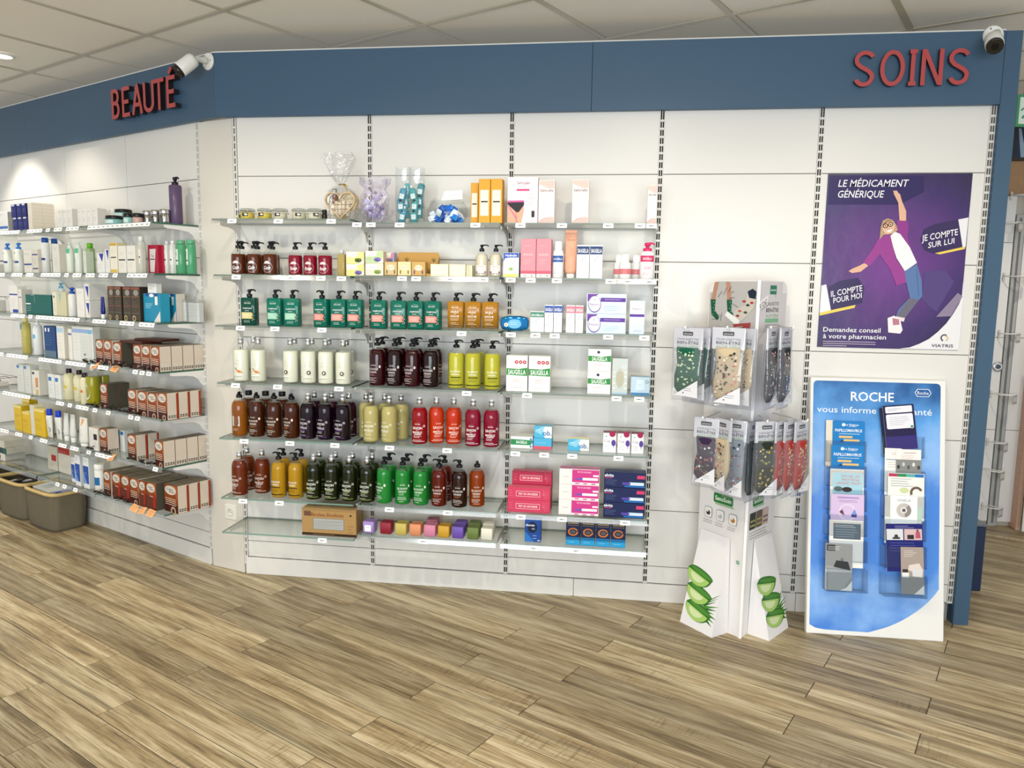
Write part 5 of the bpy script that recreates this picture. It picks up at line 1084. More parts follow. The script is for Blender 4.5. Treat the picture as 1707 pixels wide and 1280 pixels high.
def a_klo(A, w_, h): A.rect(-w_*.48, h*.9, w_*.48, h*.99, 'c9a23a'); A.rect(-w_*.48, h*.02, w_*.48, h*.12, 'd8b64c'); A.lines(-w_*.3, w_*.3, h*.75, 2, h*.06, 'c7b98a'); A.rect(-w_*.36, h*.50, w_*.36, h*.535, '333333')
ab(1, [(184, 196)], 50, .05, 'cream carton with golden top band', lambda w_, d, h: carton(w_, d, h, 'e4dfcd', a_klo, side='d0c49a'))
def a_klw(A, w_, h): A.rect(-w_*.4, h*.46, w_*.4, h*.51, '3a3a3a'); A.lines(-w_*.3, w_*.3, h*.75, 2, h*.06, 'bdb9ac'); A.lines(-w_*.3, w_*.3, h*.35, 3, h*.06, 'bdb9ac')
ab(1, [(197.5, 210.5), (212, 226)], 45, .05, 'white carton with black name bar', lambda w_, d, h: carton(w_, d, h, 'e2dfd5', a_klw, side='d0ccc0'))
la(slab_bottle('e4e6da', lambda A, w_, h: (A.rect(-w_*.35, h*.3, w_*.35, h*.75, 'e8e6da'), A.rect(-w_*.3, h*.48, w_*.3, h*.53, '333333')), 11*s, .03, 48*s, e=5, capcol='e8e8e4', mat='liquid', top='cap', pr=4*s, name='lotion_bottle'), 1, [237], 'clear lotion bottle with white cap')
ab(1, [(247.5, 263.5)], 47, .05, 'crimson carton with grey label', lambda w_, d, h: carton(w_, d, h, 'a8203c', lambda A, w2, h2: (A.poly([(-w2*.32, h2*.05), (w2*.12, h2*.05), (w2*.34, h2*.86), (-w2*.32, h2*.86)], 'd6cfcb'), A.text('Tsk', -w2*.02, h2*.62, h2*.1, '4a4a4a'), A.rect(-w2*.28, h2*.48, w2*.2, h2*.52, '444444')), side='a01c36'), df=.16)
ab(1, [(264.5, 272.5)], 46, .05, 'narrow crimson carton', lambda w_, d, h: carton(w_, d, h, 'a8203c', lambda A, w2, h2: A.rect(-w2*.1, h2*.1, w2*.15, h2*.85, 'c9707c'), side='a01c36'), df=.14)
la(slab_bottle('d6d8d2', lambda A, w_, h: (A.rect(-w_*.3, h*.3, w_*.3, h*.8, 'ebeae4'), A.rect(-w_*.25, h*.45, w_*.25, h*.5, '333333')), 7.5*s, .025, 44*s, e=4, capcol='e6e6e4', mat='milk', top='cap', pr=2.8*s, name='tonic_bottle'), 1, [279.5, 289], 'slim white bottle near the end', d=.12)
s = pw(1, 312, .1)
la(round_pack('4f9a70', lambda A, r, H: (A.rect(-r*.55, H*.30, r*.55, H*.82, 'dfe6dc', 6), A.line(0, H*.72, 0, H*.6, .003, '2c2c2c'), A.rect(-r*.5, H*.42, r*.5, H*.46, '2c2c2c', 4)), 7.8*s, 50*s, 'spray', 'spray_can', capcol='5ca47c', capr=6.6*s, caph=6*s, mat='gloss', shoulder=.012), 1, [303, 319.5], 'green spray can at the shelf end', d=.09, rots=-.3)
# ---- third shelf
ab(2, [(16.5, 30.5)], 45, .05, 'white tube carton with two blue bands', lambda w_, d, h: carton(w_, d, h, 'e2e0da', lambda A, w2, h2: (A.rect(-w2*.48, h2*.66, w2*.48, h2*.71, '2f3f9c'), A.rect(-w2*.15, h2*.02, w2*.48, h2*.14, '2440a0'), A.lines(-w2*.3, w2*.3, h2*.5, 4, h2*.08, 'aaa8a2')), side='d4d1c8'))
ab(2, [(31.5, 37)], 40, .06, 'slim white carton beside the teal carton', wh('dcd9d0', '30305c', .66, .03, 'c6c3bb'))
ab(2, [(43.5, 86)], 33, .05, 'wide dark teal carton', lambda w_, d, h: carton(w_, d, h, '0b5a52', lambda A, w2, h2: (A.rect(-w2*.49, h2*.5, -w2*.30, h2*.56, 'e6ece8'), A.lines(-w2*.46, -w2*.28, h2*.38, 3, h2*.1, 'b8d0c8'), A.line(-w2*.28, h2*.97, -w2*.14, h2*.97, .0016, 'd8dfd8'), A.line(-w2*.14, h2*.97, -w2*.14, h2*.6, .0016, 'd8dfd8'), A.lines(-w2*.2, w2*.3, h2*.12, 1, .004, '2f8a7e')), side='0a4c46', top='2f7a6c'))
s = pw(2, 100)
ab(2, [(88.5, 111)], 40, .05, 'beige carton beside the teal carton', lambda w_, d, h: carton(w_, d, h, 'c9c3a0', lambda A, w2, h2: (A.rect(-w2*.49, h2*.02, -w2*.2, h2*.98, 'dcd7c4'), A.rect(-w2*.42, h2*.74, -w2*.34, h2*.84, '4a4038'), A.poly([(-w2*.05, h2*.95), (w2*.15, h2*.95), (w2*.05, h2*.55)], '8fb8c0'), A.lines(-w2*.45, -w2*.25, h2*.5, 4, h2*.09, '9a9484')), side='bcb694'))
la(round_pack('dfe4e6', can('', None), 5.5*s, 45*s, 'bottle', 'pump_bottle', capcol='6fb0d0', capr=3.6*s, top='pump', ps=.9), 2, [103.5], 'white bottle with pale blue pump behind the beige carton', d=.10)
la(round_pack('e2e1de', lambda A, r, H: (A.poly([(-r*.5, H*.88), (r*.2, H*.88), (-r*.1, H*.6)], '24348c'), A.lines(-r*.5, r*.4, H*.5, 4, .012, 'a8a8b0')), 7.2*s, 37*s, 'bottle', 'pump_bottle', capcol='2450b4', capr=4.6*s, top='pump', shoulder=.012, ps=1.0), 2, [121.5], 'white pump bottle with royal blue pump')
ab(2, [(128.5, 141)], 48, .05, 'white tube carton marked in grey', wh('e2e0da', None, side='d2cfc6'))
ab(2, [(142.5, 150)], 29, .09, 'white and blue pot carton, lower', lambda w_, d, h: carton(w_, d, h, 'dedcd6', lambda A, w2, h2: A.poly([(-w2*.3, h2*.85), (w2*.42, h2*.85), (w2*.3, h2*.15)], '2238a0'), side='d6d3cb', sart=lambda A, d2, h2: A.lines(-d2*.4, d2*.4, h2*.85, 5, h2*.16, 'b7c4d6', .0012, jit=.1)), group='pot cartons')
ab(2, [(142.5, 150)], 27, .09, 'white and blue pot carton, upper', lambda w_, d, h: carton(w_, d, h, 'dedcd6', lambda A, w2, h2: A.poly([(-w2*.3, h2*.85), (w2*.42, h2*.85), (w2*.3, h2*.15)], '2238a0'), side='d6d3cb', sart=lambda A, d2, h2: A.lines(-d2*.4, d2*.4, h2*.85, 5, h2*.16, 'b7c4d6', .0012, jit=.1)), zup=29*pw(2, 146, .225)+.001, group='pot cartons')
la(tube_pack('1a2474', None, 9*s, 34*s, .022, 'tube', 'cream_tube', 'e8e8ea', caph=7*s), 2, [172], 'navy tube standing on a white cap', d=.21)
def a_dark(A, w_, h):
    A.rect(-w_*.48, h*.02, w_*.48, h*.98, '453a2c'); A.rect(-w_*.48, h*.92, w_*.48, h*.98, '8a4a34'); [A.line(-w_*.44, h*y, w_*.44, h*(y+.01), .002, c) for y, c in ((.70, 'b06a4a'), (.42, 'a05a40'), (.22, '6a6a58'))]
    A.ell(w_*.1, h*.82, w_*.3, h*.09, '8f8a80', 12); A.ring(-w_*.2, h*.07, w_*.12, w_*.2, 'b9a878', 10); A.lines(-w_*.35, w_*.3, h*.55, 2, h*.06, '7d6f5a')
ab(2, [(180.5, 191), (191.5, 203), (206, 219), (219.5, 234)], 55, .05, 'dark brown and copper carton', lambda w_, d, h: carton(w_, d, h, '3c3226', a_dark, side='2e271d'))
def a_cyan(A, w_, h): A.rect(-w_*.49, h*.005, w_*.49, h*.90, '1f86a8'); A.rect(-w_*.35, h*.90, w_*.35, h*.995, '2a4c94'); A.ell(0, h*.93, w_*.14, h*.06, 'e8eef2', 12); A.text('Texte', -w_*.05, h*.60, h*.06, 'dff2f6') if 0 else A.lines(-w_*.38, w_*.1, h*.64, 4, h*.05, 'bfe4ee', .0014); A.poly([(w_*.1, h*.005), (w_*.49, h*.005), (w_*.49, h*.40)], 'd9d5cf'); A.rect(w_*.2, h*.6, w_*.36, h*.9, 'dfe6e2')
ab(2, [(240, 268)], 47, .05, 'turquoise carton with white corner', lambda w_, d, h: carton(w_, d, h, '1f7fa2', a_cyan, side='2a8eac'), df=.21)
ab(2, [(272, 294)], 46, .05, 'turquoise carton further back', lambda w_, d, h: carton(w_, d, h, '1f6f9a', a_cyan, side='c9c2b8'), df=.13)
ab(2, [(248, 262)], 16, .03, 'small white box on the turquoise carton', wh('e6e6e2', None, n=2), df=.20, zup=47*pw(2, 250, .21)+.001)
def clearbox(w_, d, h):
    b = MB(); b.rbox(w_, d, h, .001, 'f2f4f4', 'sleeve'); sh = b.mesh('clear_sleeve'); b = MB(); b.rbox(w_*.92, d*.6, h*.86, .002, 'dfdfdb', 'carton', z=.001); A = Art(); A.lines(-w_*.35, w_*.3, h*.7, 4, h*.14, 'b0b0ac'); b2 = MB(); A.put(b2, on_front(d*.6))
    return Kind('clear_pack', 'pack', [('clear_sleeve', sh, []), ('white_card', b.mesh('white_card'), []), ('label', b2.mesh('label'), [])])
ab(2, [(295.5, 309), (310, 330)], 37, .045, 'clear pack with white card', clearbox, df=.10)
# ---- fourth shelf
s = pw(3, 60)
la(Kind('oil_bottle', 'bottle', slab_bottle('d6ca72', lambda A, w_, h: (A.rrect(-w_*.45, h*.78, -w_*.1, h*.95, .002, '4a90b0'), A.lines(-w_*.4, w_*.3, h*.6, 4, .02, 'e2d690')), 16*s, .04, 52*s, e=4, mat='liquid_light', capcol='d9cf8a', top='cap', pr=4*s).parts), 3, [45], 'pale yellow oil bottle')
la(round_pack('dfe3e2', lambda A, r, H: (A.rect(-r*.55, H*.55, r*.55, H*.68, '5fa8d0', 6), A.rect(-r*.5, H*.84, -r*.2, H*.96, '2f4a7a'), A.lines(-r*.5, r*.4, H*.4, 3, .012, '9aa6b0')), 7.2*s, 50*s, 'bottle', 'pump_bottle', capcol='e6eaea', capr=3.2*s, top='pump', shoulder=.02, ps=.9), 3, [64.5], 'white pump bottle with sky blue stripe')
def a_nv(A, w_, h): A.rect(-w_*.49, h*.005, w_*.49, h*.22, '566f80'); [A.rect(-w_*.40+i*w_*.28, h*.82, -w_*.28+i*w_*.28, h*.94, 'e6eaf0') for i in (0, 1)]; A.lines(-w_*.4, w_*.2, h*.72, 5, h*.08, '4f8ab8', .0014)
ab(3, [(75, 94)], 52, .05, 'dark blue carton', lambda w_, d, h: carton(w_, d, h, '123c74', a_nv, side='0f3466'))
ab(3, [(96, 108)], 55, .05, 'white carton with pale blue label', lambda w_, d, h: carton(w_, d, h, 'e2ded4', lambda A, w2, h2: (A.rect(-w2*.46, h2*.80, w2*.40, h2*.93, 'a8c8e0'), A.lines(-w2*.36, w2*.3, h2*.68, 5, h2*.1, 'c0a8a0')), side='d2ccbe'))
ab(3, [(115, 121)], 52, .05, 'thin white carton', wh('e0ddd6', '5a6aa8', .8, .06, 'cfcbc2'))
ab(3, [(122, 156)], 58, .04, 'large frosted pack with blue stripe', lambda w_, d, h: carton(w_, d, h, 'd9dad4', lambda A, w2, h2: (A.rect(-w2*.49, h2*.82, w2*.49, h2*.93, '8fa8d0'), A.ell(w2*.35, h2*.85, w2*.1, h2*.045, '5fb0c8', 12), A.lines(-w2*.40, -w2*.2, h2*.74, 5, h2*.1, 'c4a8a0'), A.rrect(-w2*.12, h2*.08, w2*.42, h2*.78, .003, 'cdd0ca'), A.lines(-w2*.05, w2*.3, h2*.6, 4, h2*.1, 'b0b4ae'), A.rect(w2*.06, h2*.18, w2*.14, h2*.24, '6a6a66')), side='c6c8c2', mat='satin_print'))
def a_dye(A, w_, h):
    A.rect(-w_*.49, h*.005, w_*.49, h*.995, '82401a'); A.poly([(-w_*.49, h*.005), (w_*.49, h*.005), (w_*.49, h*.28), (-w_*.49, h*.42)], '42160f'); A.poly([(w_*.1, h*.99), (w_*.49, h*.99), (w_*.49, h*.45)], 'a8521e')
    A.ell(-w_*.02, h*.80, w_*.42, h*.165, 'cdc6ba', 18); A.text('Color', -w_*.06, h*.835, h*.085, '3a2a22', w=w_*.52, shear=.25, bold=.01); A.text('Soin', w_*.06, h*.755, h*.075, '3a2a22', w=w_*.40, shear=.25, bold=.01)
    for i in range(4): A.line(-w_*.42, h*(.50-.07*i), w_*.36, h*(.485-.07*i), .0026, 'e0cdb8')
    A.ring(w_*.16, h*.07, w_*.10, w_*.20, 'a8927a', 10)
def s_dye(A, d, h):
    A.rect(-d*.47, h*.02, d*.47, h*.98, 'cfc4b4'); A.lines(-d*.40, d*.40, h*.86, 5, h*.12, 'd9b8a8', .0013, jit=.15)
    for i in range(4):
        for k in range(2): A.rect(-d*.40+i*d*.22, h*(.07+.06*k), -d*.40+i*d*.22+d*.15, h*(.105+.06*k), '2e2a26')
def s_dye2(A, d, h): s_dye(A, d, h); A.rect(d*.30, h*.02, d*.47, h*.98, '9a3820')
MKD = lambda w_, d, h: carton(w_, d, h, '6e3018', a_dye, side='cabfae', top='6e6450', sart=s_dye, cat='hair dye box', name='hair_dye_carton')
MKE = lambda w_, d, h: carton(w_, d, h, '6e3018', a_dye, side='cabfae', top='6e6450', sart=s_dye2, cat='hair dye box', name='hair_dye_carton')
MKG = lambda w_, d, h: carton(w_, d, h, '6e3018', a_dye, side='4a473c', top='5c5444', cat='hair dye box', name='hair_dye_carton')
hg = 'orange hair dye cartons'
ab(3, [(160.5, 173), (174, 187)], 41, .06, 'orange hair dye carton in the left pair', MKD, df=.235, group=hg)
ab(3, [(189.5, 203)], 40, .06, 'orange hair dye carton with dark side', MKG, df=.235, group=hg, deep=3)
ab(3, [(223, 236), (237.5, 251), (252.5, 266.5)], 41, .06, 'orange hair dye carton in the right trio', MKD, df=.243, group=hg, deep=4)
for i, (p, dd, zz) in enumerate(((235, .16, 0), (262, .12, .0125))):
    b = MB(); b.rbox(.20, .11, .012, .001, '4a2418', 'carton', top='5a3024'); A = Art(); A.lines(-.08, .08, .006, 1, .004, '7a4a38'); k = Kind('flat_carton', 'box', [], b.mesh('flat_carton'))
    k.put(LEFT.P(LEFT.X(p, dd, ZA[3]+.11), dd, ZA[3]+41*pw(3, 237, .24)+.001+zz), LEFT.th+.1*i, f'{["lower", "upper"][i]} flat brown carton lying on the hair dye cartons, {AW(3)}', 'flat brown cartons')
# ---- fifth shelf
ab(4, [(29.5, 40.5), (41.5, 52)], 47, .05, 'grey white carton with blue corner', lambda w_, d, h: carton(w_, d, h, 'cfd2cc', lambda A, w2, h2: (A.rect(-w2*.48, h2*.86, -w2*.1, h2*.96, '3f7ab8'), A.lines(-w2*.3, w2*.3, h2*.6, 4, h2*.1, 'a8aca6')), side='bfc2bb'))
ab(4, [(54, 66)], 41, .06, 'white carton with orange tube picture', lambda w_, d, h: carton(w_, d, h, 'dcd8cc', lambda A, w2, h2: (A.rrect(0, h2*.32, w2*.36, h2*.72, .004, 'c98a50'), A.rect(-w2*.42, h2*.84, -w2*.1, h2*.94, '34425a'), A.rect(0, h2*.04, w2*.36, h2*.24, 'c9b070'), A.lines(-w2*.4, -w2*.1, h2*.5, 4, h2*.09, 'a8a498')), side='d0cdc2'))
ab(4, [(81, 91), (92, 102)], 40, .05, 'white carton with blue square', lambda w_, d, h: carton(w_, d, h, 'dddfdb', lambda A, w2, h2: (A.rect(-w2*.4, h2*.72, w2*.1, h2*.88, '2f72b0'), A.lines(-w2*.4, w2*.3, h2*.58, 5, h2*.09, 'a4a8ac')), side='c8cbc8'))
s = pw(4, 125)
def a_drop(c):
    return lambda A, r, H: (A.poly([(0, H*.92), (-r*.7, H*.42), (-r*.5, H*.25), (0, H*.18), (r*.5, H*.25), (r*.7, H*.42)], 'e6e2d2'), A.rect(-r*.55, H*.44, r*.55, H*.53, c, 4), A.lines(-r*.4, r*.4, H*.64, 2, .012, '6a6a60'), A.lines(-r*.4, r*.3, H*.36, 2, .01, '8a80a0'))
la(round_pack('d9d3ae', a_drop('c9b42a'), 9.2*s, 45*s, 'bottle', 'baby_milk_bottle', capcol='2a1420', capr=4.4*s, caph=7*s, shoulder=.03), 4, [117, 134], 'cream bottle with dark cap', d=.18)
la(round_pack('d9d3ae', a_drop('d0722a'), 7.2*s, 44*s, 'bottle', 'baby_milk_bottle', capcol='2a1420', capr=4.4*s, caph=7*s, shoulder=.028), 4, [143], 'cream bottle with orange label band', d=.215)
yb_ = round_bottle('b8b022', lambda A, r, H: (A.poly([(0, H*.82), (-r*.66, H*.42), (-r*.45, H*.28), (0, H*.22), (r*.45, H*.28), (r*.66, H*.42)], 'd9d9d0'), A.lines(-r*.4, r*.4, H*.52, 3, .012, '8a8a70')), 'pump', capcol='d9d9d6', R_=10.6*s, H=46*s, level=47*s, cat='bottle', name='cleansing_bottle', mat='liquid_light')
la(yb_, 4, [156.5], 'olive yellow bottle with pale pump in front', d=.215)
la(round_bottle('b8b022', None, 'disc', capcol='3a3418', R_=9*s, H=46*s, level=47*s, cat='bottle', name='cleansing_bottle', mat='liquid_light'), 4, [174], 'olive yellow bottle behind', d=.15)
ab(4, [(168, 179.5)], 42, .06, 'orange hair dye carton with grey side', MKG, df=.24, group=hg, deep=2)
ab(4, [(214, 228), (230.5, 245.5), (247, 262)], 41, .06, 'orange hair dye carton in the middle trio', MKD, df=.238, group=hg, deep=2)
ab(4, [(263.8, 279)], 45, .06, 'orange hair dye carton at the end', MKE, df=.235, group=hg, deep=3)
# ---- sixth shelf
s = pw(5, 50)
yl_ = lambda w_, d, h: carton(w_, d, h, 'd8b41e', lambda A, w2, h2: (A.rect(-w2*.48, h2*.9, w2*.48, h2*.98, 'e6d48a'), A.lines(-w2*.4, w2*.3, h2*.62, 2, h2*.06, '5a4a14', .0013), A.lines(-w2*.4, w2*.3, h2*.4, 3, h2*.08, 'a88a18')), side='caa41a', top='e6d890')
ab(5, [(24.5, 37)], 42, .05, 'tall yellow carton at the left', yl_, group='yellow cartons')
ab(5, [(39, 51)], 48, .05, 'tall yellow carton set back', yl_, df=.15, group='yellow cartons')
ab(5, [(38, 50.5)], 36, .05, 'shorter yellow carton in front', yl_, df=.24, group='yellow cartons')
ab(5, [(51.5, 57.5)], 50, .05, 'narrow white carton between yellow ones', wh('d6d3c8', None, side='e0d9b0'), df=.235)
ab(5, [(58.5, 75.5)], 46, .05, 'wide yellow carton', yl_, df=.235, group='yellow cartons')
tw = tube_pack('d8dad6', lambda A, w_, h: (A.lines(-w_*.3, w_*.3, h*.6, 4, .012, '9aa0a6'), A.ring(w_*.1, h*.3, w_*.22, w_*.28, '3a4660', 14, -1.2, 1.2)), 15*s, 47*s, .034, 'tube', 'sun_cream_tube', '1a3cc0', up=False, caph=10*s)
la(tw, 5, [84, 99], 'white tube with royal blue cap', d=.22)
la(tube_pack('d8dad6', None, 13*s, 44*s, .034, 'tube', 'sun_cream_tube', 'e4e6e2', caph=8*s), 5, [112, 123], 'plain white tube', d=.20)
s = pw(5, 140)
la(tube_pack('dfdfd6', lambda A, w_, h: (A.rect(-w_*.1, h*.72, w_*.45, h*.94, 'dd9a62'), A.lines(-w_*.35, w_*.2, h*.55, 4, .012, '9fb0a4')), 24*s, 48*s, .04, 'tube', 'sun_cream_tube', 'e8e8e2', caph=5*s), 5, [141], 'white tube with orange block', d=.215)
ab(5, [(149, 163.5)], 38, .05, 'white carton with black panel', lambda w_, d, h: carton(w_, d, h, 'dcd9d0', lambda A, w2, h2: (A.rect(w2*.02, h2*.48, w2*.42, h2*.74, '23252e'), A.lines(w2*.02, w2*.42, h2*.4, 4, h2*.07, '8a8a8c'), A.lines(-w2*.4, -w2*.1, h2*.8, 5, h2*.1, 'b0aca2')), side='cbc7bc'), df=.243)
ab(5, [(166.8, 179.5)], 41, .062, 'orange hair dye carton with its pale side', MKD, df=.243, group=hg)
ab(5, [(197, 208)], 36, .05, 'white carton with blue top corner', lambda w_, d, h: carton(w_, d, h, 'd9dcd8', lambda A, w2, h2: (A.rect(-w2*.46, h2*.78, w2*.46, h2*.95, '8fb8d6'), A.rect(0, h2*.80, w2*.3, h2*.95, '24568c'), A.lines(-w2*.3, w2*.3, h2*.6, 4, h2*.1, 'a0a4a2')), side='c4c8c4'), df=.17)
ab(5, [(213.5, 227.5)], 43, .062, 'orange hair dye carton in the two deep row', MKE, df=.243, group=hg, deep=2)
ab(5, [(258.8, 273)], 44, .062, 'orange hair dye carton at the right end', MKD, df=.243, group=hg, deep=4)
# ---- lowest shelf
for i, (p, hh, c) in enumerate(((14, 12, 'dcd8cc'), (17, 10, '2a5a54'), (14, 12, 'd4d0c4'))):
    z0 = ZA[6]+sum((12, 10, 12)[:i])*pw(6, 20)+.0006*i
    carton(.20, .12, hh*pw(6, 20), c, lambda A, w2, h2: A.rect(-w2*.2, h2*.2, w2*.2, h2*.8, '2c3a36'), side='b8b4a8', cat='box', name='flat_carton').put(LEFT.P(LEFT.X(p, .14, ZA[6]), .14, z0), LEFT.th, f'flat wide carton, {["bottom", "middle", "top"][i]} of the pile at the picture edge, {AW(6)}', 'flat wide cartons')
ab(6, [(80, 96)], 40, .06, 'clear white pack with red square', lambda w_, d, h: carton(w_, d, h, 'cfcab8', lambda A, w2, h2: (A.rect(-w2*.1, h2*.4, w2*.4, h2*.65, 'b02a2a'), A.lines(-w2*.4, w2*.3, h2*.3, 2, h2*.1, 'a8a290')), side='c0bba8'), df=.13)
ab(6, [(98, 118)], 44, .06, 'white pack with red top stripes', lambda w_, d, h: carton(w_, d, h, 'd6d0c2', lambda A, w2, h2: (A.rect(-w2*.48, h2*.74, w2*.48, h2*.98, 'a8241e'), A.lines(-w2*.45, w2*.3, h2*.84, 2, h2*.06, 'd9a8a0')), side='c8c2b2'), df=.13)
def a_wb(A, w_, h): A.rect(-w_*.47, h*.15, w_*.47, h*.72, '2450a0'); A.poly([(-w_*.47, h*.15), (w_*.2, h*.15), (-w_*.47, h*.5)], '6f92c8'); A.lines(-w_*.4, w_*.3, h*.9, 2, h*.05, '8a90a0'); A.lines(-w_*.4, w_*.2, h*.5, 2, h*.06, 'c4d2ea')
ab(6, [(119.5, 125.5)], 42, .05, 'slim white and blue carton', lambda w_, d, h: carton(w_, d, h, 'e0e2e2', a_wb, side='d6d9d9'), df=.20)
ab(6, [(126, 134.5), (139.5, 149)], 52, .05, 'tall white and blue carton', lambda w_, d, h: carton(w_, d, h, 'e0e2e2', a_wb, side='c4c8c8'), df=.225)
s = pw(6, 167)
la(round_pack('e2e1da', lambda A, r, H: (A.rect(-r, H*.30, r, H*.66, '2468a0', 8), A.lines(-r*.6, r*.5, H*.85, 2, .01, '9aa0a0')), 8.2*s, 37*s, 'jar', 'supplement_tub', capcol='ecebe2', capr=8.4*s, caph=9*s, shoulder=.005), 6, [167.5], 'white tub with blue label and white lid', d=.205)
ab(6, [(173.5, 185)], 42, .06, 'orange hair dye carton next to the white tub', MKD, df=.235, group=hg, deep=3)
def a_dye2(A, w_, h): a_dye(A, w_, h); A.poly([(-w_*.49, h*.005), (w_*.49, h*.005), (w_*.49, h*.4), (-w_*.49, h*.55)], '5a2a1e'); A.rect(w_*.2, h*.1, w_*.45, h*.6, '9a2018')
MKR = lambda w_, d, h: carton(w_, d, h, '7a2a1a', a_dye2, side='4a473c', top='6a614c', cat='hair dye box', name='hair_dye_carton')
ab(6, [(188, 202), (203, 216.5)], 43, .06, 'dark orange hair dye carton', MKR, df=.235, group=hg, deep=3)
ab(6, [(217.5, 231.5)], 44, .06, 'orange hair dye carton with white disc', MKD, df=.235, group=hg, deep=3)
ab(6, [(232.5, 243.5)], 44, .06, 'narrow red orange hair dye carton', MKR, df=.235, group=hg, deep=3)
ab(6, [(244.5, 261)], 46, .06, 'red orange hair dye carton with dark side', MKR, df=.237, group=hg, deep=3)
ab(6, [(274.5, 297)], 47, .06, 'large orange hair dye carton at the end', MKE, df=.205, group=hg, deep=3)
# hair colour swatches and price leaflets along the shelf fronts
def swatch():
    b = MB(); b.tube([(-.030, .004, .004), (-.016, -.012, .012), (.002, -.016, .016), (.018, -.006, .010), (.026, .006, .004)], [.003, .0065, .0070, .0055, .002], '1a1412', 'gloss', 7); b.tube([(.020, -.004, .010), (.030, -.012, .018), (.034, -.004, .026), (.026, .004, .022)], .0022, '1a1412', 'gloss', 5); b.rbox(.022, .016, .003, .0006, 'd9d2ca', 'gloss', cx=-.020, cy=.004, z=.0)
    return Kind('hair_swatch', 'hair swatch', [], b.mesh('hair_swatch'))
sw = swatch(); n = 0
for j, ps in ((3, (146, 158, 178, 197, 215, 240, 252)), (4, (152, 165, 183, 197, 213, 226)), (5, (152, 180, 221, 240, 254)), (6, (163, 178, 197, 212))):
    for i, p in enumerate(ps):
        X = LEFT.X(p, .245, ZA[j]); sw.put(LEFT.P(X, .2475 if j != 6 else .243, ZA[j]+.0005), LEFT.th+R.uniform(-.6, .6), f'{ORD[i]} dark hair swatch from left on the front edge, {AW(j)}', 'hair colour swatches')
def leaflet():
    b = MB(); b.box(-.029, .029, -.0005, .0005, 0, .038, 'e2a468', 'paper'); A = Art(); A.lines(-.024, .024, .031, 5, .0058, 'a85a2a', .0012); A.put(b, lambda x, y, k: (x, -.0005-k, y)); return Kind('price_leaflet', 'leaflet', [], b.mesh('price_leaflet'))
lf = leaflet()
for j, ps in ((3, (155, 188)), (5, (183,)), (6, (221, 234, 248))):
    for i, p in enumerate(ps):
        o = lf.put(LEFT.P(LEFT.X(p, .268, ZA[j]), .271, ZA[j]-.0225), LEFT.th, f'{(ORD[i]+" ") if len(ps) > 1 else ""}orange price leaflet on the front edge, {AW(j)}', 'orange price leaflets'); o.rotation_euler = (-.75, R.uniform(-.25, .25), LEFT.th)

# reading glasses on white display cards at the picture edge
def glasses():
    b = MB()
    for s in (-1, 1): b.tube([(s*.024+.019*math.cos(t*.5236), -.004*math.cos(t), .015*math.sin(t*.5236)) for t in range(13)], .0016, '241a18', 'gloss', 6)
    b.tube([(-.006, -.003, .004), (0, -.004, .007), (.006, -.003, .004)], .0016, '241a18', 'gloss', 6)
    rim = b.mesh('rim'); parts = [('rim', rim, [])]
    for s in (-1, 1):
        b = MB(); b.tube([(s*.043, 0, .004), (s*.046, .03, .005), (s*.046, .10, .003), (s*.046, .12, -.012)], .0015, '241a18', 'gloss', 6); parts.append(('temple', b.mesh('temple'), []))
    return Kind('reading_glasses', 'glasses', parts)
gk = glasses()
for j, p, up in ((1, 2, .07), (2, 4, .085), (4, 8, .045)):
    X = LEFT.X(p, .14, ZA[j]+.05); c = carton(.10, .06, up-.016, 'dcd9d3', lambda A, w2, h2: A.lines(-w2*.4, w2*.4, h2*.6, 3, h2*.15, 'b8b4ae'), side='cfcbc4', cat='box', name='display_box', flap=False)
    c.put(LEFT.P(X, .17, ZA[j]), LEFT.th, f'white display box under the reading glasses, {AW(j)}', 'display boxes for glasses')
    gk.put(LEFT.P(X, .19, ZA[j]+up), LEFT.th+.2, f'dark framed reading glasses at the picture edge, {AW(j)}', 'dark framed reading glasses')
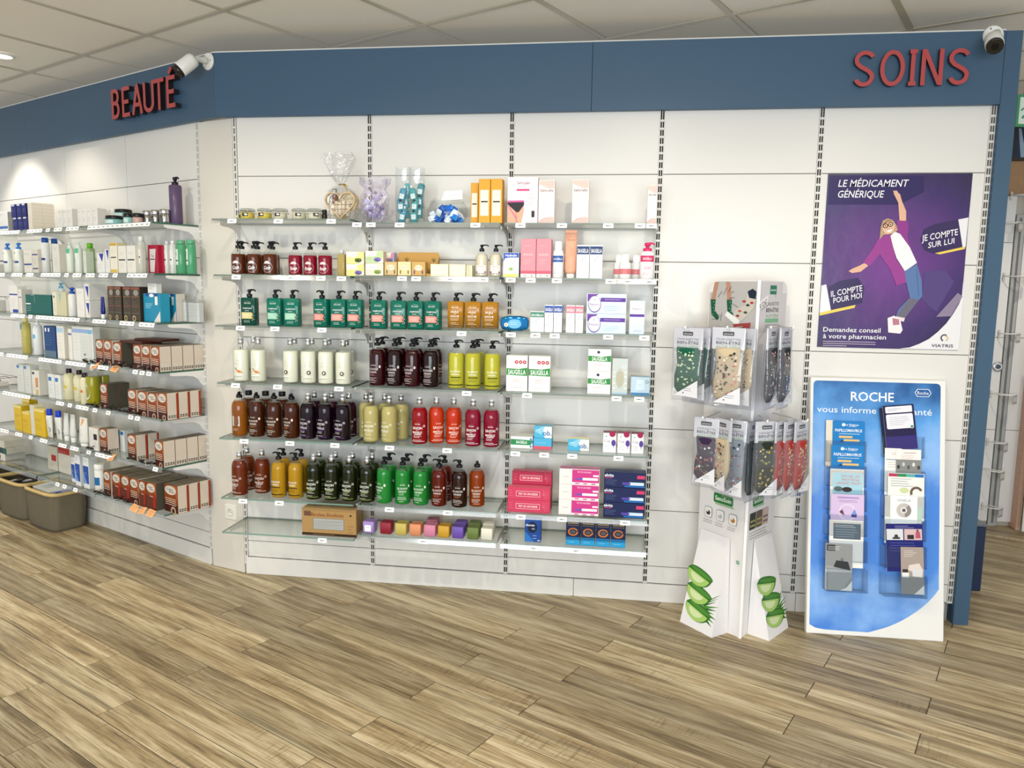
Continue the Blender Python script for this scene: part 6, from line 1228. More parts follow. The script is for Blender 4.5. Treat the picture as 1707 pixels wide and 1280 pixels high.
# ================================================================ POSTER on the wall
def grad_print(name, stops, rough=.3, mode='radial', centre=(0, 0), scale=1.0, noise=.25, nscale=3):
    mt, nt, out = nodes(name); L = nt.links.new
    b = N(nt, 'BsdfPrincipled', i_Roughness=rough); b.inputs['Coat Weight'].default_value = .1; L(b.outputs[0], out.inputs[0])
    tc = N(nt, 'TexCoord'); mp = N(nt, 'Mapping'); mp.inputs['Location'].default_value = (-centre[0]*scale, 0, -centre[1]*scale); mp.inputs['Scale'].default_value = (scale, 0, scale); L(tc.outputs['Object'], mp.inputs[0])
    nz = N(nt, 'TexNoise', i_Scale=nscale, i_Detail=5.0); L(tc.outputs['Object'], nz.inputs['Vector'])
    if mode == 'radial': ln = N(nt, 'VectorMath', operation='LENGTH'); L(mp.outputs[0], ln.inputs[0]); src = ln.outputs['Value']
    else: sp = N(nt, 'SeparateXYZ'); L(mp.outputs[0], sp.inputs[0]); src = sp.outputs['Z']
    mr = N(nt, 'MapRange', i_3=-noise, i_4=noise); L(nz.outputs[0], mr.inputs[0]); ad = N(nt, 'Math', operation='ADD'); L(src, ad.inputs[0]); L(mr.outputs[0], ad.inputs[1])
    r = N(nt, 'ValToRGB'); el = r.color_ramp.elements
    el[0].position = stops[0][0]; el[0].color = (*lin(stops[0][1]), 1); el[1].position = stops[-1][0]; el[1].color = (*lin(stops[-1][1]), 1)
    for p, c in stops[1:-1]: x = el.new(p); x.color = (*lin(c), 1)
    L(ad.outputs[0], r.inputs[0]); L(r.outputs[0], b.inputs['Base Color'])
    n2 = N(nt, 'TexNoise', i_Scale=14.0, i_Detail=2.0); L(tc.outputs['Object'], n2.inputs['Vector']); bp = N(nt, 'Bump', i_Strength=.12, i_Distance=.01); L(n2.outputs[0], bp.inputs['Height']); L(bp.outputs[0], b.inputs['Normal'])
grad_print('poster_ground', [(0, '713088'), (.35, '562a74'), (.7, '361f60'), (1, '241842')], centre=(.27, .36), scale=2.1, noise=.3)
P0 = at_y(1370, 580, -.002); PX0, PX1, PZ0, PZ1 = 2.703, 3.282, 1.222, 1.965
PWd, PHt = PX1-PX0, PZ1-PZ0
def pp(px, py): q = at_y(px, py, -.003); return (q.x-PX0, q.z-PZ0)
poster = link('poster', None, None, (PX0, -.0035, PZ0)); tag(poster, 'large purple pharmacy poster with jumping woman on white panels', 'poster')
b = MB(); n = 10
for i in range(n+1):
    for k in range(n+1): b.v.append((PWd*i/n, -.0007*math.sin(i*2.1+k*1.3)-.0008, PHt*k/n))
for i in range(n):
    for k in range(n): a = i*(n+1)+k; b.face([a, a+n+1, a+n+2, a+1], lin('ffffff'), 'poster_ground', True)
b.add([(0, 0, 0), (PWd, 0, 0), (PWd, 0, PHt), (0, 0, PHt)], [(3, 2, 1, 0)], 'eeeeee', 'paper')
link('sheet', b.mesh('sheet'), poster)
A = Art(); P_ = lambda *q: [pp(x, y) for x, y in q]
A.poly(P_((1383, 293), (1540, 293), (1540, 320), (1500, 341), (1380, 341)), '33295a')
# white bottom right corner under a round edge
c0 = [(1618, 330), (1618, 470), (1612, 488), (1600, 512), (1580, 540), (1555, 562), (1530, 575), (1502, 582)]
arc_ = [pp(*q) for q in ((1500, 582.5), (1516, 579), (1532, 573), (1548, 565), (1563, 553), (1577, 539), (1588, 524), (1598, 507), (1606, 488))]+[(PWd-.001, pp(1611, 470)[1])]
for a_, c_ in zip(arc_, arc_[1:]): A.poly([(a_[0], .0012), (c_[0], .0012), (c_[0], max(.002, c_[1])), (a_[0], max(.002, a_[1]))], 'e6e4e6')
A.poly(P_((1597, 366), (1614, 362.5), (1609, 412), (1604, 413)), 'e6e4e6'); A.poly(P_((1369, 476), (1377, 474), (1385, 518), (1366, 521)), 'e6e4e6')
for q in (P_((1534, 400), (1540, 382), (1560, 373), (1597, 366), (1604, 411), (1556, 423), (1541, 417)), P_((1381, 478), (1400, 468), (1430, 463), (1440, 478), (1437, 505), (1386, 518))): A.poly(q, '3a2f58')
A.poly(P_((1558, 422), (1608, 411), (1608, 415), (1566, 424)), 'e6c95a'); A.poly(P_((1366, 521), (1426, 508), (1424, 513), (1366, 526)), 'e6c95a')
# sheen on the creased film, painted in as paler flat patches
A.poly(P_((1560, 528), (1596, 488), (1604, 494), (1585, 527)), '8c7f96'); A.poly(P_((1540, 452), (1575, 450), (1590, 470), (1560, 520), (1536, 500)), '55437a')
# jumping woman: arms, jacket, head, shirt, jeans, shoes
sk = 'dcae92'
A.poly(P_((1489, 322), (1493, 318), (1500, 324), (1503, 335), (1510, 352), (1510, 368), (1499, 368), (1497, 338)), sk); A.poly(P_((1488, 318), (1495, 318), (1499, 326), (1493, 327)), sk)
A.poly(P_((1414, 452), (1420, 448), (1432, 443), (1441, 438), (1447, 443), (1434, 453), (1420, 455)), sk)
A.poly(P_((1494, 367), (1513, 369), (1514, 378), (1512, 395), (1520, 420), (1512, 425), (1500, 402), (1496, 385)), '8c3a86'); A.poly(P_((1465, 396), (1484, 390), (1490, 402), (1492, 430), (1508, 452), (1512, 470), (1494, 476), (1484, 450), (1466, 424), (1450, 443), (1438, 438), (1456, 412)), '96408c')
A.poly(P_((1484, 393), (1491, 386), (1500, 390), (1516, 412), (1528, 438), (1508, 452), (1494, 430), (1488, 410)), 'ece8ea')
A.poly(P_((1468, 378), (1471, 368), (1479, 364), (1488, 367), (1494, 376), (1496, 384), (1488, 389), (1472, 392), (1466, 399), (1467, 386)), 'b79a78'); A.ell(*pp(1481, 379), .0235, .0285, 'e2b698', 18); A.poly(P_((1470, 374), (1479, 366), (1489, 368), (1480, 370), (1473, 376)), '9a7a58')
for x, y in ((1475.5, 376.5), (1484, 374)): A.ring(*pp(x, y), .0074, .0108, '1d161a', 14); A.ell(*pp(x, y), .003, .003, '4a3a34', 8)
A.line(*pp(1479, 376), *pp(1481, 375.5), .002, '2a2026'); A.poly(P_((1477, 384), (1487, 381), (1485, 386), (1480, 387)), 'f6efee'); A.line(*pp(1477, 384), *pp(1487, 381), .0015, '9a4a44'); A.ell(*pp(1480, 380.5), .003, .004, 'd29a80', 8)
A.poly(P_((1507, 452), (1528, 440), (1536, 468), (1537, 494), (1531, 500), (1508, 530), (1493, 527), (1497, 516), (1516, 496), (1510, 470)), '5a76a4'); A.poly(P_((1516, 496), (1531, 500), (1508, 530), (1493, 527)), '6b6878'); A.line(*pp(1527, 448), *pp(1531, 492), .003, '48608c')
A.poly(P_((1493, 527), (1508, 530), (1506, 536), (1494, 534)), 'e0d0d0'); A.poly(P_((1479, 530), (1490, 526), (1500, 533), (1504, 550), (1500, 556), (1480, 554)), 'e9e4e4'); A.poly(P_((1487, 530), (1498, 532), (1499, 541), (1488, 542)), 'b8788a')
pt = lambda t, x, y, h, wd, rot=0, shear=.18, bold=.006, c='f1eff2': A.text(t, *pp(x, y), h, c, w=wd, bold=bold, shear=shear, rot=rot, al='l')
pt('LE MÉDICAMENT', 1397, 305.5, .030, .285); pt('GÉNÉRIQUE', 1396.5, 323.5, .030, .188)
pt('JE COMPTE', 1535, 397.5, .027, .148, .20); pt('SUR LUI', 1546, 409, .024, .108, .20)
pt('IL COMPTE', 1384, 490, .026, .134, .22); pt('POUR MOI', 1388, 501, .024, .122, .22)
pt('Demandez conseil', 1372, 548.5, .0205, .238, 0, 0, .008); pt('à votre pharmacien', 1371.5, 559.5, .0205, .262, 0, 0, .008)
for y in (569, 572.5, 576): A.rect(pp(1371, y)[0], pp(1371, y)[1], pp(1371, y)[0]+(.22 if y < 575 else .10), pp(1371, y)[1]+.003, 'b9a8c0')
A.ring(*pp(1573.5, 563), .0105, .0155, '3a3a4a', 18, .9, 4.4); A.ring(*pp(1575.5, 564), .0075, .011, 'c9b040', 14, -1.4, 1.6); A.text('VIATRIS', *pp(1570, 576), .0135, '3a3a46', w=.088, bold=.006)
b = MB(); A.put(b, lambda x, y, k: (x, -.0016-k, y), 'satin_print', step=.00005); link('printed_picture', b.mesh('printed_picture'), poster)
# ================================================================ BROCHURE BOARD leaning on the wall
BA = Vector((2.679, -.233, 0)); BB = Vector((3.240, -.222, 0)); ex = (BB-BA).normalized(); BW_ = (BB-BA).length
TOPL = at_y(1345.5, 628, -.045); fv = (TOPL-BA); fv = fv-ex*fv.dot(ex); BL = fv.length; ev = fv.normalized(); eo = ex.cross(ev)
if eo.y > 0: eo = -eo
board = link('brochure_board', None, None, BA); tag(board, 'white and blue brochure display board leaning on the wall', 'display board')
BM = Matrix((ex, -eo, ev)).transposed()      # local x right, -y out, z up the board
board.rotation_euler = BM.to_euler()
def bp_(px, py, out=.0):                     # photo point -> board sheet coordinates
    r = ray(px, py); o = BA+eo*out; t = (o-CAM).dot(eo)/r.dot(eo); q = CAM+r*t-BA; return q.dot(ex), q.dot(ev)
b = MB(); b.rbox(BW_, .034, BL, .003, 'ebe9e4', 'panel', cx=BW_/2, cy=.017); link('foam_panel', b.mesh('foam_panel'), board)
grad_print('water_print', [(0, '3f7fd6'), (.16, '86b4ee'), (.28, '4a8ade'), (.50, '4484da'), (.68, '8fbcf0'), (.82, '5a9fe2'), (1, '1f5896')], rough=.25, mode='linear', scale=1/BL, noise=.20, nscale=7)
A = Art()
edge = [bp_(*q) for q in ((1349, 1044), (1420, 1056), (1462, 1050), (1500, 1036), (1535, 1014), (1556, 994), (1565, 982))]
xl = edge[0][0]; xr = bp_(1566, 860)[0]; zt = bp_(1400, 635)[1]
def smooth(P, n=5):
    out = []
    for i in range(len(P)-1):
        a, b_, c, d = P[max(0, i-1)], P[i], P[i+1], P[min(len(P)-1, i+2)]
        for k in range(n):
            t = k/n; out.append(tuple(.5*(2*b_[m]+(c[m]-a[m])*t+(2*a[m]-5*b_[m]+4*c[m]-d[m])*t*t+(3*b_[m]-a[m]-3*c[m]+d[m])*t**3) for m in (0, 1)))
    return out+[P[-1]]
edge = smooth(edge)
pts = [(xl, edge[0][1]+.01)]+[(x, max(.02, z)) for x, z in edge[1:]]+[(xr, edge[-1][1]+.03), (xr, zt-.015), (xr-.0045, zt-.0045), (xr-.015, zt), (xl+.015, zt), (xl+.0045, zt-.0045), (xl, zt-.015)]
A.poly(pts, 'ffffff'); b = MB(); A.put(b, lambda x, y, k: (x, -k, y), 'water_print'); link('blue_print', b.mesh('blue_print'), board)
A = Art(); q = bp_(1454, 661); A.text('ROCHE', q[0], q[1], .040, 'f2f4f6', w=.178, bold=.014); q = bp_(1362, 681); A.text('vous informe sur la santé', q[0], q[1], .028, 'f2f4f6', w=.475, al='l', bold=.002)
q = bp_(1538.5, 655); hx = [(-.034, 0), (-.024, .0165), (.024, .0165), (.034, 0), (.024, -.0165), (-.024, -.0165)]; A.poly([(q[0]+x, q[1]+y) for x, y in hx], 'f2f4f6'); A.poly([(q[0]+x*.92, q[1]+y*.86) for x, y in hx], '2c5c9c'); A.text('Roche', q[0], q[1], .014, 'f2f4f6', w=.046, bold=.004)
b = MB(); A.put(b, lambda x, y, k: (x, -.0006-k, y)); link('lettering', b.mesh('lettering'), board)
def pocket(x0, x1, z0, z1, out):
    b = MB(); T = .0025
    b.box(x0, x1, -out, -out+T, z0, z1, 'f3f6f8', 'clear'); b.box(x0, x1, -out, -.001, z0, z0+.003, 'e9eef2', 'clear')
    for x in (x0, x1-T): b.box(x, x+T, -out, -.001, z0, z1, 'eef2f5', 'clear')
    return b.mesh('clear_pocket')
colx = [(bp_(1378, 850, .03)[0], bp_(1442, 850, .03)[0]), (bp_(1473, 850, .03)[0], bp_(1540, 850, .03)[0])]
tops = [[701, 742, 782, 824, 867, 906], [690, 747, 788, 827, 872, 912]]
for c in (0, 1):
    for i in range(6):
        out = .018+.0085*i; x0, x1 = colx[c]
        zt_ = bp_(1410, tops[c][i]+(42 if i == 5 else 34), out)[1]; zb = bp_(1410, 987+3*c, out)[1] if i == 5 else zt_-.09
        link('clear_pocket', pocket(x0-.004, x1+.004, zb, zt_, out+.006), board)
def brochure(px0, px1, py, c, i, art, label, H=.20, rot=0, body='efece6', thick=.003):
    out = .014+.0085*i
    (x0, _), (x1, _), (_, z1) = bp_(px0, py, out), bp_(px1, py, out), bp_((px0+px1)/2, py, out); w_ = x1-x0
    b = MB(); b.rbox(w_, thick, H, .0006, body, 'paper'); A = Art(); art(A, w_, H); root = b.mesh('brochure'); b = MB(); A.put(b, on_front(thick))
    P = BA+ex*((x0+x1)/2)+ev*(z1-H)+eo*out
    o = link('brochure', root, None, P); o.rotation_euler = (BM @ Matrix.Rotation(rot, 3, 'Y')).to_euler(); tag(o, label, 'brochure', 'brochures in the clear holders')
    link('printed_cover', b.mesh('printed_cover'), o)
def c_reg(A, w_, h):
    A.rect(-w_/2, 0, w_/2, h, '1f7ec4'); A.ell(-w_*.16, h*.92, .007, .007, 'f2f6fa', 12); A.text('La Région', w_*.10, h*.925, .0085, 'f2f6fa', w=w_*.42, bold=.008); A.lines(0, w_*.3, h*.885, 1, .004, 'f2f6fa')
    A.text('PAPILLOMAVIRUS', 0, h*.80, .013, 'f6f8fa', w=w_*.84, bold=.014); A.lines(-w_*.3, w_*.35, h*.725, 1, .004, 'a8d0ea', .003, 0); A.rect(-w_*.30, h*.635, w_*.12, h*.68, 'e6c07a'); A.rect(-w_*.15, h*.565, w_*.34, h*.61, 'e6c07a'); A.poly([(-w_*.3, h*.54), (-w_*.15, h*.55), (-w_*.2, h*.60)], '12487a')
brochure(1377, 1389, 700, 0, 0, lambda A, w_, h: A.rect(-w_*.5, 0, w_*.5, h*.5, 'd8c8b0'), 'narrow cream leaflet edge beside the topmost blue brochure', rot=0, body='e6dccb')
brochure(1388, 1441.5, 702, 0, .5, c_reg, 'blue regional health brochure, topmost in the left column')
brochure(1385.5, 1440.5, 742, 0, 1.3, c_reg, 'blue regional health brochure, second in the left column')
brochure(1384, 1440.5, 782, 0, 2, lambda A, w_, h: (A.rect(-w_*.42, h*.2, w_*.46, h*.92, 'a9d2e0'), A.text('ON NE LES', w_*.1, h*.85, .0105, 'd8705a', w=w_*.55), A.text('PROTÈGE', w_*.1, h*.775, .0105, 'd8705a', w=w_*.52), A.text('JAMAIS TROP', w_*.04, h*.70, .0105, 'd8705a', w=w_*.7), A.ell(-w_*.26, h*.575, w_*.13, h*.055, '5a6a6a', 14), A.ell(0, h*.565, w_*.15, h*.055, '3a2620', 14)), 'pale blue brochure with orange capital letters')
brochure(1385, 1440.5, 824, 0, 3, lambda A, w_, h: (A.rect(-w_/2, 0, w_/2, h, 'd9c0e2'), A.ring(0, h*.62, .030, .036, 'e8d6ee', 22), A.lines(-w_*.3, w_*.34, h*.93, 1, .006, 'a88ac0', .006, 0), A.lines(-w_*.25, w_*.3, h*.87, 2, .006, '6a5a88'), A.poly([(-w_*.25, h*.62), (-w_*.15, h*.68), (-w_*.08, h*.55)], '6a3a4a'), A.poly([(w_*.12, h*.58), (w_*.22, h*.70), (w_*.3, h*.56)], '7a9ad0'), A.rect(w_*.12, h*.52, w_*.28, h*.58, '4a3a90')), 'lilac brochure with pale circles')
brochure(1382.5, 1439.5, 867, 0, 4, lambda A, w_, h: (A.rect(-w_*.38, h*.60, w_*.42, h*.93, '52616e'), A.lines(-w_*.34, w_*.3, h*.89, 2, .007, 'd0d6da'), A.lines(-w_*.32, w_*.38, h*.80, 4, .010, 'aab4bc'), A.ell(-w_*.36, h*.92, .003, .003, 'b03a3a', 8)), 'white brochure with slate grey panel')
def c_grey(A, w_, h):
    A.rect(-w_/2, 0, w_/2, h, '8f9090'); A.poly([(-w_/2, h*.0), (w_*.1, h*.0), (w_/2, h*.3), (w_/2, h*.5), (-w_/2, h*.52)], '9fa09f'); A.rect(-w_*.46, h*.84, -w_*.14, h*.97, '2f2f30'); A.lines(-w_*.42, w_*.1, h*.93, 3, .006, 'e6e6e6'); A.poly([(-w_*.2, h*.50), (-w_*.1, h*.64), (w_*.34, h*.62), (w_*.44, h*.44), (w_*.1, h*.47)], '303134'); A.ring(w_*.12, h*.66, .004, .006, '303134', 10); A.poly([(w_*.05, 0), (w_/2, 0), (w_/2, h*.22), (w_*.3, h*.07)], 'e2e2e0'); A.poly([(-w_/2, h*.45), (w_*.5, h*.43), (w_*.5, h*.40), (-w_/2, h*.38)], 'c6c6c4')
brochure(1376.5, 1421, 906, 0, 5.1, c_grey, 'grey photo brochure with dark weights, lowest in the left column', H=.196)
brochure(1474, 1512, 679, 1, 0, lambda A, w_, h: A.rect(-w_/2, 0, w_/2, h, '1c1a3c'), 'dark navy leaflet behind the purple brochure', rot=-.10, body='1c1a3c')
brochure(1479, 1531, 675, 1, .8, lambda A, w_, h: (A.rect(-w_/2, 0, w_/2, h, '3a2a78'), A.rect(-w_/2, h*.3, w_/2, h, '241d48'), A.rrect(-w_*.42, h*.83, w_*.44, h*.975, .004, 'e8e6ec'), A.lines(-w_*.36, w_*.1, h*.92, 2, .006, '7a7684'), A.rrect(-w_*.42, h*.47, w_*.44, h*.80, .006, 'e8e6ec'), A.lines(-w_*.32, w_*.32, h*.73, 5, .008, '9a96a6'), A.ell(w_*.38, h*.50, .008, .008, 'eef2ee', 12), A.ell(w_*.38, h*.50, .006, .006, '3f8f6a', 12)), 'tilted dark purple brochure with white cards', rot=-.11, H=.19)
brochure(1475, 1503, 747, 1, 1.4, lambda A, w_, h: (A.lines(-w_*.1, w_*.4, h*.9, 2, .006, 'c05a6a'), A.rect(-w_*.4, h*.75, w_*.45, h*.765, '6a7ab0'), A.lines(-w_*.3, w_*.3, h*.70, 3, .01, '9a9aa0')), 'narrow white leaflet with blue rule')
brochure(1493.5, 1535.5, 749, 1, 1.9, lambda A, w_, h: (A.text('sexualités', w_*.05, h*.93, .007, '9a4a50', w=w_*.5), A.lines(-w_*.3, w_*.3, h*.87, 3, .007, 'd09a96'), A.rect(-w_*.5, h*.45, w_*.5, h*.78, '8a8a88'), [A.ell(w_*(-.4+.2*i), h*(.62+.06*(i % 2)), .006, .009, ['3a3a3a', 'c9c9c6', '5a5a58', 'dcdcd8', '444444'][i], 10) for i in range(5)]), 'white leaflet over a black and white photo')
def c_tabs(A, w_, h):
    for i, c in enumerate(('b8385a', '2f8a54', '5ab0a8', '2a72b8')): A.rect(-w_*.48+i*w_*.24, h*.925, -w_*.48+(i+1)*w_*.24, h*.99, c)
    A.lines(-w_*.42, w_*.25, h*.88, 4, .010, '7f8a94', .0016); A.ell(-w_*.05, h*.64, .018, .012, 'cdd8a0', 14); A.ring(w_*.28, h*.60, .016, .026, '6a5a48', 18, .4, 3.6)
brochure(1480, 1541, 789, 1, 2.6, c_tabs, 'white brochure with four coloured tabs')
brochure(1475, 1537, 827, 1, 3.0, lambda A, w_, h: A.poly([(w_*.3, h*.5), (w_*.5, h*.5), (w_*.5, h*.8), (w_*.3, h*.7)], 'b4d0c0'), 'plain white brochure behind the ring picture one', body='e6e6dc')
brochure(1484, 1529.5, 826, 1, 3.6, lambda A, w_, h: (A.text('ONELA', 0, h*.90, .011, '8a8a90', w=w_*.5), A.ring(0, h*.69, .0125, .030, '8f8684', 26, -1.4, .9), A.ring(0, h*.69, .0125, .030, 'c4bfba', 26, .9, 4.9), A.ell(0, h*.69, .008, .008, '6a625e', 12)), 'white brochure with ring of small photos', body='f3f3f1')
brochure(1479.5, 1541, 873, 1, 4.3, lambda A, w_, h: (A.rect(-w_/2, 0, w_/2, h, '1c1f6e'), A.lines(-w_*.25, w_*.28, h*.95, 2, .007, 'b8bce0'), A.rect(-w_*.48, h*.66, -w_*.03, h*.89, 'd9dadc'), A.rect(w_*.0, h*.66, w_*.48, h*.89, 'd6b8b8'), A.ell(-w_*.22, h*.74, .008, .008, '3a3a3c', 10), A.rect(-w_*.32, h*.68, -w_*.12, h*.72, '3a3a3c'), A.rect(w_*.08, h*.68, w_*.26, h*.77, '2e2a2c'), A.ell(w_*.36, h*.86, .004, .005, '4a2f2a', 8), A.poly([(w_*.30, h*.7), (w_*.44, h*.7), (w_*.42, h*.84), (w_*.31, h*.84)], 'b8586a'), A.lines(-w_*.4, w_*.4, h*.60, 4, .011, '6a70b0', .0014)), 'navy brochure with two room photos', rot=-.045)
def c_bed(A, w_, h):
    A.rect(-w_/2, 0, w_/2, h, 'a99a90'); A.rect(-w_/2, 0, w_/2, h*.36, '8a8a88'); A.lines(-w_*.36, w_*.2, h*.92, 4, .0075, 'f0ece8'); A.poly([(-w_*.2, h*.52), (-w_*.15, h*.62), (w_*.3, h*.66), (w_*.48, h*.50), (w_*.2, h*.44)], 'e2d2ca'); A.poly([(0, h*.38), (w_*.42, h*.36), (w_*.46, h*.54), (-w_*.02, h*.54)], 'd8d6d4'); A.rect(-w_*.46, h*.36, -w_*.16, h*.46, 'ecebe8'); A.rect(-w_*.44, h*.46, -w_*.2, h*.53, '3a3432'); A.poly([(w_*.05, 0), (w_/2, 0), (w_/2, h*.2)], 'e2e0dc')
brochure(1503.5, 1541.5, 912, 1, 5.2, c_bed, 'taupe bedroom photo brochure, lowest in the right column', H=.196, rot=-.03, body='b8a89c')
# ================================================================ SOCK DISPLAY STAND
RG = Vector((2.385, -.336, 0)); HS = at_y(1243, 467, -.336).z; FWd = .262
RZL, RZR = math.atan2(-.762, .65), math.atan2(.811, .585)
stand = link('display_stand', None, None, RG); tag(stand, 'three-sided white cardboard sock stand with aloe prints', 'display stand')
def zz(px, py, Y=-.30): return at_y(px, py, Y).z
def panel(left):
    s = -1 if left else 1; r = .045; pts = [(0, 0), (s*FWd, 0)]+[(s*(FWd-r+r*math.cos(a*math.pi/12)), HS-r+r*math.sin(a*math.pi/12)) for a in range(0, 7)]+[(0, HS)]
    b = MB(); b.prism(pts if not left else pts[::-1], .0, .004, 'e6e3e2', 'carton'); return b.mesh('side_panel')
hz = HS-zz(1210, 566)+.0           # header height
A = Art()                          # left face print
xw = -FWd
A.rect(xw+.004, HS-.21, -.004, HS-.05, 'b9b6b2', 4); A.rect(xw+.045, HS-.055, -.004, HS-.004, 'b9b6b2', 2)
for x0, x1, t in ((-.222, -.240, 0), (-.160, -.150, 1)):
    A.poly([(x0-.012, HS-.006), (x0+.012, HS-.006), (x1+.013, HS-.085), (x1-.010, HS-.085)], 'b98a72'); A.poly([(x1-.013, HS-.080), (x1+.016, HS-.080), (x1+.014, HS-.125), (x1+.040, HS-.155), (x1+.030, HS-.168), (x1-.004, HS-.145)], '1c5a42')
    for k in range(5): A.ell(x1+.006+.006*(k % 2), HS-.09-.013*k, .002, .002, 'c8d890', 6)
A.poly([(-.055, HS-.05), (-.02, HS-.04), (-.008, HS-.065), (-.02, HS-.11), (-.075, HS-.165), (-.125, HS-.15), (-.118, HS-.125), (-.065, HS-.10)], 'c9c2b4'); A.poly([(-.055, HS-.045), (-.03, HS-.033), (-.010, HS-.045), (-.012, HS-.075), (-.045, HS-.07)], '1f2a3c')
for x, y, c in ((-.07, -.085, 'b03a3a'), (-.05, -.10, '2f3a34'), (-.09, -.125, 'c25a4a'), (-.06, -.13, '3a4a40'), (-.03, -.09, 'b03a3a'), (-.1, -.145, '8a3030')): A.poly([(x-.012, HS+y), (x, HS+y+.006), (x+.012, HS+y), (x, HS+y-.006)], c)
A.poly([(-.168, HS-.145), (-.155, HS-.128), (-.085, HS-.165), (-.098, HS-.190)], 'ecebe8'); A.poly([(-.120, HS-.18), (-.03, HS-.17), (-.035, HS-.21), (-.115, HS-.21)], 'a34444')
for x0, y0, x1, y1 in ((-.21, -.07, -.19, -.045), (-.18, -.06, -.165, -.03), (-.155, -.05, -.14, -.025), (-.14, -.05, -.125, -.045), (-.15, -.075, -.12, -.07), (-.24, -.165, -.2, -.16), (-.19, -.17, -.185, -.135), (-.215, -.14, -.19, -.15), (-.13, -.095, -.10, -.11)): A.line(x0, HS+y0, x1, HS+y1, .0016, '2a2a2c')
zl_ = zz(1198, 838); 
def logo(A, x0, x1, z, hh): A.rrect(x0, z-hh/2, x1, z+hh/2, .006, '2f7a3a'); A.text('SanoSoin', (x0+x1)/2, z, hh*.45, 'f2f5ee', w=(x1-x0)*.84, bold=.014); A.rect(x0+.01, z-hh/2-.008, x1+.006, z-hh/2-.003, '8fb878')
logo(A, -.178, -.072, zl_, .042)
for i, (x, c) in enumerate(((-.205, '3a3a3a'), (-.137, 'b8b8b4'), (-.066, 'b07a3a'))):
    z = zz(1176, 864)-.0*i-.004; A.rrect(x-.021, z-.024, x+.021, z+.024, .010, '4a4a48'); A.rrect(x-.0198, z-.0228, x+.0198, z+.0228, .0095, 'e9e6e4'); A.ell(x, z-.002, .012, .011, c, 10); A.ell(x-.004, z+.004, .005, .005, 'e9e6e4', 8); A.lines(x-.028, x+.028, z-.036, 2, .010, '8a8886', .0016)
A.ring(-.028, zz(1228, 935), .004, .0085, '5fa07a', 12)
b = MB(); A.put(b, lambda x, y, k: (x, -k, y)); pl = link('side_panel', panel(True), stand, (0, 0, 0), RZL); link('print', b.mesh('print'), pl)
A = Art(); A.rect(.004, HS-.21, FWd-.004, HS-.05, 'd3cfcf', 4); A.rect(.004, HS-.055, FWd-.045, HS-.004, 'd3cfcf', 2)
A.rrect(.100, HS-.055, .160, HS-.018, .004, '2f7a5a'); A.text('sanosoin', .130, HS-.036, .010, 'e8efe8', w=.05, bold=.01); A.rect(.150, HS-.068, .154, HS-.055, '6fae8a')
A.text('CHAUSSETTES', .130, HS-.093, .014, '5a5a60', w=.115); A.text('BIEN-ÊTRE', .130, HS-.119, .017, '3a3a40', w=.115, bold=.006); A.text('ALOE VERA', .130, HS-.142, .014, '9ab890', w=.115); A.rect(.068, HS-.170, .188, HS-.154, '7fb88a'); A.lines(.068, .188, HS-.18, 1, .005, '8a8a88', .002, 0)
A.poly([(.008, HS-.125), (.078, HS-.10), (.085, HS-.055), (.012, HS-.085)], 'eceae8')
A.text('9,50€', .044, HS-.098, .030, '2c2c34', w=.066, rot=.30)
logo(A, .052, .148, zz(1268, 838), .042); zc = zz(1268, 872)+.004
for i, (c1, c2) in enumerate((('3a3c30', 'b8bc6a'), ('6a5a4a', 'c2b06a'), ('c9b2a8', '3a3028'))):
    x0 = .030+i*.058; A.rect(x0, zc-.036, x0+.053, zc+.036, c1); [A.ell(x0+.012+.014*(k % 3), zc-.02+.02*(k//3), .005, .006, c2, 8) for k in range(6)]
A.lines(.03, .20, zc-.05, 3, .012, '9a9894', .002)
b = MB(); A.put(b, lambda x, y, k: (x, -k, y)); pr_ = link('side_panel', panel(False), stand, (0, 0, 0), RZR); link('print', b.mesh('print'), pr_)
b = MB(); eL = RG.__class__((math.cos(RZL), math.sin(RZL), 0))*-FWd; eR = Vector((math.cos(RZR), math.sin(RZR), 0))*FWd
b.add([tuple(eL), tuple(eR), tuple(eR+Vector((0, 0, HS-.05))), tuple(eL+Vector((0, 0, HS-.05)))], [(3, 2, 1, 0)], 'd6d3d0', 'carton'); link('rear_panel', b.mesh('rear_panel'), stand)
b = MB(); b.box(-.006, .006, -.002, .010, 0, HS, 'eeecea', 'carton'); link('spine', b.mesh('spine'), stand)
def aloe(A, x, z, s, kx):
    X = lambda u: x+u*s*kx
    for k in range(9): A.poly([(X(.014), z-.020*s+.005*k*s), (X(.030), z-.006*s+.006*k*s), (X(.070+.006*(k % 3)), z+(-.040+.016*k)*s)], '4d8a34' if k % 2 else '2f6a26')
    for i in range(3):
        q = z+i*.064*s; xo = .006-.010*i; c, n_ = math.cos(-.28), math.sin(-.28)
        def E(rx, ry, a0, a1, dx=0, dz=0): return [(X(xo+dx+rx*math.cos(t)*c-ry*math.sin(t)*n_), q+(dz+rx*math.cos(t)*n_+ry*math.sin(t)*c)*s) for t in [math.radians(a0+(a1-a0)*m/14) for m in range(15)]]
        A.poly(E(.052, .046, 180, 360)+E(.050, .014, 0, 180, .006, .006), '356f27')
        A.poly(E(.046, .008, 0, 360, .007, .006)[:-1], '4f8a38')
        A.poly(E(.047, .042, 180, 360, -.003, -.003), 'a5c86c'); A.poly(E(.030, .027, 185, 355, -.006, -.005), 'd2e0ac')
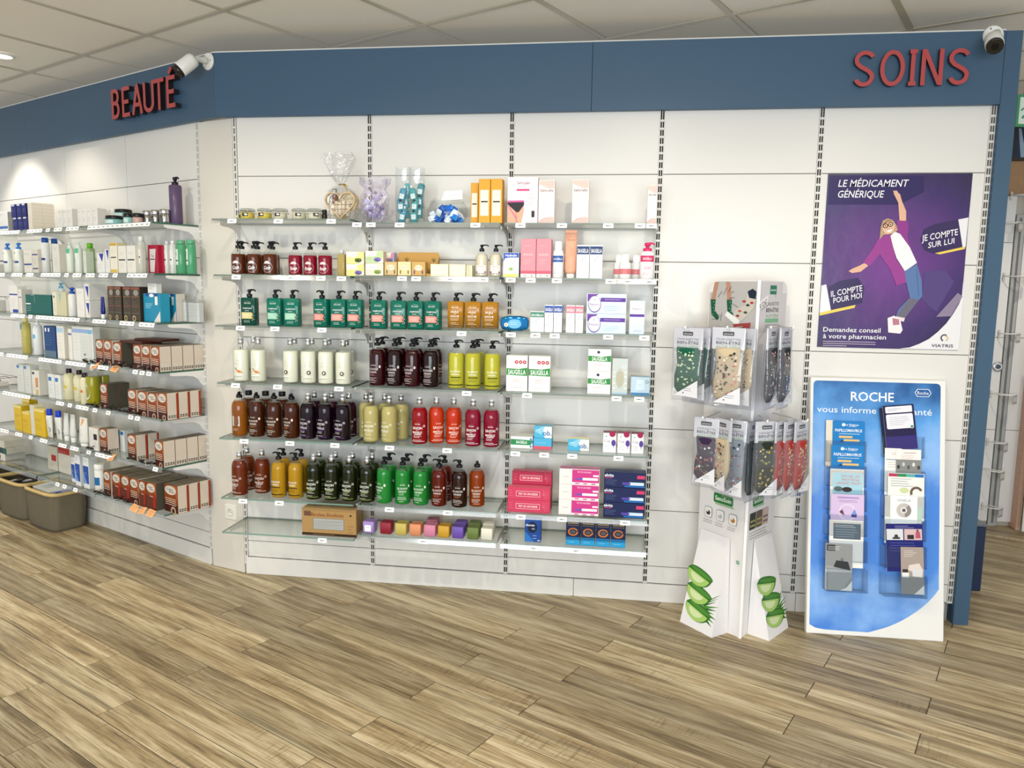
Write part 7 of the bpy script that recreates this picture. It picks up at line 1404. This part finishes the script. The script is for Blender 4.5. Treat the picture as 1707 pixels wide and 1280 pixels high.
def foot(left):
    s = -1 if left else 1; t0, t1, dp, hh = .065, .252, .10, .415
    fl = [(s*t0, -dp, 0), (s*t1, -dp, 0), (s*(t1-.012), -.004, hh), (s*(t0+.012), -.004, hh)]; bl = [(s*t0, -.001, 0), (s*t1, -.001, 0)]
    b = MB(); F = [(0, 1, 2, 3), (0, 3, 4), (1, 5, 2), (0, 4, 5, 1)]
    b.add(fl+bl, [f if not left else f[::-1] for f in F], 'e9e7e7', 'carton')
    A = Art(); aloe(A, (t0+t1)/2*s-.016, .085, 1.12, 1.25 if left else 1.45); b2 = MB()
    A.put(b2, lambda x, y, k: (x, -dp+(dp-.004)*y/hh-k-.0002, y)); return b.mesh('foot_flap'), b2.mesh('aloe_print')
for left, rz in ((True, RZL), (False, RZR)):
    f, a = foot(left); o = link('foot_flap', f, stand, (0, 0, 0), rz); link('aloe_print', a, o)
# sock packs on wire hooks
def sock_pack(c, dots, W=.12, H=.31, seed=0, spots=34):
    rr = random.Random(seed); hc = .085
    b = MB(); zc = H-hc; hw = W/2*.82
    b.loft([(.028, hw*.35, .005, 3, -.014*W/.12), (.05, hw*.8, .010, 3, -.01), (.10, hw, .014, 3), (zc*.7, hw*.9, .015, 3, .006), (zc-.004, hw*.92, .012, 3), (zc+.006, hw*.9, .009, 3)], 16, c, 'knit'); sock = b.mesh('sock')
    A = Art()
    for _ in range(spots):
        x, z = rr.uniform(-hw*.75, hw*.75), rr.uniform(.055, zc-.01); dc = dots[rr.randrange(len(dots))]; q = rr.uniform(.0022, .0055)
        if rr.random() < .5: A.ell(x, z, q, q*1.1, dc, 8)
        else: A.poly([(x-q*1.6, z-q*.4), (x, z+q), (x+q*1.6, z-q*.2), (x, z-q)], dc)
    b = MB(); A.put(b, lambda x, y, k: (x, -.0105-.0045*max(0, 1-(x/hw)**2)-k, y), 'knit', step=.00005); pat = b.mesh('knitted_pattern')
    b = MB(); b.box(-W/2*.97, W/2*.97, -.003, .003, H-hc, H, 'd9d8dc', 'paper'); hd = b.mesh('header_card')
    A = Art(); A.rrect(-.024, H-.032, .022, H-.016, .004, '26262a'); A.text('sanosoin', -.001, H-.024, .008, 'e6e6ea', w=.036); A.text('CHAUSSETTES', 0, H-.046, .0085, '5a5a62', w=W*.72); A.text('BIEN-ÊTRE', 0, H-.060, .0115, '2c2c32', w=W*.72, bold=.01); A.text('ALOE VERA', 0, H-.074, .0095, '8fb87a', w=W*.72); b = MB(); A.put(b, lambda x, y, k: (x, -.0032-k, y)); hp = b.mesh('header_print')
    b = MB(); b.loft([(0, W/2, .0012, 6), (.012, W/2, .004, 6), (.06, W/2*.98, .018, 4), (zc*.6, W/2*.97, .020, 4), (zc, W/2, .010, 5), (H-.006, W/2, .0045, 8), (H, W/2, .0035, 8)], 20, 'f6f7fa', 'sleeve', smooth=True); fm_ = b.mesh('clear_bag')
    A = Art(); A.poly([(-W*.34, .022), (W*.46, .018), (W*.44, .088)], 'dcdce0'); A.lines(0, W*.34, .052, 2, .008, '5a5a60', .0014); A.ell(-W*.02, .034, .003, .003, '333333', 8); b = MB(); A.put(b, lambda x, y, k: (x, -.0195-k, y)); cl = b.mesh('corner_label')
    return Kind('sock_pack', 'socks', [('sock', sock, [('knitted_pattern', pat)]), ('header_card', hd, [('header_print', hp)]), ('clear_bag', fm_, []), ('corner_label', cl, [])])
GRN, BEI, DRK, RED, PRP, SNO = (('1d5c46', ['c8d8b0', 'd8e2c0']), ('c9b695', ['3a3630', 'd98a78', '5a4a3a', 'e2d6bc']), ('34333c', ['b03a48', 'd9d4cc', '5a6a66', 'e6e2dc']), ('b03a34', ['e2c6a6', 'd8b08e', 'c84a40']), ('3a2c44', ['b8545a', 'd8d2d0', '6a7a6a']), ('8a949c', ['34465a', '4a5c70', 'd8dde0', 'b85a5a']))
packs = [  # px centre, py top, Y, yaw, kind, width, bottom py, label
 (1148.5, 546, -.405, -.62, GRN, .135, 668, 'green dotted sock pack at the front of the upper left hook'),
 (1163.5, 546, -.365, -.70, ('174a40', ['a8c8a0']), .125, 672, 'green sock pack second on the upper left hook'),
 (1177, 546, -.330, -.75, ('14423c', ['9ac0a0']), .125, 674, 'dark green sock pack third on the upper left hook'),
 (1216, 546, -.440, -.45, BEI, .135, 680, 'beige patterned sock pack in front on the upper inner hook'),
 (1238, 547, -.400, -.75, BEI, .130, 681, 'beige sock pack behind on the upper inner hook'),
 (1289, 546, -.420, 1.05, DRK, .125, 682, 'dark patterned sock pack nearest the stand ridge, upper right side'),
 (1311, 546, -.365, 1.02, DRK, .125, 681, 'dark patterned sock pack second on the upper right side'),
 (1179, 696, -.385, -.50, PRP, .110, 812, 'dark purple striped sock pack on the lower left hook'),
 (1206, 698, -.425, -1.0, BEI, .105, 822, 'curled beige sock pack between two packs, lower left side'),
 (1228, 700, -.405, -.55, SNO, .095, 832, 'grey snowflake sock pack on the lower left side'),
 (1258, 702, -.350, .95, ('16323a', ['28464c']), .115, 835, 'plain dark teal sock pack behind the yellow-specked one'),
 (1279, 702, -.430, .42, ('2f332c', ['c9b04a', '7a8a4a', 'd8cc8a']), .105, 832, 'black sock pack with yellow specks on the lower right hook'),
 (1303, 701, -.395, .95, ('a8342f', ['c84a40', 'd8a08a']), .100, 828, 'red sock pack first after the yellow-specked one'),
 (1318, 701, -.365, .90, RED, .100, 828, 'red and cream sock pack second on the lower right hook'),
 (1337, 701, -.335, .85, RED, .105, 826, 'red and cream sock pack at the outer end of the lower right hook')]
for i, (px, py, Y, yaw, (c, dots), W, pb, lab) in enumerate(packs):
    top = at_y(px, py, Y); bot = at_y(px, pb, Y); H = top.z-bot.z
    k = sock_pack(c, dots, W, H, i, 60 if c in ('b03a34', '34333c', 'c9b695') else 36)
    k.put((top.x, top.y, bot.z), yaw, lab, 'sock packs on the cardboard stand')
def hook(p0, p1):
    b = MB(); p0, p1 = Vector(p0)-RG, Vector(p1)-RG; d = (p1-p0).normalized()
    b.tube([tuple(p0), tuple(p1), tuple(p1+d*.006+Vector((0, 0, .012)))], .0036, 'f0f0f2', 'steel_paint', 6); link('hook', b.mesh('hook'), stand)
def onface(left, x, z): e_ = Vector((math.cos(RZL if left else RZR), math.sin(RZL if left else RZR), 0)); return RG+e_*x+Vector((0, 0, z))
for left, x, (px, py, Y) in ((True, -.19, (1143, 549, -.43)), (True, -.07, (1213, 549, -.465)), (False, .09, (1285, 549, -.445)), (False, .20, (1322, 549, -.40)), (True, -.17, (1172, 699, -.41)), (True, -.06, (1220, 703, -.44)), (False, .07, (1279, 705, -.45)), (False, .19, (1345, 703, -.36))):
    q = at_y(px, py, Y); hook(onface(left, x, q.z+.004), q)
# ================================================================ CAMERAS, DOWNLIGHT, SOCKET, BASKETS, FAR AISLE
def cctv(name, base, nrm, head, aim, L, rad, label, lens_only=False):
    root = link('security_camera', None, None, base); tag(root, label, 'camera'); base = Vector(base)
    ax = Vector(nrm).to_track_quat('Z', 'Y').to_matrix().to_4x4()
    b = MB(); b.loft([(0, .040, .040), (.006, .040, .040), (.012, .034, .034)], 20, 'e6e4dd', 'plastic', axis=ax)
    for a in range(3): b.loft([(.0115, .004, .004, 2, .028*math.cos(a*2.1), .028*math.sin(a*2.1)), (.0125, .003, .003, 2, .028*math.cos(a*2.1), .028*math.sin(a*2.1))], 8, '8a8a86', 'metal', axis=ax)
    link('mounting_plate', b.mesh('mounting_plate'), root)
    h = Vector(head)-base; d = Vector(aim).normalized()
    b = MB(); p = Vector(nrm)*.012; b.tube([tuple(p), tuple(p+Vector(nrm)*.022), tuple((p+h-d*L*.42)*.5+Vector(nrm)*.014), tuple(h-d*L*.40)], [.016, .015, .0115, .013], 'e2e0d9', 'plastic', 12); link('bracket_arm', b.mesh('bracket_arm'), root)
    up = d.to_track_quat('Z', 'Y').to_matrix().to_4x4(); up.translation = h
    b = MB(); b.loft([(-L*.5, rad*.6, rad*.6), (-L*.44, rad*.9, rad*.9), (-L*.3, rad, rad), (L*.38, rad, rad), (L*.40, rad*.97, rad*.97)], 22, 'e9e7e0', 'plastic', axis=up)
    bd = link('housing', b.mesh('housing'), root)
    b = MB(); b.loft([(L*.40, rad*.95, rad*.95), (L*.56, rad*.93, rad*.93), (L*.58, rad*.85, rad*.85)], 22, '26241f', 'gloss', axis=up); b.loft([(L*.581, rad*.42, rad*.42), (L*.60, rad*.38, rad*.38)], 16, '0c0c0e', 'gloss', axis=up); link('lens_hood', b.mesh('lens_hood'), root)
    return root
def fp(px, py, Y): return at_y(px, py, Y)
q0 = LEFT.P(.150, .03, 0); zc = fp(341, 103, q0.y).z
cctv('a', (q0.x, q0.y, zc), LEFT.en, fp(311, 108, q0.y-.10), (-.62, -.40, -.66), .098, .034, 'white bullet security camera over the corner of the fascias')
q = fp(1655, 58, -.03); cctv('b', (q.x, -.03, q.z-.004), (0, -1, 0), fp(1657, 70, -.125), (-.22, -.80, -.60), .085, .033, 'white security camera at the right end of the blue fascia')
b = MB(); b.loft([(0, .062, .062), (-.004, .062, .062), (-.010, .052, .052), (-.010, .046, .046), (0, .044, .044)], 28, 'd8d6ce', 'steel_paint', cap0=False, cap1=False)
dl = link('ceiling_downlight', None, None, (-1.373, .205, CEIL-.0005)); tag(dl, 'round recessed downlight in the ceiling over the angled wall', 'light')
link('trim_ring', b.mesh('trim_ring'), dl)
mt, nt, out = nodes('lamp_lens'); em = N(nt, 'Emission', i_0=(1, .95, .85, 1), i_1=7.0); nt.links.new(em.outputs[0], out.inputs[0])
b = MB(); b.loft([(-.0015, .044, .044), (-.003, .040, .040)], 24, 'ffffff', 'lamp_lens'); link('lens', b.mesh('lens'), dl)
# wall socket low on the filler panel
pf = lambda t, z, o: Vector((-.23013*(1-t), .07775*(1-t), z))+Vector((-.320, -.947, 0))*o
tz = at_y(380, 853, .02).z; so = link('wall_socket', None, None, pf(.62, tz, .0075), math.atan2(-.07775, .23013)); tag(so, 'white square wall socket low on the plain filler panel', 'socket')
b = MB(); b.rbox(.078, .010, .078, .003, 'e3e0d8', 'plastic', z=-.039); link('cover_plate', b.mesh('cover_plate'), so)
b = MB(); axy = Matrix.Rotation(math.pi/2, 4, 'X'); b.loft([(.0052, .021, .021), (.0075, .021, .021), (.0075, .018, .018), (.0052, .017, .017)], 22, 'd5d2ca', 'plastic', axis=axy, cap0=False, cap1=False)
for x in (-.009, .009): b.loft([(.0052, .0025, .0025, 2, x), (.0058, .0025, .0025, 2, x)], 8, '222222', 'plastic', axis=axy)
b.loft([(.0052, .002, .002, 2, 0, .011), (.014, .002, .002, 2, 0, .011)], 8, 'b9b4a4', 'metal', axis=axy); link('socket_insert', b.mesh('socket_insert'), so)
# fabric baskets on the floor
def basket():
    W_0, D_0, H = .36, .215, .225; parts = []
    b = MB(); n = 40; rr = random.Random(2); sec = []
    for z, k in ((0, .93), (.02, .955), (.08, .975), (.15, .985), (H, 1.0)): sec.append((z, W_0/2*k, D_0/2*k, 5))
    b.loft(sec, n, '6e6655', 'fabric', cap1=False)
    for i, v in enumerate(b.v):
        kz = math.sin(min(1, v[2]/H)*math.pi); w_ = (math.sin((i % n)*1.57)+.6*math.sin((i % n)*.9+v[2]*20))*.0055*kz; L = math.hypot(v[0], v[1]); b.v[i] = (v[0]*(1+w_/L), v[1]*(1+w_/L), v[2])
    body = b.mesh('fabric_body')
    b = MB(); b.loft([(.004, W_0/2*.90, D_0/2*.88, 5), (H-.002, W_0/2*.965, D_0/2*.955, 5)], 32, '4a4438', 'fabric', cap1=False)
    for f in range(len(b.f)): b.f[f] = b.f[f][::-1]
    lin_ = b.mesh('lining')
    b = MB(); o = W_0/2+.004; p = D_0/2+.004
    b.loft([(H-.010, o, p, 5), (H-.008, o+.004, p+.004, 5), (H+.006, o+.004, p+.004, 5), (H+.008, o, p, 5), (H+.008, o-.012, p-.012, 5), (H-.010, o-.012, p-.012, 5), (H-.010, o, p, 5)], 40, 'c9ae72', 'wood_rim', cap0=False, cap1=False); rim = b.mesh('wooden_rim')
    return Kind('fabric_basket', 'basket', [('fabric_body', body, []), ('lining', lin_, []), ('wooden_rim', rim, [])])
bk = basket()
for i, X in enumerate((-1.335, -1.715, -2.10)):
    bk.put(LEFT.P(X, .145, 0), LEFT.th, ['grey fabric basket with pale boxes inside, under the angled shelves', 'grey fabric basket with dark goods inside, under the angled shelves', 'grey fabric basket partly cut off by the picture edge'][i], 'grey baskets with wooden rims')
def inbasket(X, d, z, w_, dd, h, c, tiltx, tilty, label, nm, top=None):
    b = MB(); b.rbox(w_, dd, h, .0015, c, 'carton', top=top); me = b.mesh(nm); A = Art(); A.rect(-w_*.3, -dd*.3, w_*.1, dd*.25, 'c4c8cc'); A.lines(-w_*.25, w_*.05, dd*.1, 2, dd*.15, '8a9098'); b = MB(); A.put(b, on_top(h)); o = link(nm, me, None, LEFT.P(X, d, z)); o.rotation_euler = (tiltx, tilty, LEFT.th); tag(o, label, 'box', 'goods in the fabric baskets'); link('printed_face', b.mesh('printed_face'), o)
inbasket(-1.36, .150, .182, .20, .13, .050, 'e2e2de', .05, .03, 'white flat carton on top of the right fabric basket', 'flat_carton'); inbasket(-1.215, .125, .188, .07, .12, .035, '22349a', .0, -.10, 'royal blue carton beside the white one in the basket', 'carton', '2438b0')
inbasket(-1.45, .13, .178, .05, .12, .05, 'd6d2c6', .0, .1, 'cream carton at the left of the right fabric basket', 'carton')
for k, (X, d, c) in enumerate(((-1.66, .17, '2a201e'), (-1.75, .12, '1e1a1c'), (-1.80, .18, '33282a'))): inbasket(X, d, .168+.004*k, .085, .10, .028, c, .1*k-.1, .15-.1*k, f'{ORD[k]} dark pouch from right in the middle fabric basket', 'pouch', c)
inbasket(-1.63, .11, .198, .05, .04, .004, 'ecebe6', .3, .2, 'small white card on the dark pouches', 'card')
# ---- far aisle seen past the blue post
def far(px, py, Y=FY-.02): return at_y(px, py, Y)
q0, q1 = far(1688, 232, FY-.02), far(1720, 268, FY-.02)
fr = link('wall_picture', None, None, (q0.x+.13, FY-.018, q1.z)); tag(fr, 'dark framed picture on the wood band behind the post', 'picture')
b = MB(); hh = far(1690, 200).z-q1.z; b.rbox(.26, .02, hh, .002, '2e2622', 'wood_rim'); link('frame', b.mesh('frame'), fr)
A = Art(); A.rect(-.115, .02, .115, hh-.02, '26364c'); A.poly([(-.08, .02), (-.05, .02), (-.09, hh-.05), (-.105, hh-.05)], '8fa4b8'); b = MB(); A.put(b, on_front(.02), 'gloss'); link('picture_face', b.mesh('picture_face'), fr)
sx = far(1700, 185, 1.15); sg_ = link('exit_sign', None, None, (sx.x+.10, sx.y, sx.z-.09)); sg_.rotation_euler = (0, 0, .25); tag(sg_, 'green emergency exit sign hanging from the far ceiling', 'sign')
b = MB(); b.rbox(.28, .012, .17, .002, '4f9a6c', 'gloss'); link('sign_plate', b.mesh('sign_plate'), sg_)
A = Art(); W5 = 'e6f2e8'; A.rect(-.125, .015, -.045, .155, W5); A.ell(-.075, .128, .011, .011, '4f9a6c', 12); A.poly([(-.095, .112), (-.066, .116), (-.060, .075), (-.078, .07)], '4f9a6c'); A.line(-.07, .075, -.052, .030, .012, '4f9a6c'); A.line(-.078, .075, -.105, .045, .012, '4f9a6c'); A.line(-.09, .105, -.115, .085, .009, '4f9a6c'); A.line(-.066, .11, -.05, .085, .009, '4f9a6c'); A.poly([(.0, .075), (.07, .075), (.07, .05), (.115, .09), (.07, .13), (.07, .105), (.0, .105)], W5); b = MB(); A.put(b, on_front(.012), 'gloss'); link('sign_face', b.mesh('sign_face'), sg_)
b = MB(); b.tube([(-.10, 0, .17), (-.10, 0, CEIL-sx.z+.09)], .003, 'b9b9b6', 'metal'); b.tube([(.10, 0, .17), (.10, 0, CEIL-sx.z+.09)], .003, 'b9b9b6', 'metal'); link('hanger', b.mesh('hanger'), sg_)
b = MB(); b.loft([(0, .030, .030), (.006, .030, .030), (.008, .024, .024)], 20, 'd2d2d2', 'metal', axis=axy); b.loft([(.008, .014, .014), (.016, .013, .013)], 16, '5a5f66', 'metal', axis=axy); q = far(1663, 611, FY-.012); o = link('cabinet_lock', b.mesh('cabinet_lock'), None, (q.x, FY-.011, q.z)); tag(o, 'round metal lock on the far white panel', 'lock')
def arm(px, py, L, yaw, label):
    q = far(px, py, FY-.02); root = link('display_hook', None, None, (q.x, FY-.012, q.z), yaw); tag(root, label, 'hook', 'clear display arms in the far aisle')
    b = MB(); b.rbox(.03, .006, .05, .001, 'd9d9d6', 'steel_paint', z=-.03); link('back_plate', b.mesh('back_plate'), root)
    b = MB()
    for s in (-1, 1): b.tube([(s*.02, 0, 0), (s*.028, -L*.5, -.004), (s*.024, -L, 0)], .0035, 'eeeeec', 'steel_paint', 6)
    b.tube([(-.024, -L, 0), (.024, -L, 0)], .0035, 'eeeeec', 'steel_paint', 6); link('rods', b.mesh('rods'), root)
    b = MB(); b.box(-.03, .03, -L-.004, -L-.002, -.055, .0, 'a3a09a', 'paper'); b.box(-.026, .026, -L-.0045, -L-.004, -.04, -.012, 'c4c2bc', 'paper'); link('ticket_plate', b.mesh('ticket_plate'), root)
for i, (px, py) in enumerate(((1688, 325), (1672, 372), (1676, 460), (1668, 555), (1654, 655), (1648, 735), (1634, 780), (1640, 842))):
    arm(px, py, .10 if i % 2 else .13, .75, f'{ORD[i]} clear display arm from the top on the far white panel')
q = far(1659, 500, FY-.06); b = MB(); b.rbox(.07, .05, .20, .004, '35322f', 'gloss'); A = Art(); [A.rect(-.03+.016*i, .01, -.026+.016*i, .19, 'b8b4aa') for i in range(4)]; me = b.mesh('hanging_pack'); b = MB(); A.put(b, on_front(.05)); o = link('hanging_pack', me, None, (q.x-.01, FY-.028, far(1650, 521).z), .3); tag(o, 'black striped pack hanging in the far aisle', 'pack'); link('printed_face', b.mesh('printed_face'), o)
q = at_z(1624, 985, 0); b = MB(); b.rbox(.06, .22, .33, .004, '1d2d4a', 'fascia'); b.rbox(.064, .224, .012, .002, '6a6f78', 'steel_paint', z=.33); o = link('floor_bin', None, None, (q.x+.0, q.y+.11, 0)); tag(o, 'narrow dark navy bin standing behind the blue post', 'bin'); link('bin_body', b.mesh('bin_body'), o)
